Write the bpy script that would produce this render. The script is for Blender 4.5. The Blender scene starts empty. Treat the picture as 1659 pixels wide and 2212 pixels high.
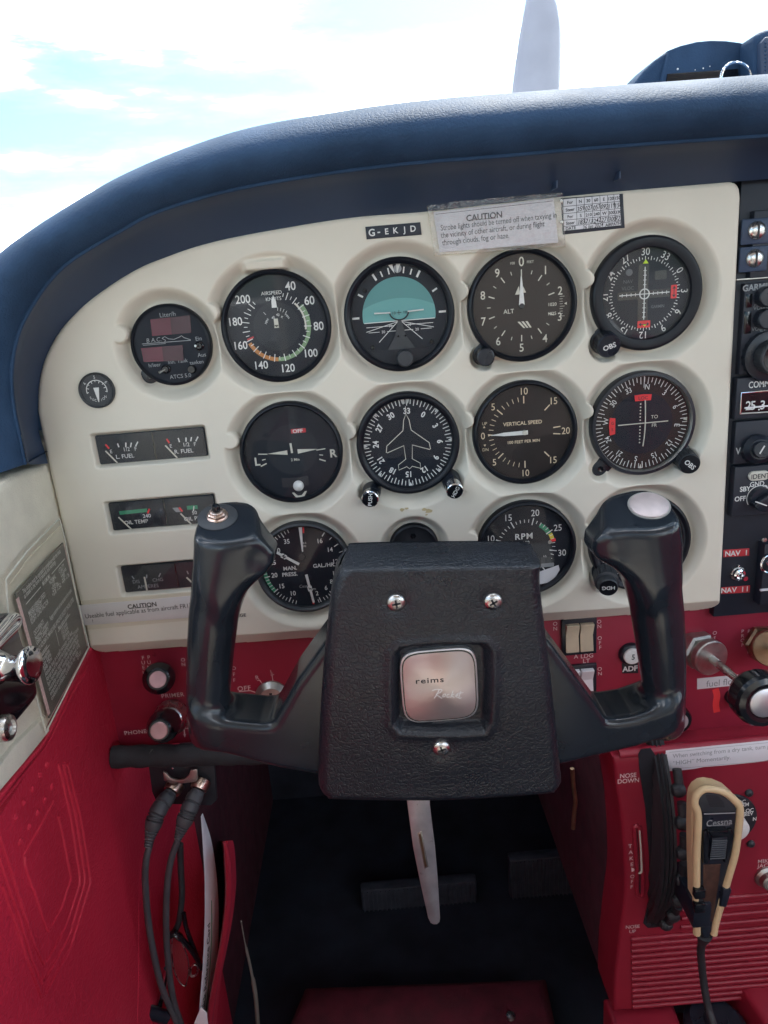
import bpy, bmesh, math, random
import numpy as np
from mathutils import Vector, Matrix, noise as mnoise
random.seed(7); rng = np.random.default_rng(7)
S = bpy.context.scene
COL = S.collection
R_ = math.radians

# ------------------------------------------------------------------ camera
CAM = np.array([0.0, -0.55, 0.0])
F_PX = 1534.0; PW, PH = 1659.0, 2212.0          # focal length in picture units
TH, RO, YA = R_(17.12), R_(4.67), R_(0.25)      # pitch down, roll, yaw
cF = np.array([math.sin(YA)*math.cos(TH), math.cos(YA)*math.cos(TH), -math.sin(TH)])
_r0 = np.cross(cF, [0, 0, 1]); _r0 /= np.linalg.norm(_r0); _u0 = np.cross(_r0, cF)
cR = math.cos(RO)*_r0 - math.sin(RO)*_u0
cU = math.sin(RO)*_r0 + math.cos(RO)*_u0
cd = bpy.data.cameras.new('camera'); cam = bpy.data.objects.new('camera', cd); COL.objects.link(cam)
m = Matrix.Identity(4)
for i in range(3):
    m[i][0], m[i][1], m[i][2], m[i][3] = cR[i], cU[i], -cF[i], CAM[i]
cam.matrix_world = m
cd.sensor_fit = 'VERTICAL'; cd.sensor_height = 36.0; cd.lens = F_PX/PH*36.0
cd.clip_start = 0.01; cd.clip_end = 20000
S.camera = cam
S.render.resolution_x, S.render.resolution_y = 768, 1024

# ------------------------------------------------------------------ sky, sun, exposure
SKY_TINT = (0.275, 0.375, 0.38, 1)                 # thin veil over the clear gaps: pale cyan
SUN_EL, SUN_AZ = 52.0, 25.0                      # high, ahead and a little to the right, veiled by cloud
W = bpy.data.worlds.new('World'); S.world = W; W.use_nodes = True
nt = W.node_tree; nt.nodes.clear()
N = nt.nodes.new; L = nt.links.new
out = N('ShaderNodeOutputWorld'); bg = N('ShaderNodeBackground'); bg.inputs[1].default_value = 0.11
sky = N('ShaderNodeTexSky'); sky.sky_type = 'NISHITA'; sky.sun_disc = False
sky.sun_elevation = R_(SUN_EL); sky.sun_rotation = R_(SUN_AZ); sky.air_density = 1.0; sky.dust_density = 1.5
tc = N('ShaderNodeTexCoord'); mp = N('ShaderNodeMapping'); mp.inputs['Scale'].default_value = (2.2, 2.2, 10.0)
mp.inputs['Location'].default_value = (0.35, 0.1, 0.55)
n1 = N('ShaderNodeTexNoise'); n1.inputs['Scale'].default_value = 1.6; n1.inputs['Detail'].default_value = 9; n1.inputs['Roughness'].default_value = 0.6
rp = N('ShaderNodeValToRGB'); rp.color_ramp.elements[0].position = 0.42; rp.color_ramp.elements[1].position = 0.66
for p_, v_ in ((0.495, 0.008), (0.545, 0.05), (0.60, 0.30)): e_ = rp.color_ramp.elements.new(p_); e_.color = (v_, v_, v_, 1)
mx = N('ShaderNodeMix'); mx.data_type = 'RGBA'; mx.inputs['B'].default_value = (24, 24, 24.6, 1)
tn = N('ShaderNodeMix'); tn.data_type = 'RGBA'; tn.blend_type = 'MULTIPLY'; tn.inputs['Factor'].default_value = 1; tn.inputs['B'].default_value = SKY_TINT
L(tc.outputs['Generated'], mp.inputs[0]); L(mp.outputs[0], n1.inputs[0]); L(n1.outputs[0], rp.inputs[0])
L(rp.outputs[0], mx.inputs['Factor']); L(sky.outputs[0], tn.inputs['A']); L(tn.outputs['Result'], mx.inputs['A']); L(mx.outputs['Result'], bg.inputs[0]); L(bg.outputs[0], out.inputs[0])
sl = bpy.data.lights.new('sun', 'SUN'); sl.energy = 1.2; sl.angle = R_(12); sl.color = (1, 0.96, 0.9)
so = bpy.data.objects.new('sun', sl); COL.objects.link(so)
_d = Vector((math.sin(R_(SUN_AZ))*math.cos(R_(SUN_EL)), math.cos(R_(SUN_AZ))*math.cos(R_(SUN_EL)), math.sin(R_(SUN_EL))))
so.rotation_euler = _d.to_track_quat('Z', 'Y').to_euler()
S.view_settings.view_transform = 'Standard'; S.view_settings.look = 'None'
S.view_settings.exposure = 2.75; S.view_settings.gamma = 1.0
S.view_settings.use_curve_mapping = False
S.cycles.max_bounces = 8; S.cycles.transparent_max_bounces = 12
S.cycles.caustics_reflective = False; S.cycles.caustics_refractive = False

# ------------------------------------------------------------------ pixel -> point on a real surface
def ray(px, py):
    d = cF*F_PX + cR*(px - PW/2) - cU*(py - PH/2)
    return d/np.linalg.norm(d)
def at_plane(px, py, p0, n):
    d = ray(px, py); t = np.dot(np.asarray(p0) - CAM, n)/np.dot(d, n)
    return CAM + d*t
def at_y(px, py, y): return at_plane(px, py, (0, y, 0), (0, 1, 0))
def at_x(px, py, x): return at_plane(px, py, (x, 0, 0), (1, 0, 0))
def at_z(px, py, z): return at_plane(px, py, (0, 0, z), (0, 0, 1))

# ------------------------------------------------------------------ materials
MATS = {}
def mat(name, col, rough=0.5, metal=0.0, spec=0.5, var=0.06, vscale=60, bump=0.0, bscale=900, bkind='noise',
        coat=0.0, wear=None, wscale=40, wthr=0.68, aniso=0.0, rvar=0.08, bdist=0.0003, trans=0.0):
    if name in MATS: return MATS[name]
    M = bpy.data.materials.new(name); M.use_nodes = True; t = M.node_tree; b = t.nodes['Principled BSDF']
    n, l = t.nodes.new, t.links.new
    b.inputs['Roughness'].default_value = rough; b.inputs['Metallic'].default_value = metal
    b.inputs['Specular IOR Level'].default_value = spec
    b.inputs['Coat Weight'].default_value = coat; b.inputs['Coat Roughness'].default_value = 0.08
    co = n('ShaderNodeTexCoord')
    nz = n('ShaderNodeTexNoise'); nz.inputs['Scale'].default_value = vscale; nz.inputs['Detail'].default_value = 6
    l(co.outputs['Object'], nz.inputs['Vector'])
    r = n('ShaderNodeMapRange'); r.inputs['From Min'].default_value = 0.3; r.inputs['From Max'].default_value = 0.7
    r.inputs['To Min'].default_value = 1 - var; r.inputs['To Max'].default_value = 1 + var
    l(nz.outputs[0], r.inputs['Value'])
    v = n('ShaderNodeVectorMath'); v.operation = 'SCALE'; v.inputs[0].default_value = col
    l(r.outputs[0], v.inputs['Scale'])
    src = v.outputs[0]
    if wear is not None:
        wn = n('ShaderNodeTexNoise'); wn.inputs['Scale'].default_value = wscale; wn.inputs['Detail'].default_value = 10; wn.inputs['Roughness'].default_value = 0.72
        l(co.outputs['Object'], wn.inputs['Vector'])
        wr = n('ShaderNodeMapRange'); wr.inputs['From Min'].default_value = wthr; wr.inputs['From Max'].default_value = wthr + 0.05
        l(wn.outputs[0], wr.inputs['Value'])
        mm = n('ShaderNodeMix'); mm.data_type = 'RGBA'; mm.inputs['B'].default_value = (*wear, 1)
        l(wr.outputs[0], mm.inputs['Factor']); l(src, mm.inputs['A']); src = mm.outputs['Result']
    l(src, b.inputs['Base Color'])
    if rvar:
        r2 = n('ShaderNodeMapRange'); r2.inputs['From Min'].default_value = 0.3; r2.inputs['From Max'].default_value = 0.7
        r2.inputs['To Min'].default_value = max(0.02, rough - rvar); r2.inputs['To Max'].default_value = min(1, rough + rvar)
        nz2 = n('ShaderNodeTexNoise'); nz2.inputs['Scale'].default_value = vscale*0.6; nz2.inputs['Detail'].default_value = 8
        l(co.outputs['Object'], nz2.inputs['Vector']); l(nz2.outputs[0], r2.inputs['Value']); l(r2.outputs[0], b.inputs['Roughness'])
    if bump:
        bp = n('ShaderNodeBump'); bp.inputs['Strength'].default_value = bump; bp.inputs['Distance'].default_value = bdist
        if bkind == 'noise':
            bn = n('ShaderNodeTexNoise'); bn.inputs['Scale'].default_value = bscale; bn.inputs['Detail'].default_value = 4
            l(co.outputs['Object'], bn.inputs['Vector']); l(bn.outputs[0], bp.inputs['Height'])
        elif bkind == 'leather':       # creased grain: distorted cells plus noise
            dn = n('ShaderNodeTexNoise'); dn.inputs['Scale'].default_value = bscale*0.5; dn.inputs['Detail'].default_value = 3
            l(co.outputs['Object'], dn.inputs['Vector'])
            ds = n('ShaderNodeVectorMath'); ds.operation = 'MULTIPLY_ADD'; ds.inputs[1].default_value = (2.2/bscale,)*3
            l(dn.outputs['Color'], ds.inputs[0]); l(co.outputs['Object'], ds.inputs[2])
            vo = n('ShaderNodeTexVoronoi'); vo.feature = 'DISTANCE_TO_EDGE'; vo.inputs['Scale'].default_value = bscale
            l(ds.outputs[0], vo.inputs['Vector'])
            mr = n('ShaderNodeMapRange'); mr.interpolation_type = 'SMOOTHSTEP'; mr.inputs['From Max'].default_value = 0.22
            l(vo.outputs['Distance'], mr.inputs['Value'])
            big = n('ShaderNodeTexNoise'); big.inputs['Scale'].default_value = bscale*0.22; big.inputs['Detail'].default_value = 3
            l(co.outputs['Object'], big.inputs['Vector'])
            ad = n('ShaderNodeMath'); ad.operation = 'MULTIPLY_ADD'; ad.inputs[1].default_value = 2.2
            l(big.outputs[0], ad.inputs[0]); l(mr.outputs[0], ad.inputs[2]); l(ad.outputs[0], bp.inputs['Height'])
        elif bkind == 'crinkle':       # long shallow creases
            bn = n('ShaderNodeTexNoise'); bn.inputs['Scale'].default_value = bscale; bn.inputs['Detail'].default_value = 5
            bn.inputs['Distortion'].default_value = 1.2; bn.noise_type = 'RIDGED_MULTIFRACTAL'
            l(co.outputs['Object'], bn.inputs['Vector']); l(bn.outputs[0], bp.inputs['Height'])
        l(bp.outputs[0], b.inputs['Normal'])
    MATS[name] = M; return M

def glass_mat(name, tint=(1, 1, 1), haze=0.0, hazecol=(0.8, 0.82, 0.85), rough=0.02, ior=1.45, bump=0.0, bscale=120):
    """thin pane: lets light straight through, mirrors by the angle, a little dust"""
    M = bpy.data.materials.new(name); M.use_nodes = True; t = M.node_tree; t.nodes.clear(); n, l = t.nodes.new, t.links.new
    o = n('ShaderNodeOutputMaterial'); tr = n('ShaderNodeBsdfTransparent'); tr.inputs[0].default_value = (*tint, 1)
    gl = n('ShaderNodeBsdfGlossy'); gl.inputs['Roughness'].default_value = rough
    ge = n('ShaderNodeNewGeometry'); dt = n('ShaderNodeVectorMath'); dt.operation = 'DOT_PRODUCT'; l(ge.outputs['Incoming'], dt.inputs[0]); l(ge.outputs['Normal'], dt.inputs[1])
    ab = n('ShaderNodeMath'); ab.operation = 'ABSOLUTE'; l(dt.outputs['Value'], ab.inputs[0])
    om = n('ShaderNodeMath'); om.operation = 'SUBTRACT'; om.inputs[0].default_value = 1; l(ab.outputs[0], om.inputs[1])
    pw = n('ShaderNodeMath'); pw.operation = 'POWER'; pw.inputs[1].default_value = 5; l(om.outputs[0], pw.inputs[0])
    f0 = ((ior-1)/(ior+1))**2
    fr = n('ShaderNodeMath'); fr.operation = 'MULTIPLY_ADD'; fr.inputs[1].default_value = 1-f0; fr.inputs[2].default_value = f0; l(pw.outputs[0], fr.inputs[0])
    if bump:
        co = n('ShaderNodeTexCoord'); bn = n('ShaderNodeTexNoise'); bn.inputs['Scale'].default_value = bscale; bn.inputs['Detail'].default_value = 3
        bp = n('ShaderNodeBump'); bp.inputs['Strength'].default_value = bump; bp.inputs['Distance'].default_value = 0.005
        l(co.outputs['Object'], bn.inputs['Vector']); l(bn.outputs[0], bp.inputs['Height']); l(bp.outputs[0], gl.inputs['Normal'])
    m1 = n('ShaderNodeMixShader'); l(fr.outputs[0], m1.inputs[0]); l(tr.outputs[0], m1.inputs[1]); l(gl.outputs[0], m1.inputs[2])
    src = m1.outputs[0]
    if haze:
        df = n('ShaderNodeBsdfDiffuse'); df.inputs[0].default_value = (*hazecol, 1)
        tl = n('ShaderNodeBsdfTranslucent'); tl.inputs[0].default_value = (*hazecol, 1)
        a = n('ShaderNodeMixShader'); a.inputs[0].default_value = 0.5; l(df.outputs[0], a.inputs[1]); l(tl.outputs[0], a.inputs[2])
        m2 = n('ShaderNodeMixShader'); m2.inputs[0].default_value = haze; l(src, m2.inputs[1]); l(a.outputs[0], m2.inputs[2]); src = m2.outputs[0]
    l(src, o.inputs[0]); MATS[name] = M; return M

CREAM = (0.71, 0.66, 0.56)
mat('panel_cream', CREAM, 0.5, spec=0.35, var=0.03, vscale=18, bump=0.3, bscale=700, bdist=0.0002, wear=(0.5, 0.46, 0.39), wscale=22, wthr=0.70)
mat('vinyl_cream', (0.72, 0.665, 0.55), 0.55, bump=0.5, bscale=420, bkind='leather', var=0.05, bdist=0.0003)
mat('shield_navy', (0.026, 0.054, 0.106), 0.64, spec=0.11, var=0.20, vscale=26, bump=0.26, bscale=330, bkind='leather', bdist=0.0005, rvar=0.05)
mat('soffit_navy', (0.024, 0.044, 0.09), 0.5, var=0.12, vscale=12, bump=0.15, bscale=600)
mat('black_plastic', (0.011, 0.015, 0.024), 0.33, var=0.2, vscale=90, bump=0.08, bscale=1500)
mat('black_gloss', (0.008, 0.009, 0.012), 0.14, var=0.2, rvar=0.05)
mat('black_matte', (0.014, 0.016, 0.022), 0.6, var=0.2, bump=0.2, bscale=1800)
mat('grey_black', (0.03, 0.034, 0.04), 0.5, var=0.2, bump=0.1, bscale=1800)
mat('panel_black', (0.014, 0.018, 0.03), 0.48, var=0.15, vscale=40, bump=0.2, bscale=1600, wear=(0.06, 0.065, 0.08), wscale=90, wthr=0.72)
mat('dial_black', (0.007, 0.010, 0.018), 0.55, var=0.15, vscale=50, spec=0.3)
mat('dial_brown_reflect', (0.020, 0.014, 0.013), 0.55, var=0.15, vscale=50, spec=0.3)  # brownish glass reflections put into the face colour
mat('dial_grey', (0.017, 0.021, 0.028), 0.55, var=0.15, vscale=50, spec=0.3)
mat('ink_white', (0.70, 0.70, 0.68), 0.6, var=0.06, vscale=400)
mat('ink_cream', (0.72, 0.58, 0.40), 0.6, var=0.06, vscale=400)
mat('ink_pale', (0.60, 0.58, 0.50), 0.6, var=0.06, vscale=400)
mat('ink_dim', (0.10, 0.11, 0.12), 0.6)
mat('ink_grey', (0.28, 0.29, 0.30), 0.6)
mat('ink_black', (0.02, 0.02, 0.025), 0.6)
mat('ink_red', (0.50, 0.03, 0.04), 0.6)
mat('ink_brightred', (0.75, 0.035, 0.04), 0.55)
mat('ink_green', (0.035, 0.26, 0.13), 0.6)
mat('ink_sage', (0.20, 0.32, 0.17), 0.6)
mat('ink_amber', (0.48, 0.20, 0.06), 0.6)
mat('ink_yellow', (0.72, 0.58, 0.06), 0.6)
mat('ink_lime', (0.55, 0.75, 0.03), 0.6)
mat('ink_pinkwhite', (0.72, 0.50, 0.50), 0.6, var=0.15, vscale=500)
mat('horizon_teal', (0.13, 0.36, 0.35), 0.5, var=0.05, vscale=20)
mat('horizon_dark', (0.09, 0.27, 0.265), 0.5, var=0.05, vscale=20)
mat('display_red', (0.10, 0.012, 0.03), 0.15)
mat('display_maroon', (0.045, 0.008, 0.02), 0.15)
mat('red_panel', (0.31, 0.021, 0.047), 0.42, spec=0.45, var=0.08, vscale=25, bump=0.25, bscale=800, bdist=0.0002, wear=(0.16, 0.01, 0.02), wscale=30, wthr=0.66)
mat('red_vinyl', (0.52, 0.022, 0.052), 0.46, spec=0.4, var=0.07, vscale=14, bump=0.5, bscale=170, bkind='leather', bdist=0.0004, rvar=0.06)
mat('red_plastic', (0.27, 0.015, 0.033), 0.38, spec=0.45, var=0.07, vscale=20, bump=0.15, bscale=700, wear=(0.26, 0.02, 0.04), wscale=35, wthr=0.66)
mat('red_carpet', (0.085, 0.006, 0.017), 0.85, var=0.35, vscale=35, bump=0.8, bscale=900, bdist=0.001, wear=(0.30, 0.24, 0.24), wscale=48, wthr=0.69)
mat('yoke_black', (0.012, 0.016, 0.022), 0.20, spec=0.5, var=0.2, vscale=30, bump=0.03, bscale=900, wear=(0.16, 0.165, 0.17), wscale=150, wthr=0.715, rvar=0.07)
mat('pad_leather', (0.010, 0.013, 0.019), 0.34, spec=0.5, var=0.2, vscale=25, bump=0.33, bscale=310, bkind='leather', bdist=0.0005, rvar=0.08)
mat('chrome', (0.82, 0.82, 0.84), 0.09, metal=1.0, var=0.03, rvar=0.04)
mat('steel', (0.58, 0.57, 0.55), 0.28, metal=1.0, var=0.1, vscale=200, rvar=0.1)
mat('steel_dull', (0.46, 0.45, 0.42), 0.42, metal=1.0, var=0.15, vscale=150, rvar=0.1)
mat('brass_dark', (0.36, 0.24, 0.15), 0.36, metal=1.0, var=0.15, vscale=150)
mat('copper', (0.58, 0.44, 0.37), 0.30, metal=1.0, var=0.15, vscale=250)
mat('aluminium', (0.66, 0.66, 0.68), 0.38, metal=0.85, var=0.14, vscale=70, wear=(0.4, 0.38, 0.39), wscale=110, wthr=0.62, rvar=0.12)
mat('cap_rose', (0.36, 0.21, 0.22), 0.34, metal=0.9, var=0.12, vscale=90)
mat('paper', (0.72, 0.71, 0.74), 0.7, var=0.04, vscale=40)
mat('paper_lilac', (0.70, 0.68, 0.73), 0.7, var=0.05, vscale=40)
mat('placard_black', (0.10, 0.098, 0.09), 0.45, var=0.15)
mat('rubber', (0.022, 0.024, 0.028), 0.55, var=0.2, bump=0.2, bscale=900)
mat('foam_black', (0.020, 0.022, 0.026), 0.8, var=0.35, vscale=60, bump=0.6, bscale=500, bdist=0.0005, wear=(0.13, 0.125, 0.12), wscale=38, wthr=0.66)
mat('rocker_cream', (0.60, 0.50, 0.36), 0.35, var=0.08, vscale=80, wear=(0.42, 0.33, 0.23), wscale=70, wthr=0.64)
mat('mic_tan', (0.62, 0.47, 0.27), 0.4, var=0.07, vscale=60)
mat('mic_wood', (0.055, 0.024, 0.016), 0.5, var=0.3, vscale=200)
mat('carbon_steel', (0.045, 0.055, 0.075), 0.55, var=0.3, vscale=60)
mat('prop_grey', (0.30, 0.30, 0.36), 0.5, var=0.12, vscale=9, wear=(0.30, 0.30, 0.34), wscale=20, wthr=0.62)
mat('roof_lining', (0.62, 0.59, 0.53), 0.8)
mat('concrete', (0.33, 0.32, 0.30), 0.9, var=0.15, vscale=0.3)
mat('bounce_cream', (0.50, 0.46, 0.40), 0.7)  # light cream, chosen to bounce light onto yoke and lower panel
mat('cap_grey', (0.56, 0.48, 0.475), 0.5, metal=0.5, var=0.12, vscale=120)
mat('footwell_shade_black', (0.016, 0.022, 0.036), 0.85, var=0.4, vscale=20)  # near-black stands in for footwell shade on floor and firewall
mat('footwell_shade_maroon', (0.055, 0.006, 0.016), 0.9, var=0.3, vscale=60, bump=0.5, bscale=900)  # crimson darkened to maroon: footwell shade put into the colour
mat('paper_strip', (0.74, 0.72, 0.77), 0.7, var=0.04)
mat('seal_dimmed', (0.20, 0.19, 0.165), 0.7)  # pale seal, the dimness of the footwell put into its colour
mat('residue', (0.50, 0.40, 0.22), 0.6, var=0.2)
mat('bezel_black', (0.006, 0.008, 0.013), 0.38, spec=0.3, var=0.2)
mat('plug_grey', (0.060, 0.062, 0.070), 0.5, var=0.15, bump=0.2, bscale=900)
mat('chrome_dark', (0.16, 0.16, 0.18), 0.12, metal=1.0)
mat('dark_void', (0.012, 0.012, 0.018), 0.9)
glass_mat('dial_glass', haze=0.004, hazecol=(0.8, 0.85, 0.9), rough=0.03, ior=1.37)
glass_mat('windscreen_glass', (0.97, 0.985, 0.98), haze=0.02, rough=0.02)
glass_mat('clear_sleeve', (0.98, 0.97, 0.96), haze=0.10, hazecol=(0.85, 0.82, 0.75), rough=0.14, ior=2.2, bump=1.0, bscale=190)
glass_mat('clear_film', (0.97, 0.96, 0.92), haze=0.06, hazecol=(0.82, 0.76, 0.62), rough=0.12, ior=1.4)
glass_mat('lens_glass', haze=0.05, rough=0.03)

# ------------------------------------------------------------------ objects
ORG = {}
def thing(name, label, cat, loc, group=None):
    o = bpy.data.objects.new(name, None); COL.objects.link(o); o.location = loc; o.empty_display_size = 0.01
    o['label'] = label; o['category'] = cat
    if group: o['group'] = group
    ORG[o.name] = np.asarray(loc, float); return o
def put(name, V, Fc, material, parent=None, smooth=40, loc=None):
    """link a mesh whose vertices are given in world coordinates"""
    if loc is None: org = ORG[parent.name] if parent is not None else np.zeros(3)
    else: org = np.asarray(loc, float)
    V = np.asarray(V, float).reshape(-1, 3) - org
    me = bpy.data.meshes.new(name); me.from_pydata(V.tolist(), [], [tuple(f) for f in Fc]); me.update()
    if smooth:
        me.polygons.foreach_set('use_smooth', [True]*len(me.polygons))
        if smooth < 180: me.set_sharp_from_angle(angle=R_(smooth))
    if material: me.materials.append(MATS[material])
    o = bpy.data.objects.new(name, me); COL.objects.link(o)
    if parent is not None:
        o.parent = parent; o.location = org - ORG[parent.name]
    else: o.location = org
    ORG[o.name] = org; return o
def tag(o, label, cat, group=None):
    o['label'] = label; o['category'] = cat
    if group: o['group'] = group
    return o
def struct(o): o['kind'] = 'structure'; return o

def axis_ink(p, ax, lift=.0001):
    ax = np.asarray(ax, float); ax = ax/np.linalg.norm(ax); v = np.array([0, 0, 1.0]) - ax*ax[2]; v /= np.linalg.norm(v)
    return Ink(p, np.cross(v, ax), v, lift)
class MB:
    def __init__(s): s.v = []; s.f = []
    def add(s, V, Fc):
        b = len(s.v); s.v += [tuple(map(float, p)) for p in V]; s.f += [tuple(b + i for i in f) for f in Fc]; return s
    def build(s, name, material, parent=None, smooth=40, loc=None): return put(name, s.v, s.f, material, parent, smooth, loc)
    def box(s, a, b, bev=0.0, seg=2):
        a = np.minimum(a, b), np.maximum(a, b); lo, hi = a
        bm = bmesh.new(); bmesh.ops.create_cube(bm, size=1.0)
        for v in bm.verts: v.co = Vector([lo[i] + (v.co[i] + 0.5)*(hi[i] - lo[i]) for i in range(3)])
        if bev: bmesh.ops.bevel(bm, geom=bm.edges[:], offset=min(bev, 0.49*min(hi - lo)), segments=seg, affect='EDGES', profile=0.5)
        return s.bm(bm)
    def bm(s, bm, M=None):
        bm.verts.index_update()
        V = [(M @ v.co if M else v.co) for v in bm.verts]; s.add(V, [[v.index for v in f.verts] for f in bm.faces]); bm.free(); return s
    def lathe(s, c, axis, prof, n=32, rib=None, cap=True):
        """prof: (radius, distance along axis) pairs"""
        ax = np.asarray(axis, float); ax /= np.linalg.norm(ax)
        t = np.array([0, 0, 1.0]) if abs(ax[2]) < 0.9 else np.array([1.0, 0, 0])
        u = np.cross(t, ax); u /= np.linalg.norm(u); w = np.cross(ax, u)
        V = []; 
        for (r, h) in prof:
            for k in range(n):
                a = 2*math.pi*k/n; rr = r
                if rib and rib[0] <= h <= rib[1]: rr = r*(1 - rib[2]*(k % 2))
                V.append(np.asarray(c) + ax*h + (u*math.cos(a) + w*math.sin(a))*rr)
        Fc = []
        for j in range(len(prof) - 1):
            for k in range(n):
                Fc.append((j*n + k, j*n + (k+1) % n, (j+1)*n + (k+1) % n, (j+1)*n + k))
        if cap:
            if prof[0][0] > 1e-6: Fc.append(tuple(range(n - 1, -1, -1)))
            if prof[-1][0] > 1e-6: Fc.append(tuple((len(prof)-1)*n + k for k in range(n)))
        return s.add(V, Fc)
    def tube(s, P, r, n=12, cap=True, flat=None):
        P = [np.asarray(p, float) for p in P]; m_ = len(P); rr = r if hasattr(r, '__len__') else [r]*m_
        V = []; prev = None
        for i in range(m_):
            t = P[min(i+1, m_-1)] - P[max(i-1, 0)]; t /= np.linalg.norm(t)
            if prev is None:
                h = np.array([0, 0, 1.0]) if abs(t[2]) < 0.9 else np.array([1.0, 0, 0]); u = np.cross(h, t)
            else: u = prev - t*np.dot(prev, t)
            u /= np.linalg.norm(u); prev = u; w = np.cross(t, u)
            for k in range(n):
                a = 2*math.pi*k/n; V.append(P[i] + rr[i]*(u*math.cos(a) + w*math.sin(a)*(flat or 1)))
        Fc = [(j*n + k, j*n + (k+1) % n, (j+1)*n + (k+1) % n, (j+1)*n + k) for j in range(m_-1) for k in range(n)]
        if cap: Fc += [tuple(range(n-1, -1, -1)), tuple((m_-1)*n + k for k in range(n))]
        return s.add(V, Fc)
    def prism(s, pts, vec, bev=0.0, seg=2):
        """polygon of world points swept along vec, edges of the first face rounded"""
        bm = bmesh.new(); vs = [bm.verts.new(Vector(p)) for p in pts]; f = bm.faces.new(vs); f.normal_update()
        if f.normal.dot(Vector(vec)) > 0: f.normal_flip()
        r = bmesh.ops.extrude_face_region(bm, geom=[f]); nv = [g for g in r['geom'] if isinstance(g, bmesh.types.BMVert)]
        # extruded copy is pushed along vec; original face stays as the front
        for v in nv: v.co += Vector(vec)
        if f.is_valid is False: pass
        fs = [x for x in bm.faces]
        try:
            if not any(set(x.verts) == set(vs) for x in fs): bm.faces.new(vs)
        except ValueError: pass
        bmesh.ops.recalc_face_normals(bm, faces=bm.faces[:])
        if bev:
            es = [e for e in bm.edges if all(v in vs for v in e.verts)]
            bmesh.ops.bevel(bm, geom=es, offset=bev, segments=seg, affect='EDGES', profile=0.5)
        return s.bm(bm)

def catmull(P, k=6, closed=False):
    P = np.asarray(P, float); n = len(P); out = []
    rg = range(n) if closed else range(n - 1)
    for i in rg:
        p0 = P[(i-1) % n] if closed or i > 0 else 2*P[0] - P[1]
        p1, p2 = P[i], P[(i+1) % n]
        p3 = P[(i+2) % n] if closed or i + 2 < n else 2*P[-1] - P[-2]
        for j in range(k):
            t = j/k; out.append(0.5*((2*p1) + (p2-p0)*t + (2*p0-5*p1+4*p2-p3)*t*t + (3*p1-p0-3*p2+p3)*t**3))
    if not closed: out.append(P[-1])
    return np.array(out)

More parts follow.
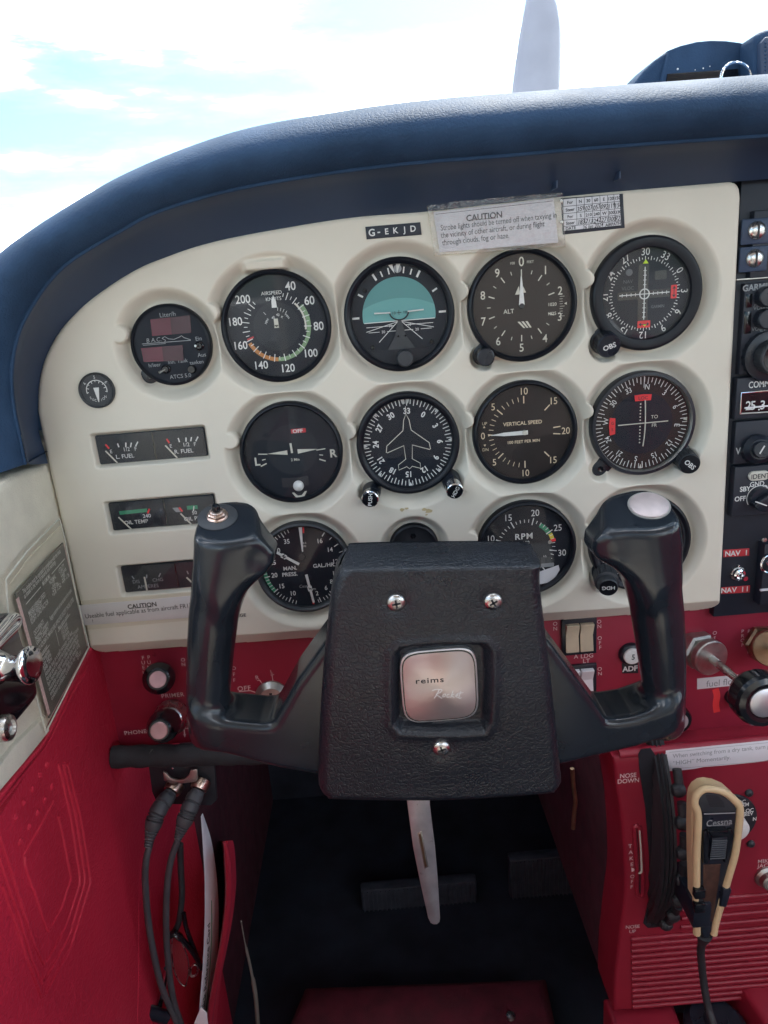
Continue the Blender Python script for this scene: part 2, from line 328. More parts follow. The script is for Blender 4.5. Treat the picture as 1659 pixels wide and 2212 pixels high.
# flat print: 2-D shapes gathered on a plane, one mesh per colour
_TX = {}
def text2d(s, bold=0.0, shear=0.0, space=1.0):
    k = (s, bold, shear, space)
    if k not in _TX:
        cu = bpy.data.curves.new('t', 'FONT'); cu.body = s; cu.size = 1.0; cu.align_x = 'CENTER'; cu.resolution_u = 3
        cu.offset = bold; cu.shear = shear; cu.space_character = space; cu.fill_mode = 'FRONT'
        ob = bpy.data.objects.new('t', cu); me = ob.to_mesh()
        V = np.array([v.co[:2] for v in me.vertices]).reshape(-1, 2); Fc = [tuple(p.vertices) for p in me.polygons]
        ob.to_mesh_clear(); bpy.data.objects.remove(ob); bpy.data.curves.remove(cu)
        if len(V): V[:, 1] -= 0.36          # centre on the cap height
        _TX[k] = (V, Fc)
    return _TX[k]
class Ink:
    def __init__(s, O, U=(1, 0, 0), V=(0, 0, 1), lift=0.00015):
        s.O = np.asarray(O, float); s.U = np.asarray(U, float); s.V = np.asarray(V, float); s.N = np.cross(s.U, s.V)
        s.v = []; s.f = []; s.lift = lift; s.k = 0
    def px(s, x, y):
        p = at_plane(x, y, s.O, s.N) - s.O; return np.array([p @ s.U, p @ s.V])
    def raw(s, P, Fc):
        b = len(s.v); h = s.lift + (s.k % 8)*0.000015; s.k += 1
        for p in P: s.v.append(s.O + s.U*p[0] + s.V*p[1] + s.N*h)
        s.f += [tuple(b + i for i in f) for f in Fc]; return s
    def text(s, t, x, y, size, ang=0.0, bold=0.0, sx=1.0, shear=0.0, space=1.0, align='c'):
        V, Fc = text2d(t, bold, shear, space)
        if not len(V): return s
        V = V*np.array([size*sx, size])
        if align == 'l': V = V - np.array([V[:, 0].min(), 0])
        if align == 'r': V = V - np.array([V[:, 0].max(), 0])
        a = -R_(ang); c, d = math.cos(a), math.sin(a)
        V = V @ np.array([[c, d], [-d, c]]) + np.array([x, y]); return s.raw(V, Fc)
    def poly(s, P): return s.raw(P, [tuple(range(len(P)))])
    def rect(s, x, y, w, h, ang=0.0):
        a = -R_(ang); c, d = math.cos(a), math.sin(a)
        P = np.array([[-w/2, -h/2], [w/2, -h/2], [w/2, h/2], [-w/2, h/2]]) @ np.array([[c, d], [-d, c]]) + np.array([x, y]); return s.poly(P)
    def line(s, p, q, w):
        p = np.asarray(p, float); q = np.asarray(q, float); d = q - p; d /= np.linalg.norm(d) + 1e-12; n_ = np.array([-d[1], d[0]])*w/2
        return s.poly([p - n_, q - n_, q + n_, p + n_])
    def pline(s, P, w, closed=False):
        P = np.asarray(P, float); n = len(P); A = []; B = []
        for i in range(n):
            a = P[(i-1) % n] if closed or i else P[i]; b = P[(i+1) % n] if closed or i < n-1 else P[i]
            d = b - a; d /= np.linalg.norm(d) + 1e-12; q = np.array([-d[1], d[0]])*w/2; A.append(P[i]-q); B.append(P[i]+q)
        m_ = n if closed else n - 1
        return s.raw(A + B, [(i, (i+1) % n, n + (i+1) % n, n + i) for i in range(m_)])
    def arc(s, r0, r1, a0, a1, n=24, c=(0, 0)):
        P = []
        for i in range(n+1):
            a = R_(a0 + (a1-a0)*i/n); P.append((c[0] + r0*math.sin(a), c[1] + r0*math.cos(a))); P.append((c[0] + r1*math.sin(a), c[1] + r1*math.cos(a)))
        return s.raw(P, [(2*i, 2*i+1, 2*i+3, 2*i+2) for i in range(n)])
    def disc(s, x, y, r, n=24): return s.poly([(x + r*math.cos(2*math.pi*i/n), y + r*math.sin(2*math.pi*i/n)) for i in range(n)])
    def tick(s, a, r0, r1, w, c=(0, 0)):
        q = R_(a); d = np.array([math.sin(q), math.cos(q)]); return s.line(np.array(c) + d*r0, np.array(c) + d*r1, w)
    def num(s, t, a, r, size, spin=False, c=(0, 0), bold=0.0, sx=0.9):
        q = R_(a); return s.text(t, c[0] + r*math.sin(q), c[1] + r*math.cos(q), size, a if spin else 0, bold, sx)
    def build(s, name, material, parent):
        return put(name, s.v, s.f, material, parent, smooth=0)

def plate(o, u, v, n_, pts, depth, name, material, parent=None, bev=0.0004, **k):
    """flat plate: 2-D outline (u,v) at origin o, front face there, swept back by depth along -n_"""
    P = [np.asarray(o) + np.asarray(u)*p[0] + np.asarray(v)*p[1] for p in pts]
    return MB().prism(P, -np.asarray(n_)*depth, bev).build(name, material, parent, **k)
def rrect(w, h, r, n=4, cx=0, cy=0):
    P = []
    for (sx, sy, a0) in ((1, 1, 0), (-1, 1, 90), (-1, -1, 180), (1, -1, 270)):
        for i in range(n+1):
            a = R_(a0 + 90*i/n); P.append((cx + sx*(w/2-r) + r*math.cos(a), cy + sy*(h/2-r) + r*math.sin(a)))
    return P
def quad_px(pts, y): return [at_y(px, py, y) for px, py in pts]

def sd_poly(X, Z, P):
    """signed distance to a polygon, negative inside (numpy)"""
    P = np.asarray(P, float); d = np.full(X.shape, 1e9); ins = np.zeros(X.shape, bool); n = len(P)
    for i in range(n):
        ax, az = P[i]; bx, bz = P[(i+1) % n]; ex, ez = bx-ax, bz-az; wx, wz = X-ax, Z-az
        t = np.clip((wx*ex + wz*ez)/(ex*ex + ez*ez + 1e-18), 0, 1); dx, dz = wx-ex*t, wz-ez*t
        d = np.minimum(d, dx*dx + dz*dz)
        c = ((az <= Z) & (bz > Z)) | ((bz <= Z) & (az > Z))
        with np.errstate(divide='ignore', invalid='ignore'): xi = ax + (Z-az)/(bz-az if abs(bz-az) > 1e-15 else 1e-15)*ex
        ins ^= c & (X < xi)
    d = np.sqrt(d); return np.where(ins, -d, d)
def sstep(a, b, x):
    t = np.clip((x-a)/(b-a), 0, 1); return t*t*(3-2*t)
def smin(a, b, k): h = np.clip(0.5 + 0.5*(b-a)/k, 0, 1); return b*(1-h) + a*h - k*h*(1-h)
def smax(a, b, k): return -smin(-a, -b, k)
def surface_nets(Fv, o, h):
    nx, ny, nz = Fv.shape; ins = Fv < 0
    cs = np.zeros((nx-1, ny-1, nz-1, 3)); ct = np.zeros((nx-1, ny-1, nz-1))
    I, J, K = np.meshgrid(np.arange(nx-1), np.arange(ny-1), np.arange(nz-1), indexing='ij')
    def sl(a, d): return a[d[0]:nx-1+d[0], d[1]:ny-1+d[1], d[2]:nz-1+d[2]]
    for ax in range(3):
        o1, o2 = [q for q in range(3) if q != ax]
        for i in (0, 1):
            for j in (0, 1):
                d0 = [0, 0, 0]; d0[o1] = i; d0[o2] = j; d1 = list(d0); d1[ax] = 1
                a, b = sl(Fv, d0), sl(Fv, d1); cr = (a < 0) != (b < 0)
                t = np.where(cr, a/np.where(cr, a-b, 1), 0)
                for q in range(3): cs[..., q] += np.where(cr, d0[q] + (t if q == ax else 0), 0)
                ct += cr
    act = ct > 0; idx = -np.ones(act.shape, int); idx[act] = np.arange(act.sum())
    base = np.stack([I, J, K], -1)[act]; V = (base + cs[act]/ct[act][:, None])*h + np.asarray(o)
    Q = []
    for ax in range(3):
        o1, o2 = (ax+1) % 3, (ax+2) % 3
        s0 = [slice(None)]*3; s1 = [slice(None)]*3; s0[ax] = slice(0, -1); s1[ax] = slice(1, None)
        a, b = ins[tuple(s0)], ins[tuple(s1)]; cr = np.argwhere(a != b); fl = a[tuple(cr.T)]
        ok = np.ones(len(cr), bool); dim = act.shape
        for q in (o1, o2): ok &= (cr[:, q] > 0) & (cr[:, q] < dim[q])
        cr, fl = cr[ok], fl[ok]
        def c(i, j): e = cr.copy(); e[:, o1] -= i; e[:, o2] -= j; return idx[tuple(e.T)]
        q = np.stack([c(1, 1), c(0, 1), c(0, 0), c(1, 0)], 1); q[~fl] = q[~fl][:, ::-1]; Q.append(q)
    return V, np.concatenate(Q).tolist()
# ================================================================== large structure
XL = -0.2585                                     # left side wall plane
INST = dict(                                     # picture centre of each bezel and its radius in metres
    airspeed=(596, 706, .0414), attitude=(863, 681, .0418), altimeter=(1130, 661, .0414), course=(1400, 635, .0418),
    turn=(629, 980, .0408), heading=(882, 960, .0411), vertical=(1136, 937, .0416), vor=(1391.5, 917, .0416),
    manifold=(656, 1229, .0400), clock=(895, 1184, .0205), tach=(1139, 1188, .0415), adf=(1385, 1175, .0425), fuelcomp=(368, 746, .0302))
YB = 0.003                                       # bezel front
ICEN = {k: at_y(v[0], v[1], YB) for k, v in INST.items()}
WINS = [[(201.5, 944), (438, 926), (444.5, 987), (213, 1004)], [(231, 1090), (458, 1073), (467, 1131), (241.5, 1147)], [(258, 1228), (480, 1211), (489, 1266), (268, 1282)]]
def win_box(q):
    P = np.array([at_y(x, y, 0.0) for x, y in q]); x0 = (P[0][0]+P[3][0])/2; x1 = (P[1][0]+P[2][0])/2
    z1 = (P[0][2]+P[1][2])/2; z0 = (P[2][2]+P[3][2])/2; return x0, x1, z0, z1
WBOX = [win_box(q) for q in WINS]

# ---- cream instrument panel: one moulded sheet with a dish round every instrument
def panel_cover():
    px = [(78, 889), (79, 845), (85, 804), (99.6, 760), (129, 710), (176, 657), (234, 614), (293, 578), (346, 555), (400, 534), (459, 518), (530, 503), (600, 490), (680, 477), (760, 465), (922, 452), (1100, 433), (1296, 412), (1450, 400), (1578, 389)]
    top = catmull([at_y(x, y, 0)[[0, 2]] for x, y in px], 3)
    def q(x, y): return at_y(x, y, 0)[[0, 2]]
    cr = catmull([q(1578, 389), q(1592, 394), q(1600, 405), q(1603, 425)], 4)[1:]
    br = catmull([q(1559, 1297), q(1556, 1312), q(1545, 1322), q(1520, 1329)], 4)
    bl = catmull([q(232, 1421), q(212, 1420), q(200, 1413), q(191, 1398)], 3)
    out_ = np.vstack([top, cr, br, bl, [q(186, 1370), q(101, 1003)]])
    h = 0.00075
    x0, x1 = out_[:, 0].min()-.002, out_[:, 0].max()+.002; z0, z1 = out_[:, 1].min()-.002, out_[:, 1].max()+.002
    xs = np.arange(x0, x1, h); zs = np.arange(z0, z1, h); X, Z = np.meshgrid(xs, zs)
    sd = sd_poly(X, Z, out_)
    # distance to the lower edge only
    lo = out_[len(top)+len(cr):len(top)+len(cr)+len(br)+len(bl)]; la, lb = q(232, 1421), q(1520, 1329); zb = la[1] + (X-la[0])*(lb[1]-la[1])/(lb[0]-la[0])
    db = Z - zb
    e = -sd
    Y = 0.0045*(1 - np.sqrt(np.clip(1 - (1 - np.clip(e/0.0045, 0, 1))**2, 0, 1)))
    lip = 0.0125
    Y = np.maximum(Y, 0.009*(1 - sstep(0, 1, 1)) + np.where(db < lip, 0.010*(1 - np.clip(db/lip, 0, 1)), 0))
    Y -= 0
    # soft ridge just over the lip
    dep = np.zeros_like(X)
    for k, (cx, cy, R) in INST.items():
        c = ICEN[k]; r = np.hypot(X-c[0], Z-c[2]); big = R > .025
        w = .0125 if big else .009; D = .0115 if big else .009
        d = D*(1 - sstep(R+.0015, R+w, r))
        if big and k not in ('attitude',):
            a = R_(287); ex, ez = c[0]+(R+.0075)*math.sin(a), c[2]+(R+.0075)*math.cos(a)
            d = d*sstep(.0055, .0078, np.hypot((X-ex), (Z-ez)))
        if k == 'airspeed':
            bx = np.abs(X-c[0]+.003); bz = Z-(c[2]+R+.003)
            d = d*(1 - .8*(1-sstep(.013, .019, bx))*sstep(-.006, -.002, bz)*(1-sstep(.002, .006, bz)))
        dep = np.maximum(dep, d)
        # dimple where a knob or screw ear sits
    def dish(px_, py_, r0, r1, D):
        c = at_y(px_, py_, 0); return D*(1 - sstep(r0, r1, np.hypot(X-c[0], Z-c[2])))
    for (a, b, r0, r1) in ((1046, 770, .008, .0115), (1310, 745, .010, .014), (320, 812, .007, .011), (800, 1062, .007, .011), (972, 1036, .008, .012), (1300, 1014, .007, .011), (1478, 988, .009, .013), (1308, 1250, .010, .014)):
        dep = np.maximum(dep, dish(a, b, r0, r1, .0105))
    for (a0, a1, b0, b1) in WBOX:
        dx = np.maximum(np.abs(X-(a0+a1)/2)-(a1-a0)/2, 0); dz = np.maximum(np.abs(Z-(b0+b1)/2)-(b1-b0)/2, 0); r = np.hypot(dx, dz)
        dep = np.maximum(dep, .006*(1 - sstep(.0004, .0032, r)))
    Y = np.maximum(Y, dep) + .00012*np.sin(X*37+1)*np.cos(Z*29)
    # trim to the outline
    keep = sd < h*1.0
    bd = keep & (sd > -h*.2)
    Xs, Zs = X.copy(), Z.copy()
    gx = np.gradient(sd, h, axis=1); gz = np.gradient(sd, h, axis=0)
    Xs[bd] -= sd[bd]*gx[bd]; Zs[bd] -= sd[bd]*gz[bd]; Y[bd] = np.maximum(Y[bd], .016)
    idx = -np.ones(X.shape, int); idx[keep] = np.arange(keep.sum())
    V = np.stack([Xs[keep], Y[keep], Zs[keep]], 1)
    a, b, c, d = idx[:-1, :-1], idx[:-1, 1:], idx[1:, 1:], idx[1:, :-1]; ok = (a >= 0) & (b >= 0) & (c >= 0) & (d >= 0)
    Fc = np.stack([a[ok], b[ok], c[ok], d[ok]], 1).tolist()
    o = put('instrument_panel', V, Fc, 'panel_cream', smooth=180, loc=at_y(830, 1390, 0.0))
    return tag(o, 'cream moulded instrument panel with dished round cut-outs full of dials', 'instrument panel')
panel = panel_cover()

# ---- navy padded glareshield: swept section
TRI = [((2700, 297), (2700, 204), (2700, 62)), ((1900, 363), (1900, 274), (1900, 135)), ((1578, 388), (1576, 298), (1576, 163)), ((1296, 412), (1296, 318), (1296, 183)), ((1100, 432), (1090, 336), (1080, 199)), ((922, 452), (900, 351), (880, 217)),
       ((760, 465), (730, 371), (700, 243)), ((600, 490), (560, 398), (540, 273)), ((459, 518), (440, 425), (400, 319)), ((346, 555), (330, 461), (280, 372)),
       ((293, 578), (263, 497), (205, 413)), ((234, 614), (205, 530), (140, 453)), ((176, 657), (146, 569), (80, 492)), ((129, 710), (103, 613), (20, 533)),
       ((99.6, 760), (70, 662), (-35, 585)), ((85, 804), (44, 712), (-75, 650)), ((78, 850), (30, 768), (-100, 730)), ((77, 889), (26, 822), (-105, 810)),
       ((80, 930), (31, 880), (-103, 880)), ((90, 966), (43, 940), (-100, 950)), ((100, 1000), (56, 1002), (-97, 1030))]
def glareshield():
    P = catmull([at_y(t[0][0]+(4 if t[0][0] < 200 else 1), t[0][1]+(5 if t[0][0] > 150 else 1), .0012) for t in TRI], 8); C = catmull([at_y(*t[1], -.048) for t in TRI], 8); O = catmull([at_y(*t[2], -.012) for t in TRI], 8)
    prof = catmull([(0, -.048), (.04, -.0535), (.14, -.0615), (.30, -.0665), (.48, -.064), (.66, -.0545), (.82, -.039), (.93, -.0215), (1.0, 0.0), (1.02, .03), (1.0, .10), (.97, .20), (.93, .40), (.90, .68)], 3)
    V = []; m_ = len(prof); n = len(C)
    for i in range(n):
        d = O[i] - C[i]
        for (t, y) in prof: V.append((C[i][0] + d[0]*t, y, C[i][2] + d[2]*t))
    Fc = [(i*m_+j, i*m_+j+1, (i+1)*m_+j+1, (i+1)*m_+j) for i in range(n-1) for j in range(m_-1)]
    Fc.append(tuple((n-1)*m_ + j for j in range(m_)))
    t = thing('glareshield', 'dark navy padded vinyl glareshield arching over the cream instrument panel', 'glareshield', C[40])
    put('padded_roll', V, Fc, 'shield_navy', t, 60)
    # soffit: from a welt under the crease back to the panel edge
    V = []; k = 9
    for i in range(n):
        a = C[i] + np.array([0, .0015, 0]); b = P[i]; nrm = C[i] - O[i]; nrm[1] = 0; nrm /= np.linalg.norm(nrm)
        for j in range(k):
            s_ = j/(k-1); p = a + (b-a)*s_; bul = .0035*math.sin(math.pi*s_) - (.0030*math.exp(-((s_-.07)/.05)**2))
            V.append(p - nrm*bul)
    Fc = [(i*k+j, (i+1)*k+j, (i+1)*k+j+1, i*k+j+1) for i in range(n-1) for j in range(k-1)]
    put('soffit', V, Fc, 'soffit_navy', t, 180)
    mb = MB(); mb.tube([C[i] + np.array([0, -.0012, -.0003]) for i in range(0, n, 2)], .0013, 8)
    mb.build('welt_seam', 'shield_navy', t)
    # two faint clips seen on the soffit
    for (x, y) in ((1205, 395), (1342, 375)):
        p = at_y(x, y, -.022); MB().box(p + [-.0007, .002, -.003], p + [.0007, .02, .002], .0005).build('soffit_clip', 'soffit_navy', t)
    return t
glareshield()
# dark bulkhead behind the panels: the metal the panels are screwed to
_bp = [at_y(x, y, 0) for x, y in ((84, 900), (100, 780), (178, 660), (298, 575), (462, 508), (760, 452), (1100, 420), (1578, 376), (2500, 300))]
_bp = [(p[0], .034, p[2]) for p in _bp] + [(.62, .034, -.30), (-.25, .034, -.30)]
b = MB().prism(_bp, (0, .01, 0), 0).build('panel_bulkhead', 'dark_void', loc=(0, .05, -.3)); struct(b)

# ---- windscreen, propeller and the ground outside
def windscreen():
    t = thing('windscreen', 'clear curved windscreen above the navy glareshield with sky behind it', 'windscreen', (0.3, .42, .08))
    V = []; nx, nz = 40, 14
    for i in range(nx):
        a = -1.15 + 2.3*i/(nx-1)
        for j in range(nz):
            s_ = j/(nz-1); rr = .80 - .02*s_
            V.append((.33 + rr*math.sin(a)*1.0, -.30 + (.62*math.cos(a)+.13) * (1.05-.55*s_) , .02 + .60*s_))
    Fc = [(i*nz+j, (i+1)*nz+j, (i+1)*nz+j+1, i*nz+j+1) for i in range(nx-1) for j in range(nz-1)]
    put('pane', V, Fc, 'windscreen_glass', t, 180)
windscreen()
def propeller():
    Y = 1.75
    c = at_y(1159, 700, Y); t = thing('propeller', 'pale grey propeller blade standing upright beyond the windscreen', 'propeller', c)
    L_ = [(1092, 330), (1098, 250), (1104, 195), (1114, 120), (1124, 60), (1133, 15), (1139, -10), (1150, -26)]
    Rr = [(1214, 330), (1214, 250), (1213, 190), (1214, 120), (1213, 60), (1207, 20), (1198, -8), (1180, -26)]
    A = [at_y(*p, Y) for p in L_]; B = [at_y(*p, Y) for p in Rr]
    hub_l = np.array([c[0]-.05, Y, c[2]]); hub_r = np.array([c[0]+.05, Y, c[2]])
    A = catmull([hub_l] + A, 4); B = catmull([hub_r] + B, 4); V = []; k = 12; n = len(A)
    for i in range(n):
        ctr = (A[i]+B[i])/2; half = (B[i]-A[i])/2; th = .022*(1 - i/(n-1)) + .006
        for j in range(k):
            q = 2*math.pi*j/k; V.append(ctr + half*math.cos(q) + np.array([0, th*math.sin(q) + .03*math.cos(q)*(1-i/n), 0]))
    Fc = [(i*k+j, i*k+(j+1) % k, (i+1)*k+(j+1) % k, (i+1)*k+j) for i in range(n-1) for j in range(k)] + [tuple((n-1)*k+j for j in range(k))]
    put('blade', V, Fc, 'prop_grey', t, 180)
    V2 = [2*c - np.array(v) for v in V]; V2 = [(v[0], 2*Y - v[1], v[2]) for v in V2]
    put('blade', V2, [tuple(reversed(f)) for f in Fc], 'prop_grey', t, 180)
    MB().lathe((c[0], Y-.12, c[2]), (0, 1, 0), [(.0, -.001), (.14, 0), (.14, .14), (.11, .28), (.06, .38), (.0, .42)], 32).build('spinner', 'vinyl_cream', t)
propeller()
g = MB().add([(-9000, -9000, -1.75), (9000, -9000, -1.75), (9000, 9000, -1.75), (-9000, 9000, -1.75)], [(0, 1, 2, 3)]).build('ground', 'concrete', loc=(0, 0, -1.75)); struct(g)

# ---- cabin: floor, firewall, roof, far wall and rear bulkhead (what shades the panel)
XR = 0.90
b = MB().box((XL-.03, -1.6, -.95), (XR+.03, .75, -.93)).build('floor', 'footwell_shade_black', loc=(.3, 0, -.94)); struct(b)
b = MB().box((XL-.03, .62, -.93), (XR+.03, .64, .0)).build('firewall', 'footwell_shade_black', loc=(.3, .73, -.93)); struct(b)
b = MB().box((XL-.05, -1.35, .48), (XR+.05, -.28, .51), .01).build('roof', 'roof_lining', loc=(.3, -1, .42)); struct(b)
b = MB().box((XR, -1.9, -.93), (XR+.02, .74, -.20)).build('right_wall', 'red_vinyl', loc=(XR, 0, -.93)); struct(b)
b = MB().box((XL-.03, -1.92, -.93), (XR+.03, -1.90, .20)).build('rear_bulkhead', 'bounce_cream', loc=(.3, -1.9, -.93)); struct(b)

def seat(x):  # added unseen seat, keeps light out of the footwell
    mb = MB(); mb.box((x-.23, -1.16, -.66), (x+.23, -.62, -.50), .05, 3); mb.box((x-.22, -1.30, -.55), (x+.22, -1.14, .12), .05, 3); mb.box((x-.13, -1.28, .14), (x+.13, -1.17, .32), .04, 3)
    struct(mb.build('added_unseen_seat', 'bounce_cream', loc=(x, -.9, -.66)))
seat(.03)  # unseen seat, added to keep light out of the footwell
# ---- left side wall in the plane x = XL
def wz(px, py): p = at_x(px, py, XL); return p[1], p[2]
def side_wall():
    t = thing('side_wall', 'left cabin side wall, cream vinyl above and crimson embossed vinyl below', 'side wall', (XL, -.15, -.5))
    # crimson lower part
    bl = [wz(192, 1404), wz(99, 1592), wz(0, 1712)]
    d = np.array(bl[2]) - np.array(bl[0]); far = np.array(bl[2]) + d*1.6
    # cream upper part
    top = [wz(101, 1003), wz(92, 1006), wz(70, 1012), wz(36, 1022), wz(0, 1046)]
    dt = np.array(top[-1]) - np.array(top[-2]); tf = (-1.6, top[-1][1])
    up = [(.05, bl[0][1]), (.05, top[0][1]+.02), (.004, top[0][1]+.02), (.002, top[0][1]+.001)] + top[1:] + [tf, (-1.6, far[1]), tuple(far), bl[1], bl[0]]
    def slab(pts, thick, name, material, bev=.002):
        P = [(XL, y, z) for y, z in pts]; return MB().prism(P, (-thick, 0, 0), bev, 3).build(name, material, t)
    slab(up, .03, 'upper_lining', 'vinyl_cream', .007)
    y0 = .70
    lowz = -.93
    yk = .17; fw = [(XL+.0012, y, z) for y, z in ((yk, bl[0][1]), (y0, bl[0][1]), (y0, lowz), (yk, lowz))]; MB().prism(fw, (-.03, 0, 0), 0).build('lower_lining_shaded', 'footwell_shade_maroon', t)  # forward part of the red lining, shade put into its colour
    lo = [tuple(bl[0]), (yk, bl[0][1]), (yk, lowz), (-1.6, lowz), (-1.6, far[1]-.002), (far[0], far[1]-.002), (bl[1][0], bl[1][1]-.002)]
    P = [(XL+.0015, y, z) for y, z in lo]; MB().prism(P, (-.03, 0, 0), 0).build('lower_lining', 'red_vinyl', t)
    # red piping on the seam
    def onw(px, py, o=.0): p = at_x(px, py, XL+.0015); return p + np.array([o, 0, 0])
    MB().tube(catmull([onw(194, 1402), onw(150, 1487), onw(99, 1594), onw(50, 1656), onw(-20, 1745)], 6), .0022, 10).build('piping', 'red_vinyl', t)
    MB().tube(catmull([onw(190, 1440), onw(150, 1512), onw(104, 1603), onw(55, 1668), onw(-20, 1762)], 6), .0012, 8).build('piping', 'red_vinyl', t)
    # cream door-frame strip
    q = [wz(88, 1546), wz(97, 1580), wz(40, 1650), wz(-25, 1725), wz(-40, 1690), wz(20, 1612)]
    MB().prism([(XL+.004, y, z) for y, z in q], (-.006, 0, 0), .0015).build('frame_strip', 'vinyl_cream', t)
    # embossed ridges: nested angular lines pressed in the vinyl (px from the photograph)
    def z3(p): return (p[0]*.3645, 1641.6 + p[1]*.3645)
    lines = [[(320, 245), (225, 420), (140, 560), (150, 640), (205, 790), (250, 930), (285, 1020), (365, 880), (420, 700), (412, 660), (375, 470), (345, 330)],
             [(345, 20), (420, 350), (472, 690), (470, 740), (390, 990), (262, 1218), (200, 1090), (130, 870), (60, 640), (-30, 380)],
             [(372, 20), (450, 350), (502, 690), (500, 735), (405, 1060), (252, 1330), (190, 1190), (110, 920), (40, 720), (-40, 470)],
             [(398, 20), (478, 350), (534, 700), (532, 740), (420, 1110), (250, 1420), (160, 1180), (90, 960), (10, 740)]]
    for ln in lines:
        P = [onw(*z3(p), .0001) for p in ln]
        MB().tube([P[0]] + [q for a_, b_, c_ in zip(P[:-2], P[1:-1], P[2:]) for q in (b_ + (a_-b_)*.06, b_ + (c_-b_)*.06)] + [P[-1]], .0013, 8).build('embossed_ridge', 'red_vinyl', t)
    for p in [(278, 30), (235, 95), (192, 172), (140, 255), (92, 340), (308, 160), (265, 235), (222, 315), (175, 398), (122, 487)]:
        c = onw(*z3(p)); MB().lathe(c, (1, 0, 0), [(.0030, -.001), (.0026, .0008), (.0012, .0016), (0, .0018)], 10).build('embossed_stud', 'red_vinyl', t)
    # faint vertical seam at the pocket edge
    MB().tube(catmull([onw(*z3(p), -.0006) for p in [(840, 560), (825, 760), (822, 1100), (815, 1560)]], 4), .001, 6).build('seam', 'red_vinyl', t)
    return t
side_wall()
# ================================================================== instruments
class Dial: pass
def instrument(key, name, label, face='dial_black', rim='bezel_black', rimw=.0045, yf=.0088, cat='gauge', glass=True, group=None):
    px, py, R = INST[key]; c = ICEN[key]; D = Dial(); D.R = R; D.c = c
    t = thing(name, label, cat, (c[0], .010, c[2]), group); D.t = t
    cc = (c[0], 0, c[2])
    MB().lathe(cc, (0, 1, 0), [(R-rimw, yf+.001), (R-rimw, YB+.0022), (R-rimw+.0006, YB+.0012), (R-.0022, YB), (R-.0008, YB+.0004), (R, YB+.0015), (R, .0155)], 72, cap=False).build('bezel', rim, t)
    MB().lathe((c[0], yf, c[2]), (0, 1, 0), [(R-rimw+.0006, 0), (R-rimw+.0006, .004)], 64).build('dial_face', face, t)
    D.yf = yf; D.r = R - rimw
    # printed things sit on the face: picture centre seen through the glass is the face's own centre
    D.ink = lambda lift=.00015: Ink((c[0], yf, c[2]), (1, 0, 0), (0, 0, 1), lift)
    if glass: MB().lathe((c[0], YB+.0030, c[2]), (0, 1, 0), [(R-rimw+.0004, 0), (0, 0)], 48, cap=False).build('glass', 'dial_glass', t)
    D.at = lambda u, v, dy=0: np.array([c[0]+u, yf-dy, c[2]+v])
    return D
def flat(D, ink_pts, name, material, dy=.0012, th=.0006, parent=None):
    P = [D.at(u, v, dy) for u, v in ink_pts]; return MB().prism(P, (0, th, 0), 0).build(name, material, parent or D.t)
def pol(r, a): return (r*math.sin(R_(a)), r*math.cos(R_(a)))
def needle(a, r0, r1, w0, w1, tip=0):
    q = R_(a); d = np.array([math.sin(q), math.cos(q)]); n_ = np.array([d[1], -d[0]])
    P = [d*r0 - n_*w0/2, d*r1 - n_*w1/2]
    if tip: P.append(d*(r1+tip))
    P += [d*r1 + n_*w1/2, d*r0 + n_*w0/2]; return P
def knob(name, c, r, h, material='black_plastic', parent=None, rib=.05, axis=(0, -1, 0), n=40, shaft=None, label=None, cat=None, group=None, chamf=.12):
    """ribbed knob standing out of a panel toward the pilot; c = base centre"""
    t = parent if parent is not None else None
    if t is None: t = thing(name, label, cat, c, group)
    mb = MB(); mb.lathe(c, axis, [(r*1.0, 0), (r, h*.12), (r, h*(1-chamf)), (r*.94, h*(1-chamf*.35)), (r*.84, h), (0, h)], n, rib=(-1, h*(1-chamf*.9), rib) if rib else None)
    mb.build('cap' if parent is None else name, material, t, 25); return t

def ear(par, a, b, r, y=.0093):
    a = np.asarray(a, float); b = np.asarray(b, float); d = (b-a)*[1, 0, 1]; d /= np.linalg.norm(d); n_ = np.array([d[2], 0, -d[0]]); P = [a - n_*r, ]
    an = [math.pi*i/12 for i in range(13)]; P = [a + n_*r] + [b + n_*r*math.cos(q) + d*r*math.sin(q) for q in an] + [a - n_*r]
    MB().prism([(p[0], y, p[2]) for p in P], (0, .008, 0), .0012, 2).build('bezel_ear', 'black_plastic', par)
# ---- airspeed indicator
D = instrument('airspeed', 'airspeed_indicator', 'round airspeed indicator with white, green and orange arcs, its pointer near the top', rimw=.0040)
R = D.R; w = D.ink()
ANG = {40: 25.6, 60: 57.2, 80: 93.5, 100: 132.7, 120: 171.8, 140: 209.8, 160: 248.5, 180: 281.3, 200: 313.6}
for k, a in ANG.items(): w.num(str(k), a, R*.765, .0088 if k < 100 else .0084, bold=.012)
ks = sorted(ANG)
for v in np.arange(35, 206, 5):
    a = np.interp(v, ks + [206], [ANG[k] for k in ks] + [322]) if v >= 40 else 18.5
    l_ = v % 10 == 0; w.tick(a, R*(.50 if l_ else .535), R*(.635 if l_ else .60), .00062 if l_ else .0005)
w.text('AIRSPEED', -.001, R*.595, .0037); w.text('KNOTS', 0, R*.49, .0036)
for tx, a, r in (('40', -16, .17), ('40', 12, .21), ('MPH', -58, .20), ('MPH', 52, .27), ('K', 36, .2)): w.num(tx, a, R*r, .0028 if tx == '40' else .0024, True)
for a in (-38, 10, 20, 30, 40): w.tick(a, R*.28, R*.34, .0003)
w.build('numerals', 'ink_white', D.t)
g = D.ink(.0001); g.arc(R*.555, R*.625, 55, 130); g.arc(R*.555, R*.625, 130, 184); g.build('green_arc', 'ink_sage', D.t)
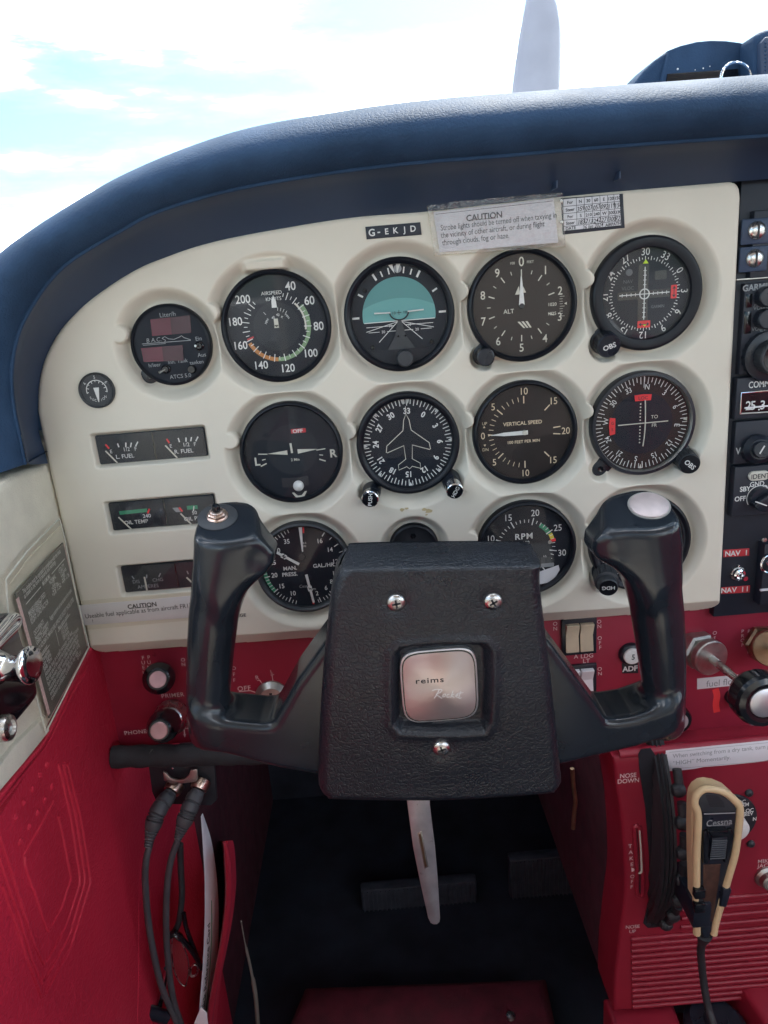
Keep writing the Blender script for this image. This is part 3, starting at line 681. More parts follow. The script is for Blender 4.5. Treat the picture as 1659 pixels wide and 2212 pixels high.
g = D.ink(.0001); g.arc(R*.555, R*.625, 184, 244); g.build('orange_arc', 'ink_amber', D.t)
g = D.ink(.0001); g.arc(R*.515, R*.548, 44, 100); g.build('white_arc', 'ink_pale', D.t)
g = D.ink(.0002); g.tick(251, R*.47, R*.60, .0013); g.build('red_line', 'ink_red', D.t)
flat(D, [(-.0016, .0002), (.0016, .0002), (.0014, .0012), (-.0014, .0012)], 'pointer_tail', 'ink_black')
flat(D, [(-.0017, -.0010), (.0017, -.0010), (.0015, .0058), (-.0015, .0058)], 'pointer_tail', 'ink_pale')
flat(D, [(-.0019, .0138), (.0019, .0138), (.0017, .0185), (0, .0228), (-.0017, .0185)], 'pointer', 'ink_white')
MB().lathe(D.at(0, 0, 0), (0, -1, 0), [(R*.43, 0), (R*.43, .00006)], 40).build('centre_disc', 'dial_grey', D.t)
MB().lathe(D.at(0, .0, .0015), (0, -1, 0), [(.0004, -.0006), (.0003, .0006)], 12).build('hub', 'black_gloss', D.t)

# ---- attitude indicator
D = instrument('attitude', 'attitude_indicator', 'artificial horizon with a teal sky half and white roll marks around the top', rimw=.0050, yf=.0098)
R = D.R; hz = -.0042; Rb = R*.665
def seg(r, a0, a1, n=40): return [pol(r, a0 + (a1-a0)*i/n) for i in range(n+1)]
ah = math.degrees(math.acos(hz/Rb))
w = D.ink(.0001); w.poly(seg(Rb, -ah, ah, 56)); w.build('sky_disc', 'horizon_teal', D.t)
w = D.ink(.0003)
P_ = []
for i in range(33):
    x = -Rb*.975 + 2*Rb*.975*i/32; P_ += [(x, .0058 + .0066*(1-(x/Rb)**2)), (x, math.sqrt(Rb*Rb - x*x))]
w.raw(P_, [(2*i, 2*i+2, 2*i+3, 2*i+1) for i in range(32)]); w.build('upper_sky_mask', 'horizon_dark', D.t)
w = D.ink(.0005); w.rect(0, hz, 2*Rb*.97, .0006)
for s_ in (-1, 1):
    w.line((s_*.0015, hz-.0006), (s_*Rb*.93, hz-.0066), .00045); w.line((s_*.0015, hz-.0006), (s_*Rb*.60, hz-.0148), .0005)
    w.line((s_*.0046, hz-.0033), (s_*Rb*.92, hz-.0033), .0004); w.text('10', s_*.0072, hz-.0033, .0028)
    w.line((s_*.0034, hz-.0072), (s_*.0100, hz-.0072), .0004); w.line((s_*.0158, hz-.0072), (s_*Rb*.87, hz-.0072), .0004); w.text('20', s_*.0129, hz-.0072, .0028)
for a, l_, wd in ((-60, .10, .0014), (60, .10, .0014), (-30, .125, .0016), (30, .125, .0016), (-20, .10, .001), (20, .10, .001), (-10, .11, .001), (10, .11, .001), (-90, .13, .0015), (90, .13, .0015)):
    w.tick(a, R*.725, R*(.725+l_), wd)
w.poly([(-.0060, R*.885), (-.0026, R*.885), (-.0012, R*.72)]); w.poly([(.0002, R*.885), (.0036, R*.885), (.0006, R*.72)])
w.build('markings', 'ink_white', D.t)
w = D.ink(.0004); w.disc(.0012, R*.80, .0030); w.build('index_disc', 'ink_grey', D.t)
w = D.ink(.0005); w.text('10', -.0040, .0018, .0030); w.text('10', .0046, .0018, .0030); w.rect(0, .0018, .0036, .0004); w.rect(0, .0018, .0004, .0036); w.build('pitch_marks', 'ink_black', D.t)
# aircraft symbol on a stalk
for s_ in (-1, 1):
    MB().tube([D.at(s_*.0066, .0022, .0026), D.at(s_*.0188, .0026, .0026)], .00055, 8).build('wing_bar', 'ink_white', D.t)
MB().tube([D.at(.0072*math.sin(R_(a)), .0026 + .0072*-math.cos(R_(a))*.85, .0024) for a in np.linspace(-88, 88, 16)], .00055, 8).build('wing_yoke', 'black_matte', D.t)
flat(D, [(-.0014, -.004), (.0014, -.004), (.0040, -.0150), (.0115, -.0265), (-.0115, -.0265), (-.0040, -.0150)], 'pedestal', 'grey_black', .0022)
flat(D, seg(R*.90, 128, 232, 30) + [(-R*.50, -R*.60), (R*.50, -R*.60)], 'lower_mask', 'dial_black', .0026)
for x_ in (-.0018, .0036): MB().lathe(D.at(x_, -.0155, .0025), (0, -1, 0), [(.0009, 0), (.0007, .0003)], 4).build('pedestal_screw', 'black_gloss', D.t)
for (u, v) in ((-.0245, .0195), (-.022, -.0225), (.0235, -.0215)): MB().lathe(D.at(u, v, 0), (0, -1, 0), [(.0017, 0), (.0012, .0008), (0, .0008)], 14).build('face_screw', 'black_gloss', D.t)
knob('caging_knob', D.at(.0018, -.0318, .002), .0062, .0125, 'grey_black', D.t, rib=0, chamf=.10)

# ---- altimeter
D = instrument('altimeter', 'altimeter', 'altimeter with ten numerals round its edge, both hands at zero', 'dial_brown_reflect', cat='gauge', rimw=.0038)
R = D.R; w = D.ink()
for k in range(10):
    a = 36*k + 1; w.num(str(k), a, R*.745 if k else R*.775, .0086 if k else .0096, bold=.008); w.tick(a, R*.52, R*.635, .0008)
    if k not in (2,): w.tick(a+18, R*.57, R*.635, .0005)
w.text('ALT', -.0098, -.0032, .0046, bold=.005); w.text('100', -.0063, R*.755, .0026); w.text('FEET', .0072, R*.755, .0026)
w.build('numerals', 'ink_pale', D.t)
w = D.ink(.0003); w.text('1020', .0234, -.0006, .0034, bold=.01); w.text('1025', .0232, -.0074, .0034, bold=.01)
for i in range(9): w.rect(.0302 + .0008*(i % 4 == 0), .0046 - i*.0018, .0024 + .0012*(i % 4 == 0), .00028)
w.poly([(.0325, -.0008), (.0345, .0002), (.0345, -.0018)]); w.build('pressure_scale', 'ink_pale', D.t)
flat(D, [(-.0021, .0008), (.0021, .0008), (.00035, .0215), (-.00035, .0215)], 'long_hand', 'ink_white', .0016)
flat(D, [(-.0048, .0085), (-.0012, .0085), (-.0018, .0145), (-.0024, .0135)], 'short_hand', 'ink_pale', .0012)
flat(D, [(.0012, .0095), (.0034, .0095), (.0014, .0140)], 'short_hand', 'ink_pale', .0012)
for i in range(3): flat(D, [(-.0034 + i*.0030, -.0115), (-.0016 + i*.0030, -.0115), (.0026 + i*.0024, -.0165), (.0012 + i*.0024, -.0165)], 'warning_stripe', 'ink_pale', .0004, .0002)
MB().lathe(D.at(0, 0, .0017), (0, -1, 0), [(.0022, -.0012), (.0018, .0003), (0, .0004)], 16).build('hub', 'black_matte', D.t)
kp = at_y(1046, 770, .001)
ear(D.t, kp + [.012, 0, .010], kp, .0078)
knob('setting_knob', kp + [0, .0045, 0], .0069, .0125, 'black_plastic', D.t, rib=.04, chamf=.08)

# ---- course deviation indicator (upper right)
D = instrument('course', 'course_indicator', 'course deviation indicator with white cross needles, red flags and thirty at the top', 'dial_black', rimw=.0085, yf=.0105)
R = D.R; w = D.ink()
for i, s_ in enumerate(('30', '33', '0', '3', '6', '9', '12', '15', '18', '21', '24', '27')): w.num(s_, 30*i, R*.735, .0076, True, bold=.004)
for i in range(72):
    a = 5*i; w.tick(a, R*(.585 if i % 2 == 0 else .60), R*(.655 if i % 2 == 0 else .63), .00055)
w.rect(0, 0, R*.92, .0006); w.rect(0, .0004, .0007, R*.92)
for i in range(-5, 6):
    if i: w.rect(i*.0034, 0, .0004, .0024); w.rect(0, i*.0034, .0024, .0004)
w.build('compass_ring', 'ink_white', D.t)
w = D.ink(.0004); w.arc(.0032, .0040, 0, 360, 30); w.build('centre_ring', 'ink_white', D.t)
for a, pw, ph in ((90, .0045, .0098), (180, .0098, .0052)):
    u, v = pol(R*.535, a); f = flat(D, rrect(pw, ph, .0003, 1, u, v), 'warning_flag', 'ink_brightred', .0008, .0003)
    k = Ink(D.at(0, 0, .0009)); h_ = ph/2 if a == 90 else pw/2; ax = (0, 1) if a == 90 else (1, 0)
    pa = np.array(ax)*h_*.55; k.line((u-pa[0], v-pa[1]), (u+pa[0], v+pa[1]), .0006)
    for sg in (-1, 1):
        tip = np.array([u, v]) + np.array(ax)*h_*.85*sg; bs = np.array([u, v]) + np.array(ax)*h_*.45*sg; nn = np.array([ax[1], ax[0]])*.0014; k.poly([bs-nn, bs+nn, tip])
    k.build('flag_arrow', 'ink_black', D.t)
w = D.ink(.0010); w.poly([(-.0022, R*.525), (.0022, R*.525), (0, R*.60)]); w.poly([(-.0012, -R*.535), (.0022, -R*.535), (.0005, -R*.575)]); w.build('index_mark', 'ink_lime', D.t)
w = D.ink(); w.text('GARMIN', .0105, -.0098, .0030, bold=.02, sx=.9); w.text('NAV', -.0128, .0100, .0036); w.text('VLOC', -.0128, .0052, .0036); w.build('face_lettering', 'ink_dim', D.t)
flat(D, rrect(.0090, .0064, .0004, 1, .0120, .0128), 'annunciator_window', 'black_gloss', .0002, .0002)
for sx_ in (0,): flat(D, rrect(.0078, R*1.05, .001, 2, -.0010, 0), 'needle_slot', 'black_gloss', .00006, .00005)
flat(D, rrect(R*.98, .0060, .001, 2, 0, -.0004), 'needle_slot', 'black_gloss', .00005, .00005)
MB().lathe(D.at(-.0120, .0165, 0), (0, -1, 0), [(.0026, 0), (.0022, .0004), (0, .0005)], 20).build('light_sensor', 'ink_dim', D.t)
MB().lathe((D.c[0], YB+.001, D.c[2]), (0, 1, 0), [(R*.80, .006), (R*.80, .0012), (R*.86, .0004)], 60, cap=False).build('inner_rim', 'black_matte', D.t)
kp = at_y(1315, 747, -.004); kb = at_y(1306, 738, .006)
ear(D.t, kb + [.012, 0, .010], kb, .0100)
MB().lathe(kb, kp-kb, [(.0092, 0), (.0092, .0105), (.0083, .0118), (0, .0120)], 48, rib=(-1, .0104, .07)).build('course_knob', 'black_plastic', D.t, 25)
ax = (kp-kb)/np.linalg.norm(kp-kb); k = axis_ink(kb + ax*.0121, ax); k.text('OBS', 0, 0, .0054, -18, .025); k.build('knob_lettering', 'ink_white', D.t)

# ---- turn coordinator
D = instrument('turn', 'turn_coordinator', 'turn coordinator marked L and R, a white ball at its bottom', 'dial_black', rimw=.0034)
R = D.R; w = D.ink()
w.text('L', -R*.70, -.0052, .0090, 0, .03); w.text('R', R*.80, -.0035, .0090, 0, .03)
for s_ in (-1, 1):
    w.line((s_*R*.48, .0000), (s_*R*.66, .0006*1), .0008)
    w.line((s_*R*.53, -.0040), (s_*R*.60, -.0045), .0007); w.line((s_*R*.52, -.0075), (s_*R*.64, -.0095), .0010)
w.text('2 Min', .0020, -.0062, .0031, 0, .012); w.build('numerals', 'ink_pale', D.t)
w = D.ink(.00008); w.disc(0.0006, .002, R*.50, 40); w.build('centre_disc', 'dial_grey', D.t)
flat(D, [(-R*.47, .0004), (-.0035, -.0016), (-.0035, .0020)], 'wing_needle', 'ink_pale', .0014); flat(D, [(R*.50, .0010), (.0048, -.0014), (.0048, .0022)], 'wing_needle', 'ink_pale', .0014)
flat(D, [(-.0006, -.0005), (.0010, -.0005), (.0006, .0074), (-.0010, .0074)], 'tail_needle', 'ink_pale', .0014)
flat(D, rrect(.0118, .0034, .0003, 1, .0072, .0168), 'off_flag', 'ink_red', .0006, .0003)
k = Ink(D.at(0, 0, .0007)); k.text('OFF', .0066, .0168, .0042, 0, .02, 1.1); k.build('flag_lettering', 'ink_white', D.t)
arcp = [pol(R*1.9, a) for a in np.linspace(188, 172, 12)]
arcp = [(u, v + R*1.9 - R*.52) for u, v in arcp]; arcq = [(u, v - .0078) for u, v in arcp[::-1]]
flat(D, arcp + arcq, 'ball_tube', 'ink_black', .0004, .0003)
MB().lathe(D.at(.0022, -R*.685, .0010), (0, -1, 0), [(.0044, -.001), (.0042, .0012), (.0030, .0026), (0, .0034)], 28).build('slip_ball', 'ink_white', D.t)
flat(D, [(-.0036, -.0332), (-.0020, -.0332), (.0008, -.0360), (.0038, -.0360), (.0068, -.0328), (.0086, -.0328), (.0050, -.0384), (-.0002, -.0386)], 'ball_mark', 'ink_pale', .0012, .0003)

# ---- heading indicator
D = instrument('heading', 'heading_indicator', 'heading indicator with the white outline of an aircraft from above', 'dial_black', rimw=.0055)
R = D.R; w = D.ink()
for i, s_ in enumerate(('33', '0', '3', '6', '9', '12', '15', '18', '21', '24', '27', '30')): w.num(s_, 30*i + 2, R*.63, .0064, True, bold=.03)
for i in range(72): w.tick(5*i + 2, R*(.73 if i % 2 == 0 else .76), R*.855, .0007)
for a in (45, 90, 135, 180, 225, 270, 315):
    b = R_(a); d = np.array([math.sin(b), math.cos(b)]); n_ = np.array([d[1], -d[0]]); w.poly([d*R*.86 - n_*.0015, d*R*.86 + n_*.0015, d*R*.785])
w.poly([(-.0036, R*.865), (-.0006, R*.865), (-.0004, R*.77), (-.0024, R*.77)]); w.poly([(.0006, R*.865), (.0036, R*.865), (.0022, R*.77), (.0004, R*.77)])
w.build('compass_card', 'ink_white', D.t)
w = D.ink(.0006)
pl_ = [(0, .0235), (.0022, .0185), (.0030, .0120), (.0034, .0102), (.0170, -.0010), (.0178, -.0062), (.0170, -.0066), (.0034, -.0018), (.0026, -.0130), (.0088, -.0172), (.0088, -.0215), (.0022, -.0192), (0, -.0212)]
pl_ = [(u, v) for u, v in pl_] + [(-u, v) for u, v in pl_[-2:0:-1]]
w.pline(pl_, .0006, True); w.line((0, .0235), (0, .0295), .0005); w.build('aircraft_outline', 'ink_pale', D.t)
def small_knob(D, a, b, txt, ang):
    base = at_y(*a, .009); tip = at_y(*b, -.012)
    ax = (tip-base); h_ = np.linalg.norm(ax); ax /= h_
    MB().lathe(base, ax, [(.0078, -.004), (.0070, h_*.55)], 24).build('knob_stem', 'black_plastic', D.t)
    MB().lathe(base, ax, [(.0060, h_*.48), (.0068, h_*.54), (.0068, h_*.97), (.0062, h_)], 44, rib=(h_*.56, h_*.94, .05)).build('knob_cap', 'chrome', D.t, 25)
    MB().lathe(base, ax, [(.0060, h_-.001), (.0058, h_+.0006), (0, h_+.0006)], 30).build('knob_insert', 'black_gloss', D.t)
    k = axis_ink(base + ax*(h_+.0007), ax); k.text(txt, 0.0002, 0, .0044, ang, .012); k.build('knob_lettering', 'ink_white', D.t)
small_knob(D, (803, 1061), (799, 1079), 'PUSH', -82); small_knob(D, (974, 1036), (983, 1062), 'HDG', -62)
k = Ink(at_y(799, 1079, -.012) + [-.0036, -.0012, -.0008]); 

# ---- vertical speed indicator
D = instrument('vertical', 'vertical_speed_indicator', 'vertical speed indicator with cream numerals and its needle level at zero', 'dial_brown_reflect', rimw=.0036)
R = D.R; w = D.ink()
for s_, a, r in (('0', 270, .80), ('5', 313, .80), ('10', 0, .795), ('15', 45, .80), ('20', 92, .80), ('15', 137, .80), ('10', 180, .80), ('5', 228, .80)): w.num(s_, a, R*r, .0078, bold=.004)
for a in (313, 0, 45, 85, 97, 137, 180, 228): w.tick(a, R*.56, R*.70, .0009)
for i in range(1, 5): w.tick(270 + i*8.6, R*.60, R*.69, .0005); w.tick(270 - i*8.6, R*.60, R*.69, .0005); w.tick(313 + i*9.4, R*.60, R*.69, .0005); w.tick(228 - i*9.4, R*.60, R*.69, .0005)
w.text('VERTICAL SPEED', -.0012, .0078, .0042, 0, .012); w.text('100 FEET PER MIN', -.0008, -.0072, .0034, 0, .012)
w.text('UP', -R*.76, .0098, .0034); w.text('DN', -R*.76, -.0114, .0034)
w.poly([(-R*.77-.001, .0062), (-R*.77+.001, .0062), (-R*.77, .0080)]); w.poly([(-R*.77-.001, -.0072), (-R*.77+.001, -.0072), (-R*.77, -.0090)])
w.build('numerals', 'ink_cream', D.t)
flat(D, [(-R*.60, .0002), (-R*.70, .0010), (-R*.70, -.0008)], 'zero_mark', 'ink_cream', .0003, .0002)
flat(D, [(.0026, -.0017), (-.0165, -.0014), (-.0215, -.0007), (-.027, -.0002), (-.027, .0002), (-.0215, .0007), (-.0165, .0014), (.0026, .0017)], 'pointer', 'ink_white', .0016)
MB().lathe(D.at(0, 0, .0016), (0, -1, 0), [(.0020, -.001), (.0018, .0009), (.0006, .0012), (0, .0010)], 20).build('hub', 'ink_pale', D.t)

# ---- VOR indicator (middle right)
D = instrument('vor', 'bearing_indicator', 'bearing indicator with two red flags lettered LOC and GS', 'dial_brown_reflect', 'steel_dull', rimw=.0036)
MB().lathe((D.c[0], 0, D.c[2]), (0, 1, 0), [(D.R-.0030, YB-.0002), (D.R-.0006, YB), (D.R+.0002, YB+.0016), (D.R+.0002, .0155)], 72, cap=False).build('outer_rim', 'black_plastic', D.t)
R = D.R; w = D.ink()
for i, s_ in enumerate(('N', '3', '6', 'E', '12', '15', 'S', '21', '24', 'W', '30', '33')): w.num(s_, 30*i + 7.5, R*.70, .0060, True, bold=.004)
for i in range(72): w.tick(5*i + 7.5, R*(.75 if i % 2 == 0 else .79), R*.885, .0006)
w.rect(.0012, R*.79, .0005, R*.22); w.build('compass_card', 'ink_white', D.t)
w = D.ink(.0003)
for i in range(-6, 7): w.disc(-.0012, i*.0026, .00062, 10)
w.text('TO', .0102, .0046, .0040); w.text('FR', .0102, -.0022, .0040); w.build('face_lettering', 'ink_pale', D.t)
w = D.ink(.00008); w.disc(0, 0, R*.60, 44); w.build('centre_disc', 'dial_black', D.t)
cp = [(.0018, .0185), (.0022, .010), (.0024, .0), (.0020, -.010), (.0010, -.0185)]
MB().tube([D.at(u, v, .0018) for u, v in catmull([(a, b) for a, b in cp], 4)], .00045, 6).build('course_needle', 'ink_pale', D.t)
MB().tube([D.at(u, v, .0022) for u, v in ((-.0195, .0002), (.0205, .0006))], .00045, 6).build('glide_needle', 'ink_pale', D.t)
def flagp(u, v, wd, ht, curve):
    P = [(u-wd/2, v-ht/2), (u+wd/2, v-ht/2), (u+wd/2*1.1, v+ht/2), (u, v+ht/2+curve), (u-wd/2*1.1, v+ht/2)]; return P
flat(D, flagp(.0004, .0205, .0125, .0046, .0005), 'warning_flag', 'ink_brightred', .0010, .0003)
flat(D, [(-.0214, -.0068), (-.0214, .0058), (-.0258, .0066), (-.0264, 0), (-.0256, -.0078)], 'warning_flag', 'ink_brightred', .0010, .0003)
k = Ink(D.at(0, 0, .0011)); k.text('LOC', .0004, .0205, .0036, 0, .0, 1.1); k.text('G', -.0236, .0022, .0034); k.text('S', -.0238, -.0030, .0034); k.build('flag_lettering', 'ink_black', D.t)
w = D.ink(.0003); w.poly([(R*.80, .0006), (R*.88, .0024), (R*.88, -.0008)]); w.poly([(-.0012, -R*.89), (.0012, -R*.89), (0, -R*.80)]); w.build('index_mark', 'ink_pale', D.t)
kb = at_y(1478, 988, .007); kp = at_y(1490, 1003, -.008); ax = kp-kb; h_ = np.linalg.norm(ax); ax /= h_
ear(D.t, kb + [-.014, 0, .012], kb + [.002, 0, -.001], .0092)
MB().lathe(kb, ax, [(.0080, 0), (.0084, h_*.2), (.0084, h_*.92), (.0078, h_)], 56, rib=(-1, h_*.9, .08)).build('course_knob', 'grey_black', D.t, 25)
MB().lathe(kb, ax, [(.0079, h_-.0004), (.0077, h_+.0006), (0, h_+.0006)], 32).build('knob_insert', 'black_gloss', D.t)
k = axis_ink(kb + ax*(h_+.0007), ax); k.text('OBS', 0, 0, .0054, 42, .02); k.build('knob_lettering', 'ink_white', D.t)
eb = at_y(1300, 1016, .006)
ear(D.t, eb + [.010, 0, .010], eb, .0066)
MB().lathe([eb[0], .0093, eb[2]], (0, -1, 0), [(.0026, 0), (.0020, .0008), (0, .0004)], 14).build('ear_screw', 'black_gloss', D.t)

# ---- manifold pressure and fuel flow gauge
D = instrument('manifold', 'manifold_pressure_gauge', 'manifold pressure and fuel flow gauge with two white hands behind the left grip', 'dial_black', 'grey_black', rimw=.0040)
R = D.R; w = D.ink()
MP = {10: 208, 15: 233, 20: 258, 25: 283, 30: 308, 35: 333}
for k, a in MP.items(): w.num(str(k), a, R*.66, .0058, bold=.012)
for v in range(8, 38): w.tick(208 + (v-10)*5, R*(.76 if v % 5 == 0 else .80), R*.88, .0008 if v % 5 == 0 else .0006)
for s_, a in (('16', 33), ('14', 58), ('12', 83), ('10', 106), ('8', 124), ('6', 140), ('2', 160)): w.num(s_, a + 2, R*.66, .0056, bold=.01); w.tick(a + 2, R*.77, R*.88, .0008)
for a in (47, 72, 96, 118, 134, 146, 151, 156, 165): w.tick(a, R*.80, R*.88, .0006)
w.text('MAN.', -R*.30, -.0004, .0048, 0, .02); w.text('PRESS.', -R*.32, -.0058, .0048, 0, .02); w.text('GAL./HR.', R*.42, -.0002, .0048, 0, .015)
w.text('18.5', .0020, R*.52, .0024); w.text('PSI', .0022, R*.45, .0024); w.text('PSI', .0062, -R*.53, .0022)
w.build('numerals', 'ink_white', D.t)
w = D.ink(.0002); w.text('Cessna', -.0012, -R*.44, .0040, 0, 0, .9, .2); w.build('maker_lettering', 'ink_grey', D.t)
w = D.ink(.0001); w.arc(R*.80, R*.88, 233, 283); w.build('green_arc', 'ink_green', D.t)
w = D.ink(.0003); w.tick(5, R*.74, R*.88, .0014); w.tick(173, R*.68, R*.88, .0014); w.build('red_line', 'ink_brightred', D.t)
def handle_(a, r0, r1, wd, letter, nm):
    P = needle(a, R*r0, R*r1, wd, wd*.8, .001); flat(D, P, nm, 'ink_white', .0016)
    mid = pol(R*(r0+r1)/2, a); flat(D, [(mid[0]+x*math.cos(R_(a))+y*math.sin(R_(a)), mid[1]-x*math.sin(R_(a))+y*math.cos(R_(a))) for x, y in rrect(wd*1.7, wd*2.0, .0004, 2)], nm, 'ink_white', .0020)
    k = Ink(D.at(0, 0, .0021)); k.text(letter, mid[0], mid[1], .0042, a-60, .02); k.build('hand_lettering', 'ink_black', D.t)
handle_(305, .12, .84, .0022, 'M', 'pressure_hand'); handle_(172, .18, .82, .0022, 'F', 'flow_hand')
flat(D, needle(1, R*.34, R*.88, .0010, .0028), 'fixed_pointer', 'ink_white', .0012)
for q in ((-.001, .0110), (.0020, -.0085)): MB().lathe(D.at(q[0], q[1]-.002, .0), (0, -1, 0), [(.0030, 0), (.0026, .0006), (0, .0006)], 20).build('face_screw', 'dial_grey', D.t)

# ---- clock opening, mostly behind the yoke
D = instrument('clock', 'blanked_dial', 'small blanked black dial peeping over the top of the control yoke', 'black_matte', rimw=.002, cat='gauge', glass=False)
MB().lathe(D.at(0, .0085, 0), (0, -1, 0), [(.0026, 0), (.0020, .0008), (.0006, .0004)], 6).build('centre_stud', 'black_gloss', D.t)

# ---- tachometer
D = instrument('tach', 'tachometer', 'engine tachometer with a green, yellow and red arc, half hidden by the yoke', 'dial_black', rimw=.0036)
R = D.R; w = D.ink(); TA = lambda v: 290 + (v-10)*(111-290+360)/20.0*1.0 if False else -70 + (v-10)*8.55
for v in (5, 10, 15, 20, 25, 30, 35): w.num(str(v), TA(v) + (2 if v > 20 else 0), R*.755, .0080, bold=.004)
for v in np.arange(4, 36.1, 1): l_ = abs(v % 5) < .01; w.tick(TA(v), R*(.49 if l_ else .535), R*(.64 if l_ else .60), .0009 if l_ else .0006)
w.text('RPM', -.0014, R*.25, .0072, 0, .02, 1.05, 0, 1.15); w.text('X100', -.0012, R*.11, .0040, 0, .01); w.text('10', R*.38, -.0094, .0030); w.build('numerals', 'ink_white', D.t)
w = D.ink(.0001); w.arc(R*.50, R*.59, TA(22), TA(25.5)); w.build('green_arc', 'ink_green', D.t)
w = D.ink(.0001); w.arc(R*.52, R*.60, TA(25.5), TA(27)); w.build('yellow_arc', 'ink_yellow', D.t)
w = D.ink(.0003); w.arc(R*.50, R*.62, TA(27), TA(27.7)); w.build('red_line', 'ink_brightred', D.t)
for i in range(4):
    flat(D, rrect(.0042, .0058, .0003, 1, R*.12 + i*.0048, -.0128), 'hour_drum', 'grey_black', .0004, .0003)
flat(D, rrect(.0190, .0034, .0004, 1, R*.34, -.0172), 'drum_frame', 'ink_grey', .0006, .0003)
flat(D, [(.0085, -.0235), (.0275, -.0180), (.0285, -.0225), (.0225, -.0330), (.0085, -.0345)], 'service_sticker', 'paper', .0005, .0002)
flat(D, needle(248, R*.02, R*.48, .0018, .0008, .001), 'pointer', 'ink_white', .0016)
MB().lathe(D.at(0, 0, .0016), (0, -1, 0), [(.0034, -.001), (.003, .0009), (0, .001)], 20).build('hub', 'black_plastic', D.t)
MB().lathe(D.at(R*.49, .0032, .0004), (0, -1, 0), [(.0017, 0), (.0013, .0006), (0, .0006)], 14).build('face_screw', 'steel_dull', D.t)

# ---- direction finder dial behind the right grip
D = instrument('adf', 'direction_finder', 'direction finder dial mostly hidden behind the right yoke grip', 'dial_black', rimw=.0050)
R = D.R; w = D.ink()
for i, s_ in enumerate(('N', '3', '6', 'E', '12', '15', 'S', '21', '24', 'W', '30', '33')): w.num(s_, 30*i - 8, R*.62, .0070, True, bold=.01)
for i in range(72): w.tick(5*i - 8, R*(.72 if i % 2 == 0 else .75), R*.80, .0006)
for a in (0, 45, 90, 135, 180, 222, 270, 315):
    b = R_(a); d = np.array([math.sin(b), math.cos(b)]); n_ = np.array([d[1], -d[0]]); w.poly([d*R*.86 - n_*.0024, d*R*.86 + n_*.0024, d*R*.75] if a != 222 else [d*R*.70 - n_*.0026, d*R*.70 + n_*.0026, d*R*.82])
w.build('compass_card', 'ink_white', D.t)
flat(D, needle(20, -R*.5, R*.58, .0016, .0016, .004), 'pointer', 'ink_amber', .0015)
MB().lathe((D.c[0], YB+.001, D.c[2]), (0, 1, 0), [(R*.86, .0065), (R*.86, .0012), (R*.90, .0004)], 60, cap=False).build('inner_rim', 'black_matte', D.t)
kb = at_y(1306, 1238, .006); kp = at_y(1314, 1270, -.016); ax = kp-kb; h_ = np.linalg.norm(ax); ax /= h_
ear(D.t, kb + [.012, 0, .010], kb, .0098)
MB().lathe(kb, ax, [(.0096, 0), (.0100, h_*.1), (.0100, h_*.62), (.0080, h_*.66), (.0080, h_*.96), (.0074, h_)], 56, rib=(-1, h_*.6, .08)).build('heading_knob', 'grey_black', D.t, 25)
MB().lathe(kb, ax, [(.0075, h_-.0004), (.0072, h_+.0006), (0, h_+.0006)], 32).build('knob_insert', 'black_gloss', D.t)
k = axis_ink(kb + ax*(h_+.0007), ax); k.text('HDG', 0, .0002, .0048, 178, .02); k.build('knob_lettering', 'ink_white', D.t)

# ---- fuel computer
D = instrument('fuelcomp', 'fuel_computer', 'black round fuel computer with two dark red displays and German lettering', 'dial_black', rimw=.0018, yf=.0050, cat='gauge', glass=False)
R = D.R; I_ = D.ink()
def onf(x, y): return tuple(I_.px(x, y))
for q in ([(325, 690), (411, 681), (414, 719), (329, 726)], [(305, 752), (395, 745), (397, 779), (311, 782)]):
    P = [onf(*p) for p in q]; flat(D, P, 'display_window', 'display_maroon', .0004, .0003)
    m0 = [P[0], ((P[0][0]+P[1][0])/2, (P[0][1]+P[1][1])/2 ), ((P[2][0]+P[3][0])/2, (P[2][1]+P[3][1])/2), P[3]]
    flat(D, m0, 'lit_segment', 'display_red', .0006, .0002)
w = I_
def ptx(s_, x, y, sz, **k): u, v = onf(x, y); w.text(s_, u, v, sz, -1.5, **k)
ptx('Liter/h', 362, 679, .0046, bold=.004); ptx('B A.C.', 332, 734, .0044, shear=.15, bold=0); ptx('Ein', 429, 731, .0042, bold=.004); ptx('Aus', 436, 766, .0042, bold=.004)
ptx('h/leer', 334, 788, .0040, bold=.004); ptx('Inh. Tank', 384, 780, .0040, bold=.004); ptx('tanken', 425, 782, .0040, bold=.004); ptx('ATCS 5.0', 390, 812, .0042, bold=.004)
w.line(onf(307, 743), onf(412, 735), .0005); w.line(onf(309, 746), onf(358, 742), .0004)
w.pline([onf(*p) for p in ((350, 731), (356, 727), (364, 732), (376, 733), (388, 728), (392, 725), (397, 729), (412, 734))], .0005)
w.pline([onf(*p) for p in ((350, 731), (358, 735), (355, 740))], .0005)
w.build('lettering', 'ink_grey', D.t)
def toggle(par, c, tip, r=.0026):
    MB().lathe(c, (0, -1, 0), [(r*1.35, 0), (r*1.3, .0012), (r, .0016), (r*.8, .0030), (0, .0030)], 18).build('switch_collar', 'black_gloss', par)
    MB().tube([c + np.array([0, -.002, 0]), tip], [.0007, .0010], 10).build('switch_lever', 'steel_dull', par)
c = D.at(*onf(431, 747)); toggle(D.t, c, c + [-.0015, -.007, .0005]); c = D.at(*onf(359, 797)); toggle(D.t, c, c + [-.0040, -.006, -.0018])
MB().lathe(D.at(*onf(415, 797)), (0, -1, 0), [(.0034, 0), (.0030, .003), (.0026, .0036), (0, .0036)], 20).build('push_button', 'black_gloss', D.t)
c = at_y(320, 811, .006); ear(D.t, c + [.012, 0, .013], c, .0068)
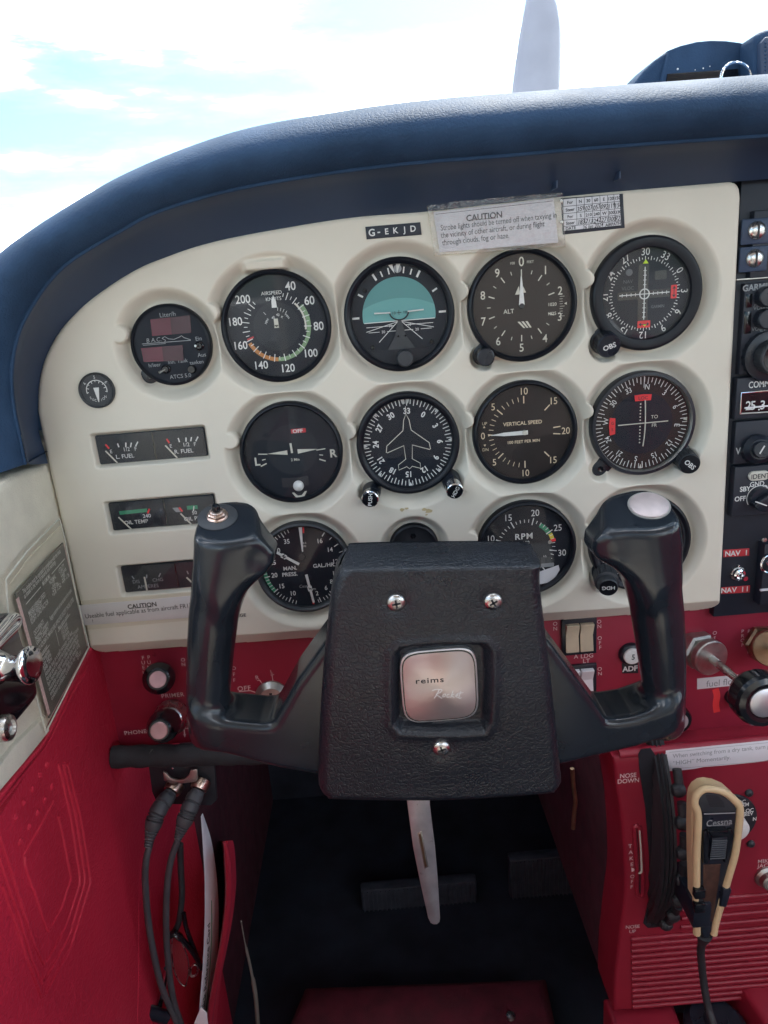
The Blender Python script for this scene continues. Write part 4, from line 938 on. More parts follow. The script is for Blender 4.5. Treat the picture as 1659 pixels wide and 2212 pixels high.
MB().lathe([c[0], .0093, c[2]-.002], (0, -1, 0), [(.0017, 0), (.0013, .0005), (0, .0005)], 12).build('ear_screw', 'black_gloss', D.t)

# ---- suction gauge: stands proud of the panel
c = at_y(207.5, 844, -.003); t = thing('suction_gauge', 'small suction gauge by itself near the left edge of the panel', 'gauge', (c[0], 0, c[2]))
R = .0132
MB().lathe((c[0], 0, c[2]), (0, 1, 0), [(R-.0012, .0005), (R-.0012, -.0028), (R-.0004, -.0034), (R+.0002, -.0026), (R+.0004, .003)], 48, cap=False).build('bezel', 'grey_black', t)
MB().lathe((c[0], -.0014, c[2]), (0, 1, 0), [(R-.001, 0), (R-.001, .002)], 40).build('dial_face', 'dial_grey', t)
w = Ink((c[0], -.0014, c[2])); w.arc(.0074, .0080, -104, 104, 30)
for i in range(9): w.tick(-100 + 25*i, .0058 if i % 2 else .0064, .0080, .0005)
for s_, a in (('4', -55), ('5', 0), ('6', 55)): w.num(s_, a, .0100, .0034, True)
for s_, a in zip('SUCTION', (228, 212, 197, 180, 163, 148, 132)): w.num(s_, a, .0076, .0027, c=(0, 0)) 
w.build('numerals', 'ink_white', t)
MB().prism([np.array([c[0]+u, -.0020, c[2]+v]) for u, v in ((-.0021, .0022), (.0021, .0022), (.0008, -.0060), (.0003, -.0088), (-.0002, -.0088))], (0, .0003, 0), 0).build('pointer', 'ink_white', t)
MB().lathe((c[0], -.0029, c[2]), (0, 1, 0), [(R-.0010, 0), (0, 0)], 40, cap=False).build('glass', 'dial_glass', t)

# ---- three twin gauges in slots
def twin(i, label, draw):
    x0, x1, z0, z1 = WBOX[i]; o = np.array([(x0+x1)/2, .0042, (z0+z1)/2]); t = thing('twin_gauge', label, 'gauge', o, 'twin gauges in slots left of the dials')
    w_, h_ = x1-x0, z1-z0
    plate(o, (1, 0, 0), (0, 0, 1), (0, -1, 0), rrect(w_+.0008, h_+.0008, .0012), .004, 'dial_face', 'dial_grey', t, .0003)
    plate(o + [.002, -.0004, 0], (1, 0, 0), (0, 0, 1), (0, -1, 0), rrect(.0012, h_*.98, .0004, 1), .0003, 'divider', 'black_gloss', t, 0)
    plate(o + [0, -.0022, 0], (1, 0, 0), (0, 0, 1), (0, -1, 0), rrect(w_, h_, .001), .0002, 'glass', 'dial_glass', t, 0)
    draw(t, o)
def ptr(t, o, p, q, w_=.0012):
    I_ = Ink(o + [0, -.001, 0]); I_.line(I_.px(*p), I_.px(*q), w_)
    I_.build('pointer', 'ink_pale', t)
def d_fuel(t, o):
    w = Ink(o); r = Ink(o)
    def T(s_, x, y, sz, **k): u, v = w.px(x, y); w.text(s_, u, v, sz, 0, **k)
    for a, b in (((254, 958), (257, 966)), ((272, 956), (272, 966)), ((284, 956), (282, 966)), ((298, 954), (293, 964)), ((385, 946), (388, 955)), ((402, 945), (402, 954)), ((414, 944), (412, 953)), ((428, 943), (423, 953))): w.line(w.px(*a), w.px(*b), .0010)
    T('E', 240, 975, .0040); T('1/2', 273, 970, .0044); T('F', 293, 969, .0044); T('L. FUEL', 270, 985, .0046, bold=.006)
    T('E', 369, 963, .0040); T('1/2', 402, 960, .0044); T('F', 421, 959, .0044); T('R. FUEL', 397, 974, .0046, bold=.006); w.build('markings', 'ink_white', t)
    for a, b in (((228, 960), (236, 969)), ((360, 948), (366, 957))): r.line(r.px(*a), r.px(*b), .0014)
    r.build('red_mark', 'ink_brightred', t); ptr(t, o, (228, 974), (254, 1000)); ptr(t, o, (357, 962), (383, 989))
def d_oil(t, o):
    w = Ink(o)
    def T(s_, x, y, sz, **k): u, v = w.px(x, y); w.text(s_, u, v, sz, 0, **k)
    T('240', 317, 1114, .0044); T('OIL TEMP', 294, 1127, .0046, bold=.006); T('50', 420, 1107, .0042); T('OIL PRESS', 424, 1119, .0046, bold=.006)
    w.line(w.px(419, 1093), w.px(418, 1104), .0008); w.build('markings', 'ink_white', t)
    g = Ink(o); g.line(g.px(258, 1108), g.px(318, 1102), .0030); g.line(g.px(404, 1097), g.px(427, 1095), .0032); g.build('green_band', 'ink_green', t)
    g = Ink(o); g.line(g.px(323, 1099), g.px(319, 1109), .0014); g.line(g.px(387, 1096), g.px(394, 1105), .0016); g.build('red_mark', 'ink_brightred', t)
    g = Ink(o); g.poly([g.px(*p) for p in ((372, 1097), (384, 1096), (391, 1106), (380, 1106))]); g.build('caution_band', 'ink_grey', t)
    ptr(t, o, (256, 1117), (286, 1145)); ptr(t, o, (390, 1109), (416, 1135))
def d_amp(t, o):
    w = Ink(o)
    def T(s_, x, y, sz, **k): u, v = w.px(x, y); w.text(s_, u, v, sz, 0, **k)
    T('DIS', 294, 1256, .0042); T('CHG', 341, 1252, .0042); T('AMPERES', 320, 1266, .0044)
    w.line(w.px(285, 1244), w.px(290, 1251), .0010); w.line(w.px(317, 1241), w.px(317, 1249), .0010); w.line(w.px(347, 1238), w.px(343, 1246), .0010)
    w.line(w.px(404, 1233), w.px(407, 1240), .0010); w.line(w.px(450, 1230), w.px(446, 1238), .0010); w.build('markings', 'ink_grey', t); ptr(t, o, (312, 1246), (318, 1277), .0014); ptr(t, o, (403, 1247), (420, 1263), .0014)
twin(0, 'upper twin gauge slot showing left and right fuel, needles at empty', d_fuel)
twin(1, 'middle twin gauge slot with green bands for oil temperature and pressure', d_oil)
twin(2, 'lowest twin gauge slot with the ammeter, above the caution strip', d_amp)
# ================================================================== control yoke
YF = -0.135                                       # front plane of the horns
def yx(px, py, dy=0): return at_y(px, py, YF + dy)[[0, 2]]
yoke_o = at_y(950, 1450, YF+.03)
yoke = thing('control_yoke', 'black control yoke with two grips and a padded centre bearing a square metal badge', 'control yoke', yoke_o)
def horn(side):
    if side == 'l':
        arm = [(412, 1540), (411, 1566), (419, 1593), (436, 1618), (470, 1630), (510, 1640), (609, 1666), (760, 1692), (760, 1310), (706, 1385), (638, 1478), (592, 1560), (582, 1567), (560, 1568), (480, 1560), (440, 1552)]
        shaft = [(452, 1575, 43), (450, 1500, 46), (455, 1403, 50), (462, 1330, 53), (474, 1240, 55), (490, 1150, 53), (492, 1100, 52)]
        head = [(440, 1075), (527, 1075), (540, 1094), (550, 1126), (580, 1162), (597, 1184), (595, 1205), (577, 1228), (534, 1263), (490, 1312), (444, 1262), (432, 1154)]
        cut = (490, 1088); sg = 1
    else:
        arm = [(1474, 1515), (1472, 1556), (1462, 1580), (1433, 1601), (1374, 1619), (1285, 1640), (1140, 1676), (1140, 1300), (1178, 1375), (1198, 1400), (1300, 1538), (1314, 1557), (1335, 1558), (1374, 1552), (1440, 1530)]
        shaft = [(1434, 1555, 42), (1434, 1480, 44), (1428, 1403, 50), (1420, 1330, 54), (1410, 1240, 56), (1398, 1150, 52), (1385, 1085, 50)]
        head = [(1325, 1048), (1422, 1048), (1437, 1070), (1448, 1115), (1455, 1165), (1440, 1240), (1385, 1290), (1348, 1242), (1315, 1216), (1279, 1195), (1270, 1179), (1273, 1156), (1297, 1123), (1320, 1083)]
        cut = (1375, 1063); sg = -1
    A = np.array([yx(*p) for p in arm]); Hd = np.array([yx(*p, .020) for p in head])
    allp = np.vstack([A, Hd]); h = .0013
    lo = allp.min(0) - .012; hi = allp.max(0) + .012; y0, y1 = YF - .012, YF + .058
    xs = np.arange(lo[0], hi[0], h); ys = np.arange(y0, y1, h); zs = np.arange(lo[1], hi[1], h)
    X, Z = np.meshgrid(xs, zs, indexing='ij')
    def ext(P, ya, yb, rd):
        d2 = sd_poly(X, Z, P) + rd; yc, hh = (ya+yb)/2, (yb-ya)/2 - rd
        dy = np.abs(ys - yc) - hh
        a = d2[:, None, :]; b = dy[None, :, None]
        return np.sqrt(np.maximum(a, 0)**2 + np.maximum(b, 0)**2) + np.minimum(np.maximum(a, b), 0) - rd
    Fa = ext(A, YF, YF+.042, .0055)
    # grip: tapered rounded tube, a little flattened
    X3 = X[:, None, :]; Z3 = Z[:, None, :]; Y3 = ys[None, :, None]
    Fs = None; pts = []
    for (px_, py_, hw) in shaft:
        p = at_y(px_, py_, YF+.020); sc = np.linalg.norm(p - CAM)*1.0; pts.append((p, hw/F_PX*np.dot(p-CAM, cF)))
    for (p, r0), (q, r1) in zip(pts[:-1], pts[1:]):
        e = q - p; wx, wy, wz_ = X3-p[0], (Y3-p[1])*1.0, Z3-p[2]
        t = np.clip((wx*e[0] + wz_*e[2])/(e[0]**2+e[2]**2), 0, 1); rr = r0 + (r1-r0)*t
        d = np.sqrt((wx-e[0]*t)**2 + (wy*.92)**2 + (wz_-e[2]*t)**2) - rr
        Fs = d if Fs is None else np.minimum(Fs, d)
    Fh = ext(Hd, YF+.003, YF+.037, .0085)
    # hollow the thumb side of the horn a little and sharpen its spur
    F = smin(Fs, Fa, .010); F = smin(F, Fh, .012)
    sc_ = at_y(*((572, 1224) if side == 'l' else (1296, 1208)), YF - .006)
    F = smax(F, -(np.sqrt((X3-sc_[0])**2 + (Y3-sc_[1])**2 + (Z3-sc_[2])**2) - .0125), .006)
    # facet on top, tilted to the pilot
    pc = at_y(*cut, YF+.036); nn = np.array([.06*sg, -.40, .91]); nn /= np.linalg.norm(nn)
    pl = (X3-pc[0])*nn[0] + (Y3-pc[1])*nn[1] + (Z3-pc[2])*nn[2]; F = smax(F, pl, .0035)
    V, Q = surface_nets(F, (xs[0], ys[0], zs[0]), h)
    o = put('grip_horn', V, Q, 'yoke_black', yoke, 180)
    m_ = o.modifiers.new('soften', 'SMOOTH'); m_.factor = .5; m_.iterations = 3
    return pc, nn
facl = horn('l'); facr = horn('r')
# left grip: push-to-talk button on a round plate
def on_facet(fc, px, py, off): return at_plane(px, py, fc[0] + fc[1]*off, fc[1])
c = on_facet(facl, 470, 1117, .0002); nn = facl[1]
MB().lathe(c, nn, [(.0128, -.002), (.0128, .0004), (.0122, .0008), (0, .0008)], 48).build('button_plate', 'grey_black', yoke)
c2 = on_facet(facl, 470, 1115, .001); mb = MB(); mb.lathe(c2, nn, [(.0068, 0), (.0068, .0006), (.0060, .0012), (0, .0012)], 32); mb.lathe(c2, nn, [(.0060, .0008), (.0060, .0028), (.0052, .0034), (0, .0034)], 6); mb.lathe(c2, nn, [(.0042, .003), (.0042, .0044), (.0036, .005), (0, .005)], 20)
mb.build('button_nut', 'copper', yoke)
MB().lathe(c2, nn, [(.0026, .004), (.0026, .0082), (.0020, .0092), (0, .0094)], 20).build('push_button', 'black_gloss', yoke)
# right grip: blank round plug, worn paint round it
c = on_facet(facr, 1402, 1092, .0002); nn = facr[1]
MB().lathe(c, nn, [(.0134, -.002), (.0134, .0003), (0, .0003)], 48).build('plug_seat', 'steel_dull', yoke)
MB().lathe(c, nn, [(.0122, 0), (.0122, .0009), (.0118, .0012), (0, .0011)], 48).build('blank_plug', 'cap_grey', yoke)

# ---- padded centre
def pad():
    YP = YF - .010
    outl = [(742, 1190), (752, 1176), (772, 1169), (950, 1166), (1125, 1166), (1142, 1173), (1153, 1190), (1163, 1255), (1187, 1460), (1208, 1660), (1207, 1678), (1196, 1694), (1175, 1701), (960, 1715), (730, 1713), (705, 1706), (692, 1692), (688, 1660), (694, 1500), (712, 1300), (725, 1235)]
    P = np.array([at_y(x, y, YP+.012+.020*min(max((1250-y)/70, 0), 1))[[0, 2]] for x, y in outl]); P = catmull(P, 4, True)
    h = .0008; lo = P.min(0)-.002; hi = P.max(0)+.002; xs = np.arange(lo[0], hi[0], h); zs = np.arange(lo[1], hi[1], h); X, Z = np.meshgrid(xs, zs)
    sd = sd_poly(X, Z, P); e = -sd
    rd = .0075; Y = rd*1.3*(1 - np.sqrt(np.clip(1 - (1 - np.clip(e/rd, 0, 1))**2, 0, 1)))
    ztop = at_y(950, 1166, YP+.032)[2]; zc = at_y(950, 1231, YP)[2]; _a, _b = at_y(748, 1234, YP), at_y(1147, 1227, YP); tl = (_b[2]-_a[2])/(_b[0]-_a[0]); xm = at_y(950, 1231, YP)[0]; Zt = Z - tl*(X-xm)
    # sloping top band
    s_ = np.clip((Zt-zc)/(ztop-zc), 0, 1); slope = .018*s_
    soft = smax(slope*1.0 - .0, np.zeros_like(slope), .0025) - .0006
    Y = np.maximum(Y, 0) + soft
    # shallow crown of the cushion, dimples under the screws, square recess for the badge
    cx, cz = at_y(950, 1470, YP)[[0, 2]]; Y -= .002*np.clip(1 - ((X-cx)/.08)**2, 0, 1)*np.clip(1 - ((Z-cz)/.08)**2, 0, 1)
    for (a, b) in ((855.7, 1301.6), (1064.7, 1299.4), (953.6, 1615.5)):
        c = at_y(a, b, YP); Y += .0022*np.exp(-(((X-c[0])**2+(Z-c[2])**2)/(.0078**2)))
    c0 = at_y(955, 1484, YP); R = sd_poly(X, Z, np.array([at_y(x, y, YP)[[0, 2]] for x, y in ((866, 1398), (955, 1389), (1046, 1390), (1059, 1405), (1061, 1480), (1056, 1560), (1045, 1578), (955, 1583), (866, 1578), (851, 1562), (849, 1480), (852, 1412))]))
    Y += .0085*sstep(.0015, -.0045, R) - .0010*np.exp(-((R-.0025)/.003)**2)
    Y += YP
    keep = sd < h; bd = keep & (sd > -h*.3); gx = np.gradient(sd, h, axis=1); gz = np.gradient(sd, h, axis=0)
    Xs, Zs = X.copy(), Z.copy(); Xs[bd] -= sd[bd]*gx[bd]; Zs[bd] -= sd[bd]*gz[bd]; Y[bd] = np.maximum(Y[bd], YP+.011)
    idx = -np.ones(X.shape, int); idx[keep] = np.arange(keep.sum()); V = np.stack([Xs[keep], Y[keep], Zs[keep]], 1)
    a, b, c, d = idx[:-1, :-1], idx[:-1, 1:], idx[1:, 1:], idx[1:, :-1]; ok = (a >= 0) & (b >= 0) & (c >= 0) & (d >= 0)
    put('centre_pad', V, np.stack([a[ok], b[ok], c[ok], d[ok]], 1).tolist(), 'pad_leather', yoke, 180)
    # body behind the cushion
    B = P.copy(); cm = B.mean(0); n = len(B); V = []; 
    for (y, k) in ((YP+.0112, .985), (YP+.020, 1.0), (YP+.050, .985), (YP+.056, .95)):
        for p in B:
            q = cm + (p-cm)*k; up_ = sstep(zc-.012, zc+.008, p[1] - tl*(p[0]-xm)); y2 = max(y, YP+.0325)*up_ + y*(1-up_)
            V.append((q[0], y2, q[1] - up_*(ztop - at_y(950, 1169, y2)[2])))
    Fc = [(j*n+i, j*n+(i+1) % n, (j+1)*n+(i+1) % n, (j+1)*n+i) for j in range(3) for i in range(n)] + [tuple(3*n+i for i in range(n))]
    put('pad_backing', V, Fc, 'pad_leather', yoke, 60)
    return YP
YP = pad()
# badge: brushed plate in a bright frame, sunk in the recess
def brushed():
    M = bpy.data.materials.new('badge_brushed'); M.use_nodes = True; t = M.node_tree; b = t.nodes['Principled BSDF']; n, l = t.nodes.new, t.links.new
    b.inputs['Base Color'].default_value = (.58, .50, .475, 1); b.inputs['Metallic'].default_value = .8; b.inputs['Roughness'].default_value = .34
    b.inputs['Anisotropic'].default_value = .85
    tg = n('ShaderNodeTangent'); tg.direction_type = 'RADIAL'; tg.axis = 'Y'; l(tg.outputs[0], b.inputs['Tangent'])
    co = n('ShaderNodeTexCoord'); sp = n('ShaderNodeVectorMath'); sp.operation = 'LENGTH'; l(co.outputs['Object'], sp.inputs[0])
    wv = n('ShaderNodeTexNoise'); wv.noise_dimensions = '1D'; wv.inputs['Scale'].default_value = 6000; l(sp.outputs['Value'], wv.inputs['W'])
    bp = n('ShaderNodeBump'); bp.inputs['Strength'].default_value = .06; bp.inputs['Distance'].default_value = .0001; l(wv.outputs[0], bp.inputs['Height']); l(bp.outputs[0], b.inputs['Normal'])
    MATS['badge_brushed'] = M
brushed()
yb = YP + .0030
bo = at_y(949.5, 1482, yb)
def bq(k):
    Q = [at_y(x, y, yb) - bo for x, y in ((869, 1410), (950, 1403), (1030, 1406), (1033.5, 1480), (1033, 1556), (950, 1560), (868, 1558), (865, 1482))]
    Q = catmull(Q, 5, True); return [(p[0]*k, p[2]*k) for p in Q]
# cut the corners round
def soft_sq(k, hw, hh, n=40):
    P = []
    for i in range(n):
        a = 2*math.pi*i/n; c_, s_ = math.cos(a), math.sin(a); e = 2/5.2
        P.append((hw*k*abs(c_)**e*(1 if c_ >= 0 else -1), hh*k*abs(s_)**e*(1 if s_ >= 0 else -1)))
    return P
hw = (at_y(1033, 1482, yb)-at_y(866, 1482, yb))[0]/2; hh = (at_y(950, 1404, yb)-at_y(950, 1560, yb))[2]/2
X_, Z_, NY = (1, 0, 0), (0, 0, 1), (0, -1, 0)
plate(bo, X_, Z_, NY, soft_sq(1, hw, hh), .006, 'badge_frame', 'aluminium', yoke, .0008)
plate(bo + [0, -.0003, 0], X_, Z_, NY, soft_sq(.955, hw, hh), .0003, 'badge_groove', 'black_gloss', yoke, 0)
_b = plate(bo + [0, -.0007, 0], X_, Z_, NY, soft_sq(.925, hw, hh), .0004, 'badge_plate', 'badge_brushed', yoke, .0002, loc=bo)
k = Ink(bo + [0, -.0007, 0], lift=.0001); u, v = k.px(928, 1469); k.text('reims', u, v, .0056, 1.0, .012, 1.35, 0, 1.12); k.build('badge_lettering', 'ink_black', yoke)
k = Ink(bo + [0, -.0007, 0], lift=.0001)
def z4(x, y): return k.px(518.4 + x*.4427, 1123.2 + y*.4427)
for st in ([(938, 832), (960, 826), (985, 828), (978, 840), (958, 850), (968, 858), (985, 870)], [(972, 828), (962, 848), (948, 870)], [(992, 852), (1002, 848), (1000, 860), (990, 862), (992, 852)],
           [(1022, 850), (1012, 852), (1010, 864), (1024, 862)], [(1040, 832), (1028, 866)], [(1046, 848), (1033, 856), (1046, 866)], [(1050, 860), (1064, 854), (1058, 850), (1052, 860), (1066, 866)], [(1078, 834), (1068, 868), (1082, 866)], [(1058, 846), (1090, 842)]):
    k.pline(catmull([z4(*p) for p in st], 4), .00055)
k.build('script_lettering', 'ink_white', yoke)
# three cross-head screws
def cross_screw(c, r=.0058, ang=12, name='pad_screw', material='steel', parent=None, ax=(0, -1, 0)):
    mb = MB(); mb.lathe(c, ax, [(r, -.001), (r, .0006), (r*.86, .0018), (r*.55, .0026), (0, .0028)], 28); o = mb.build(name, material, parent, 50)
    a = R_(ang)
    for q in (a, a + math.pi/2):
        d = np.array([math.cos(q), 0, math.sin(q)])*r*.46; w = np.array([-math.sin(q), 0, math.cos(q)])*r*.11; cc = np.asarray(c) + np.asarray(ax)*.00292
        MB().prism([cc-d-w, cc+d-w, cc+d+w, cc-d+w], (0, .0004, 0), 0).build('cross_slot', 'ink_black', o)
    return o
for (a, b, g) in ((855.7, 1301.6, 8), (1064.7, 1299.4, 28), (953.6, 1615.5, 18)): cross_screw(at_y(a, b, YP+.0006), .0059, g, parent=yoke)
# shaft into the panel
MB().lathe((yoke_o[0], YF+.04, at_y(950, 1400, YF)[2]), (0, 1, 0), [(.017, 0), (.017, .20)], 28).build('yoke_shaft', 'black_matte', yoke)
# paint chips on the worn edges: pale specks just proud of the paint
# ---- polished lever hanging under the yoke
YL = -.085
t = thing('metal_lever', 'tapered polished aluminium lever hanging below the yoke with a small worn tag', 'lever', at_y(910, 1720, YL))
L_ = [(868, 1640), (880, 1740), (892, 1830), (906, 1900), (925, 1985), (930, 1995), (936, 1998)]; Rr = [(925, 1640), (929, 1740), (940, 1830), (946, 1900), (951, 1985), (950, 1993), (944, 1998)]
P = [at_y(*p, YL) for p in L_] + [at_y(*p, YL) for p in Rr[::-1]]
MB().prism(P, (0, .005, 0), .0012).build('blade', 'aluminium', t)
q = [at_y(*p, YL-.0004) for p in ((902, 1800), (911, 1796), (926, 1873), (917, 1877))]; MB().prism(q, (0, .0006, 0), .0003).build('tag', 'steel_dull', t)
q = [at_y(*p, YL-.0008) for p in ((905, 1803), (909, 1801), (922, 1871), (918, 1873))]; MB().prism(q, (0, .0003, 0), 0).build('worn_print', 'brass_dark', t)
# ================================================================== placards on the panel
def plq(pts, y): return [at_y(px, py, y) for px, py in pts]
def sheet(name, pts, y, th, material, parent=None, bev=.0002, **k): return MB().prism(plq(pts, y), (0, th, 0), bev).build(name, material, parent, **k)
t = thing('registration_strip', 'navy embossed label strip with a row of white letters, left of the caution card', 'label', at_y(850, 498, 0))
sheet('strip', [(789, 490), (908, 480), (911, 507), (792, 517)], -.0008, .0012, 'panel_black', t)
k = Ink(at_y(850, 498, -.0008))
for ch, x, y, s in (('G', 803, 502, .0068), ('-', 818, 499, .0068), ('E', 835, 499.5, .0056), ('K', 854, 497.5, .0056), ('J', 874, 495.5, .0056), ('D', 892, 493.5, .0058)):
    u, v = k.px(x, y); k.text(ch, u, v, s, -1.0, .02)
k.build('lettering', 'ink_white', t)

k = Ink(at_y(900, 1100, 0))
for (x, y, r_) in ((868, 1101, .0022), (878, 1098, .0014), (917, 1100, .0018), (925, 1104, .0024), (921, 1112, .0009)):
    u, v = k.px(x, y); k.poly([(u + r_*random.uniform(.5, 1.3)*math.cos(a)*1.4, v + r_*random.uniform(.4, 1.0)*math.sin(a)) for a in np.linspace(0, 2*math.pi, 9)[:-1]])
o = k.build('glue_residue', 'residue', None); tag(o, 'yellowed glue residue on the cream panel just below the heading indicator', 'residue')
t = thing('caution_card', 'white caution card about strobe lights in a crinkled clear sleeve at the panel top', 'placard', at_y(1070, 500, 0))
sheet('card', [(936, 458), (1196, 428), (1206, 524), (950, 545)], -.0012, .0004, 'paper_lilac', t)
k = Ink(at_y(1070, 500, -.0012), lift=.0001); u, v = k.px(1046, 467); k.text('CAUTION', u, v, .0058, -1.5, .03)
p, q = k.px(1022, 475), k.px(1071, 471); k.line(p, q, .0005)
for s_, x, y, wd in (('Strobe lights should be turned off when taxying in', 952, 492, 238), ('the vicinity of other aircraft, or during flight', 952, 508, 212), ('through clouds, fog or haze.', 955, 524, 128)):
    u, v = k.px(x, y); k.text(s_, u, v, .0054, -1.7, .004, {238: .775, 212: .79, 128: .80}[wd], align='l')
k.line(k.px(941, 463), k.px(1194, 434), .0003)
k.build('lettering', 'ink_black', t)
# sleeve: a gently rippled clear sheet, larger than the card
A = plq([(922, 439), (1214, 417), (1221, 533), (938, 552)], -.0030)
n_, m_ = 120, 50; V = []
for i in range(n_+1):
    for j in range(m_+1):
        s_, r_ = i/n_, j/m_; p = (A[0]*(1-s_)+A[1]*s_)*(1-r_) + (A[3]*(1-s_)+A[2]*s_)*r_
        am = .0011*max(math.exp(-(r_/.30)**2), .8*math.exp(-((1-s_)/.16)**2), .12); cr_ = abs(mnoise.noise(Vector((s_*26, r_*12, 1)))) + .6*abs(mnoise.noise(Vector((s_*50, r_*22, 5)))); V.append(p + np.array([0, .0010*mnoise.noise(Vector((s_*9, r_*6, 3))) - .0006 - am*cr_*1.6, 0]))
put('clear_sleeve', V, [(i*(m_+1)+j, i*(m_+1)+j+1, (i+1)*(m_+1)+j+1, (i+1)*(m_+1)+j) for i in range(n_) for j in range(m_)], 'clear_sleeve', t, 180)
mb = MB(); mb.tube(A + [A[0]], .0006, 6); mb.build('sleeve_edge', 'clear_film', t)

t = thing('compass_card', 'small compass correction table with handwritten numbers beside the caution card', 'placard', at_y(1280, 460, 0))
sheet('holder', [(1212, 428), (1346, 418), (1350, 492), (1216, 507)], -.0006, .0014, 'panel_black', t, .0004)
q = [(1217, 430), (1338, 419), (1342, 487), (1218, 499)]; sheet('table', q, -.0010, .0003, 'paper', t)
k = Ink(at_y(1280, 460, -.0010), lift=.0001); hnd = Ink(at_y(1280, 460, -.0010), lift=.0001)
def bil(s_, r_): a = np.array(q[0])*(1-s_)*(1-r_) + np.array(q[1])*s_*(1-r_) + np.array(q[2])*s_*r_ + np.array(q[3])*(1-s_)*r_; return k.px(*a)
xs_ = [0, .23, .37, .51, .65, .785, .90, 1.0]; ys_ = [0, .235, .46, .665, .86, 1.0]
for r_ in ys_: k.line(bil(0, r_), bil(1, r_), .0003)
for i, s_ in enumerate(xs_[1:-1]): k.line(bil(s_, 0), bil(s_, .86), .0003)
rows = (('For', 'N', '30', '60', 'E', '120', '150'), ('Steer', '359', '027', '057', '092', '119', '150'), ('For', 'S', '210', '240', 'W', '300', '330'), ('Steer', '183', '213', '242', '271', '300', '327'))
xs_[-1] = 1.02
for j, rw in enumerate(rows):
    for i, s_ in enumerate(rw):
        u, v = bil((xs_[i]+xs_[i+1])/2, (ys_[j]+ys_[j+1])/2)
        if j % 2 and i: hnd.text(s_, u, v, .0043, random.uniform(-12, 8), .012, .85, .25)
        else: k.text(s_, u, v, .0030, -3, .02)
u, v = bil(.12, .93); k.text('DATE', u, v, .0030, -3, .02); u, v = bil(.86, .93); k.text('AIRPATH', u, v, .0028, -3, .02); u, v = bil(.50, .93); hnd.text('26 Jan 2024', u, v, .0040, -4, .006, .8, .3)
k.build('printed_grid', 'ink_black', t); hnd.build('handwriting', 'ink_black', t)
for (x, y) in ((1212.5, 434), (1213, 480)): MB().lathe(at_y(x, y, -.0012), (0, -1, 0), [(.0013, 0), (.001, .0007), (0, .0008)], 12).build('rivet', 'steel', t)

t = thing('caution_strip', 'long white paper caution strip about useable fuel along the panel bottom', 'placard', at_y(300, 1320, 0))
sheet('strip', [(158, 1309), (498, 1280), (512, 1283), (514, 1325), (401, 1335), (182, 1351)], -.0006, .0005, 'paper_strip', t)
k = Ink(at_y(300, 1320, -.0006), lift=.0001); u, v = k.px(307, 1307.5); k.text('CAUTION', u, v, .0054, -1.0, .03); k.line(k.px(285, 1314), k.px(329, 1310.5), .0004)
u, v = k.px(184, 1331); k.text('Useable fuel applicable as from aircraft FR172J No. 0531', u, v, .0057, -1.2, .004, .88, align='l'); u, v = k.px(200, 1341); k.text('?', u, v, .0038)
k.build('lettering', 'ink_black', t)
A = plq([(150, 1300), (505, 1270), (520, 1330), (175, 1362)], -.0014); 
MB().add(A, [(0, 1, 2, 3)]).build('clear_film', 'clear_film', t)
k = Ink(at_y(527, 1328, -.0003)); k.text('VOLTAGE', -.008, 0, .0040, 1, .02, 1.1); o = k.build('printed_word', 'ink_black', None)
tag(o, 'small black printed word on the cream panel beside the caution strip', 'lettering')

# ================================================================== crimson lower panel
YR = .018
def rp(px, py, dy=0): return at_y(px, py, YR + dy)
t = lower = thing('lower_panel', 'crimson metal lower panel holding switches, knobs and engine controls', 'lower panel', rp(800, 1500))
zt = rp(900, 1330)[2] + .03; zb = rp(266, 1616)[2]
zb2 = rp(1500, 1606)[2]
P = [(XL+.001, YR, zt), (.62, YR, zt), (.62, YR, zb2), (rp(1190, 1600)[0], YR, zb2), (rp(1150, 1600)[0], YR, zb), (XL+.001, YR, zb)]
MB().prism(P, (0, .012, 0), .0008).build('panel_sheet', 'red_panel', t)
W_ = Ink((0, YR, 0), lift=.00012)
def wt(s_, x, y, sz, ang=-.5, **k): u, v = W_.px(x, y); W_.text(s_, u, v, sz, ang, **k)
def vert(s_, x, y, dy, sz, dx=0):
    for i, ch in enumerate(s_): wt(ch, x + dx*i, y + dy*i, sz, bold=.004)
def z7(x, y): return 190.1 + x*.17707, 1382.4 + y*.17707
for s_, x, y, dx in (('FUEL', 670, 215, 4), ('PUMP', 740, 210, 4)):
    for i, ch in enumerate(s_): wt(ch, *z7(x + dx*i, y + 60*i), .0050, bold=.0)
for i, ch in enumerate('ON'): wt(ch, *z7(1158 + 6*i, 240 + 55*i), .0048)
wt('PRIMER', *z7(1032, 672), .0058, bold=.008, space=1.12); wt('PHONE', *z7(578, 1122), .0058, bold=.014, space=1.1)
W_.pline([W_.px(*z7(*p)) for p in ((1270, 1075), (1172, 1078), (1180, 1150))], .0012); W_.poly([W_.px(*z7(*p)) for p in ((1165, 1148), (1197, 1146), (1182, 1190))])
for i, ch in enumerate('OFF'): wt(ch, 505 + .5*i, 1443 + 13*i, .0050)
def z5(x, y): return 345.6 + x*.2929, 1036.8 + y*.2929
wt('OFF', *z5(620, 1535), .0066, bold=.012, space=1.1); W_.pline([W_.px(*z5(*p)) for p in ((582, 1560), (665, 1553), (705, 1566))], .0009)
wt('R', *z5(716, 1456), .0056); W_.pline([W_.px(*z5(*p)) for p in ((716, 1478), (735, 1476), (762, 1512))], .0007)
wt('L', *z5(823, 1413), .0050); W_.line(W_.px(*z5(826, 1436)), W_.px(*z5(834, 1484)), .0007); W_.line(W_.px(*z5(816, 1437)), W_.px(*z5(842, 1435)), .0006)
def z6(x, y): return 1166.4 + x*.2968, 1036.8 + y*.2968
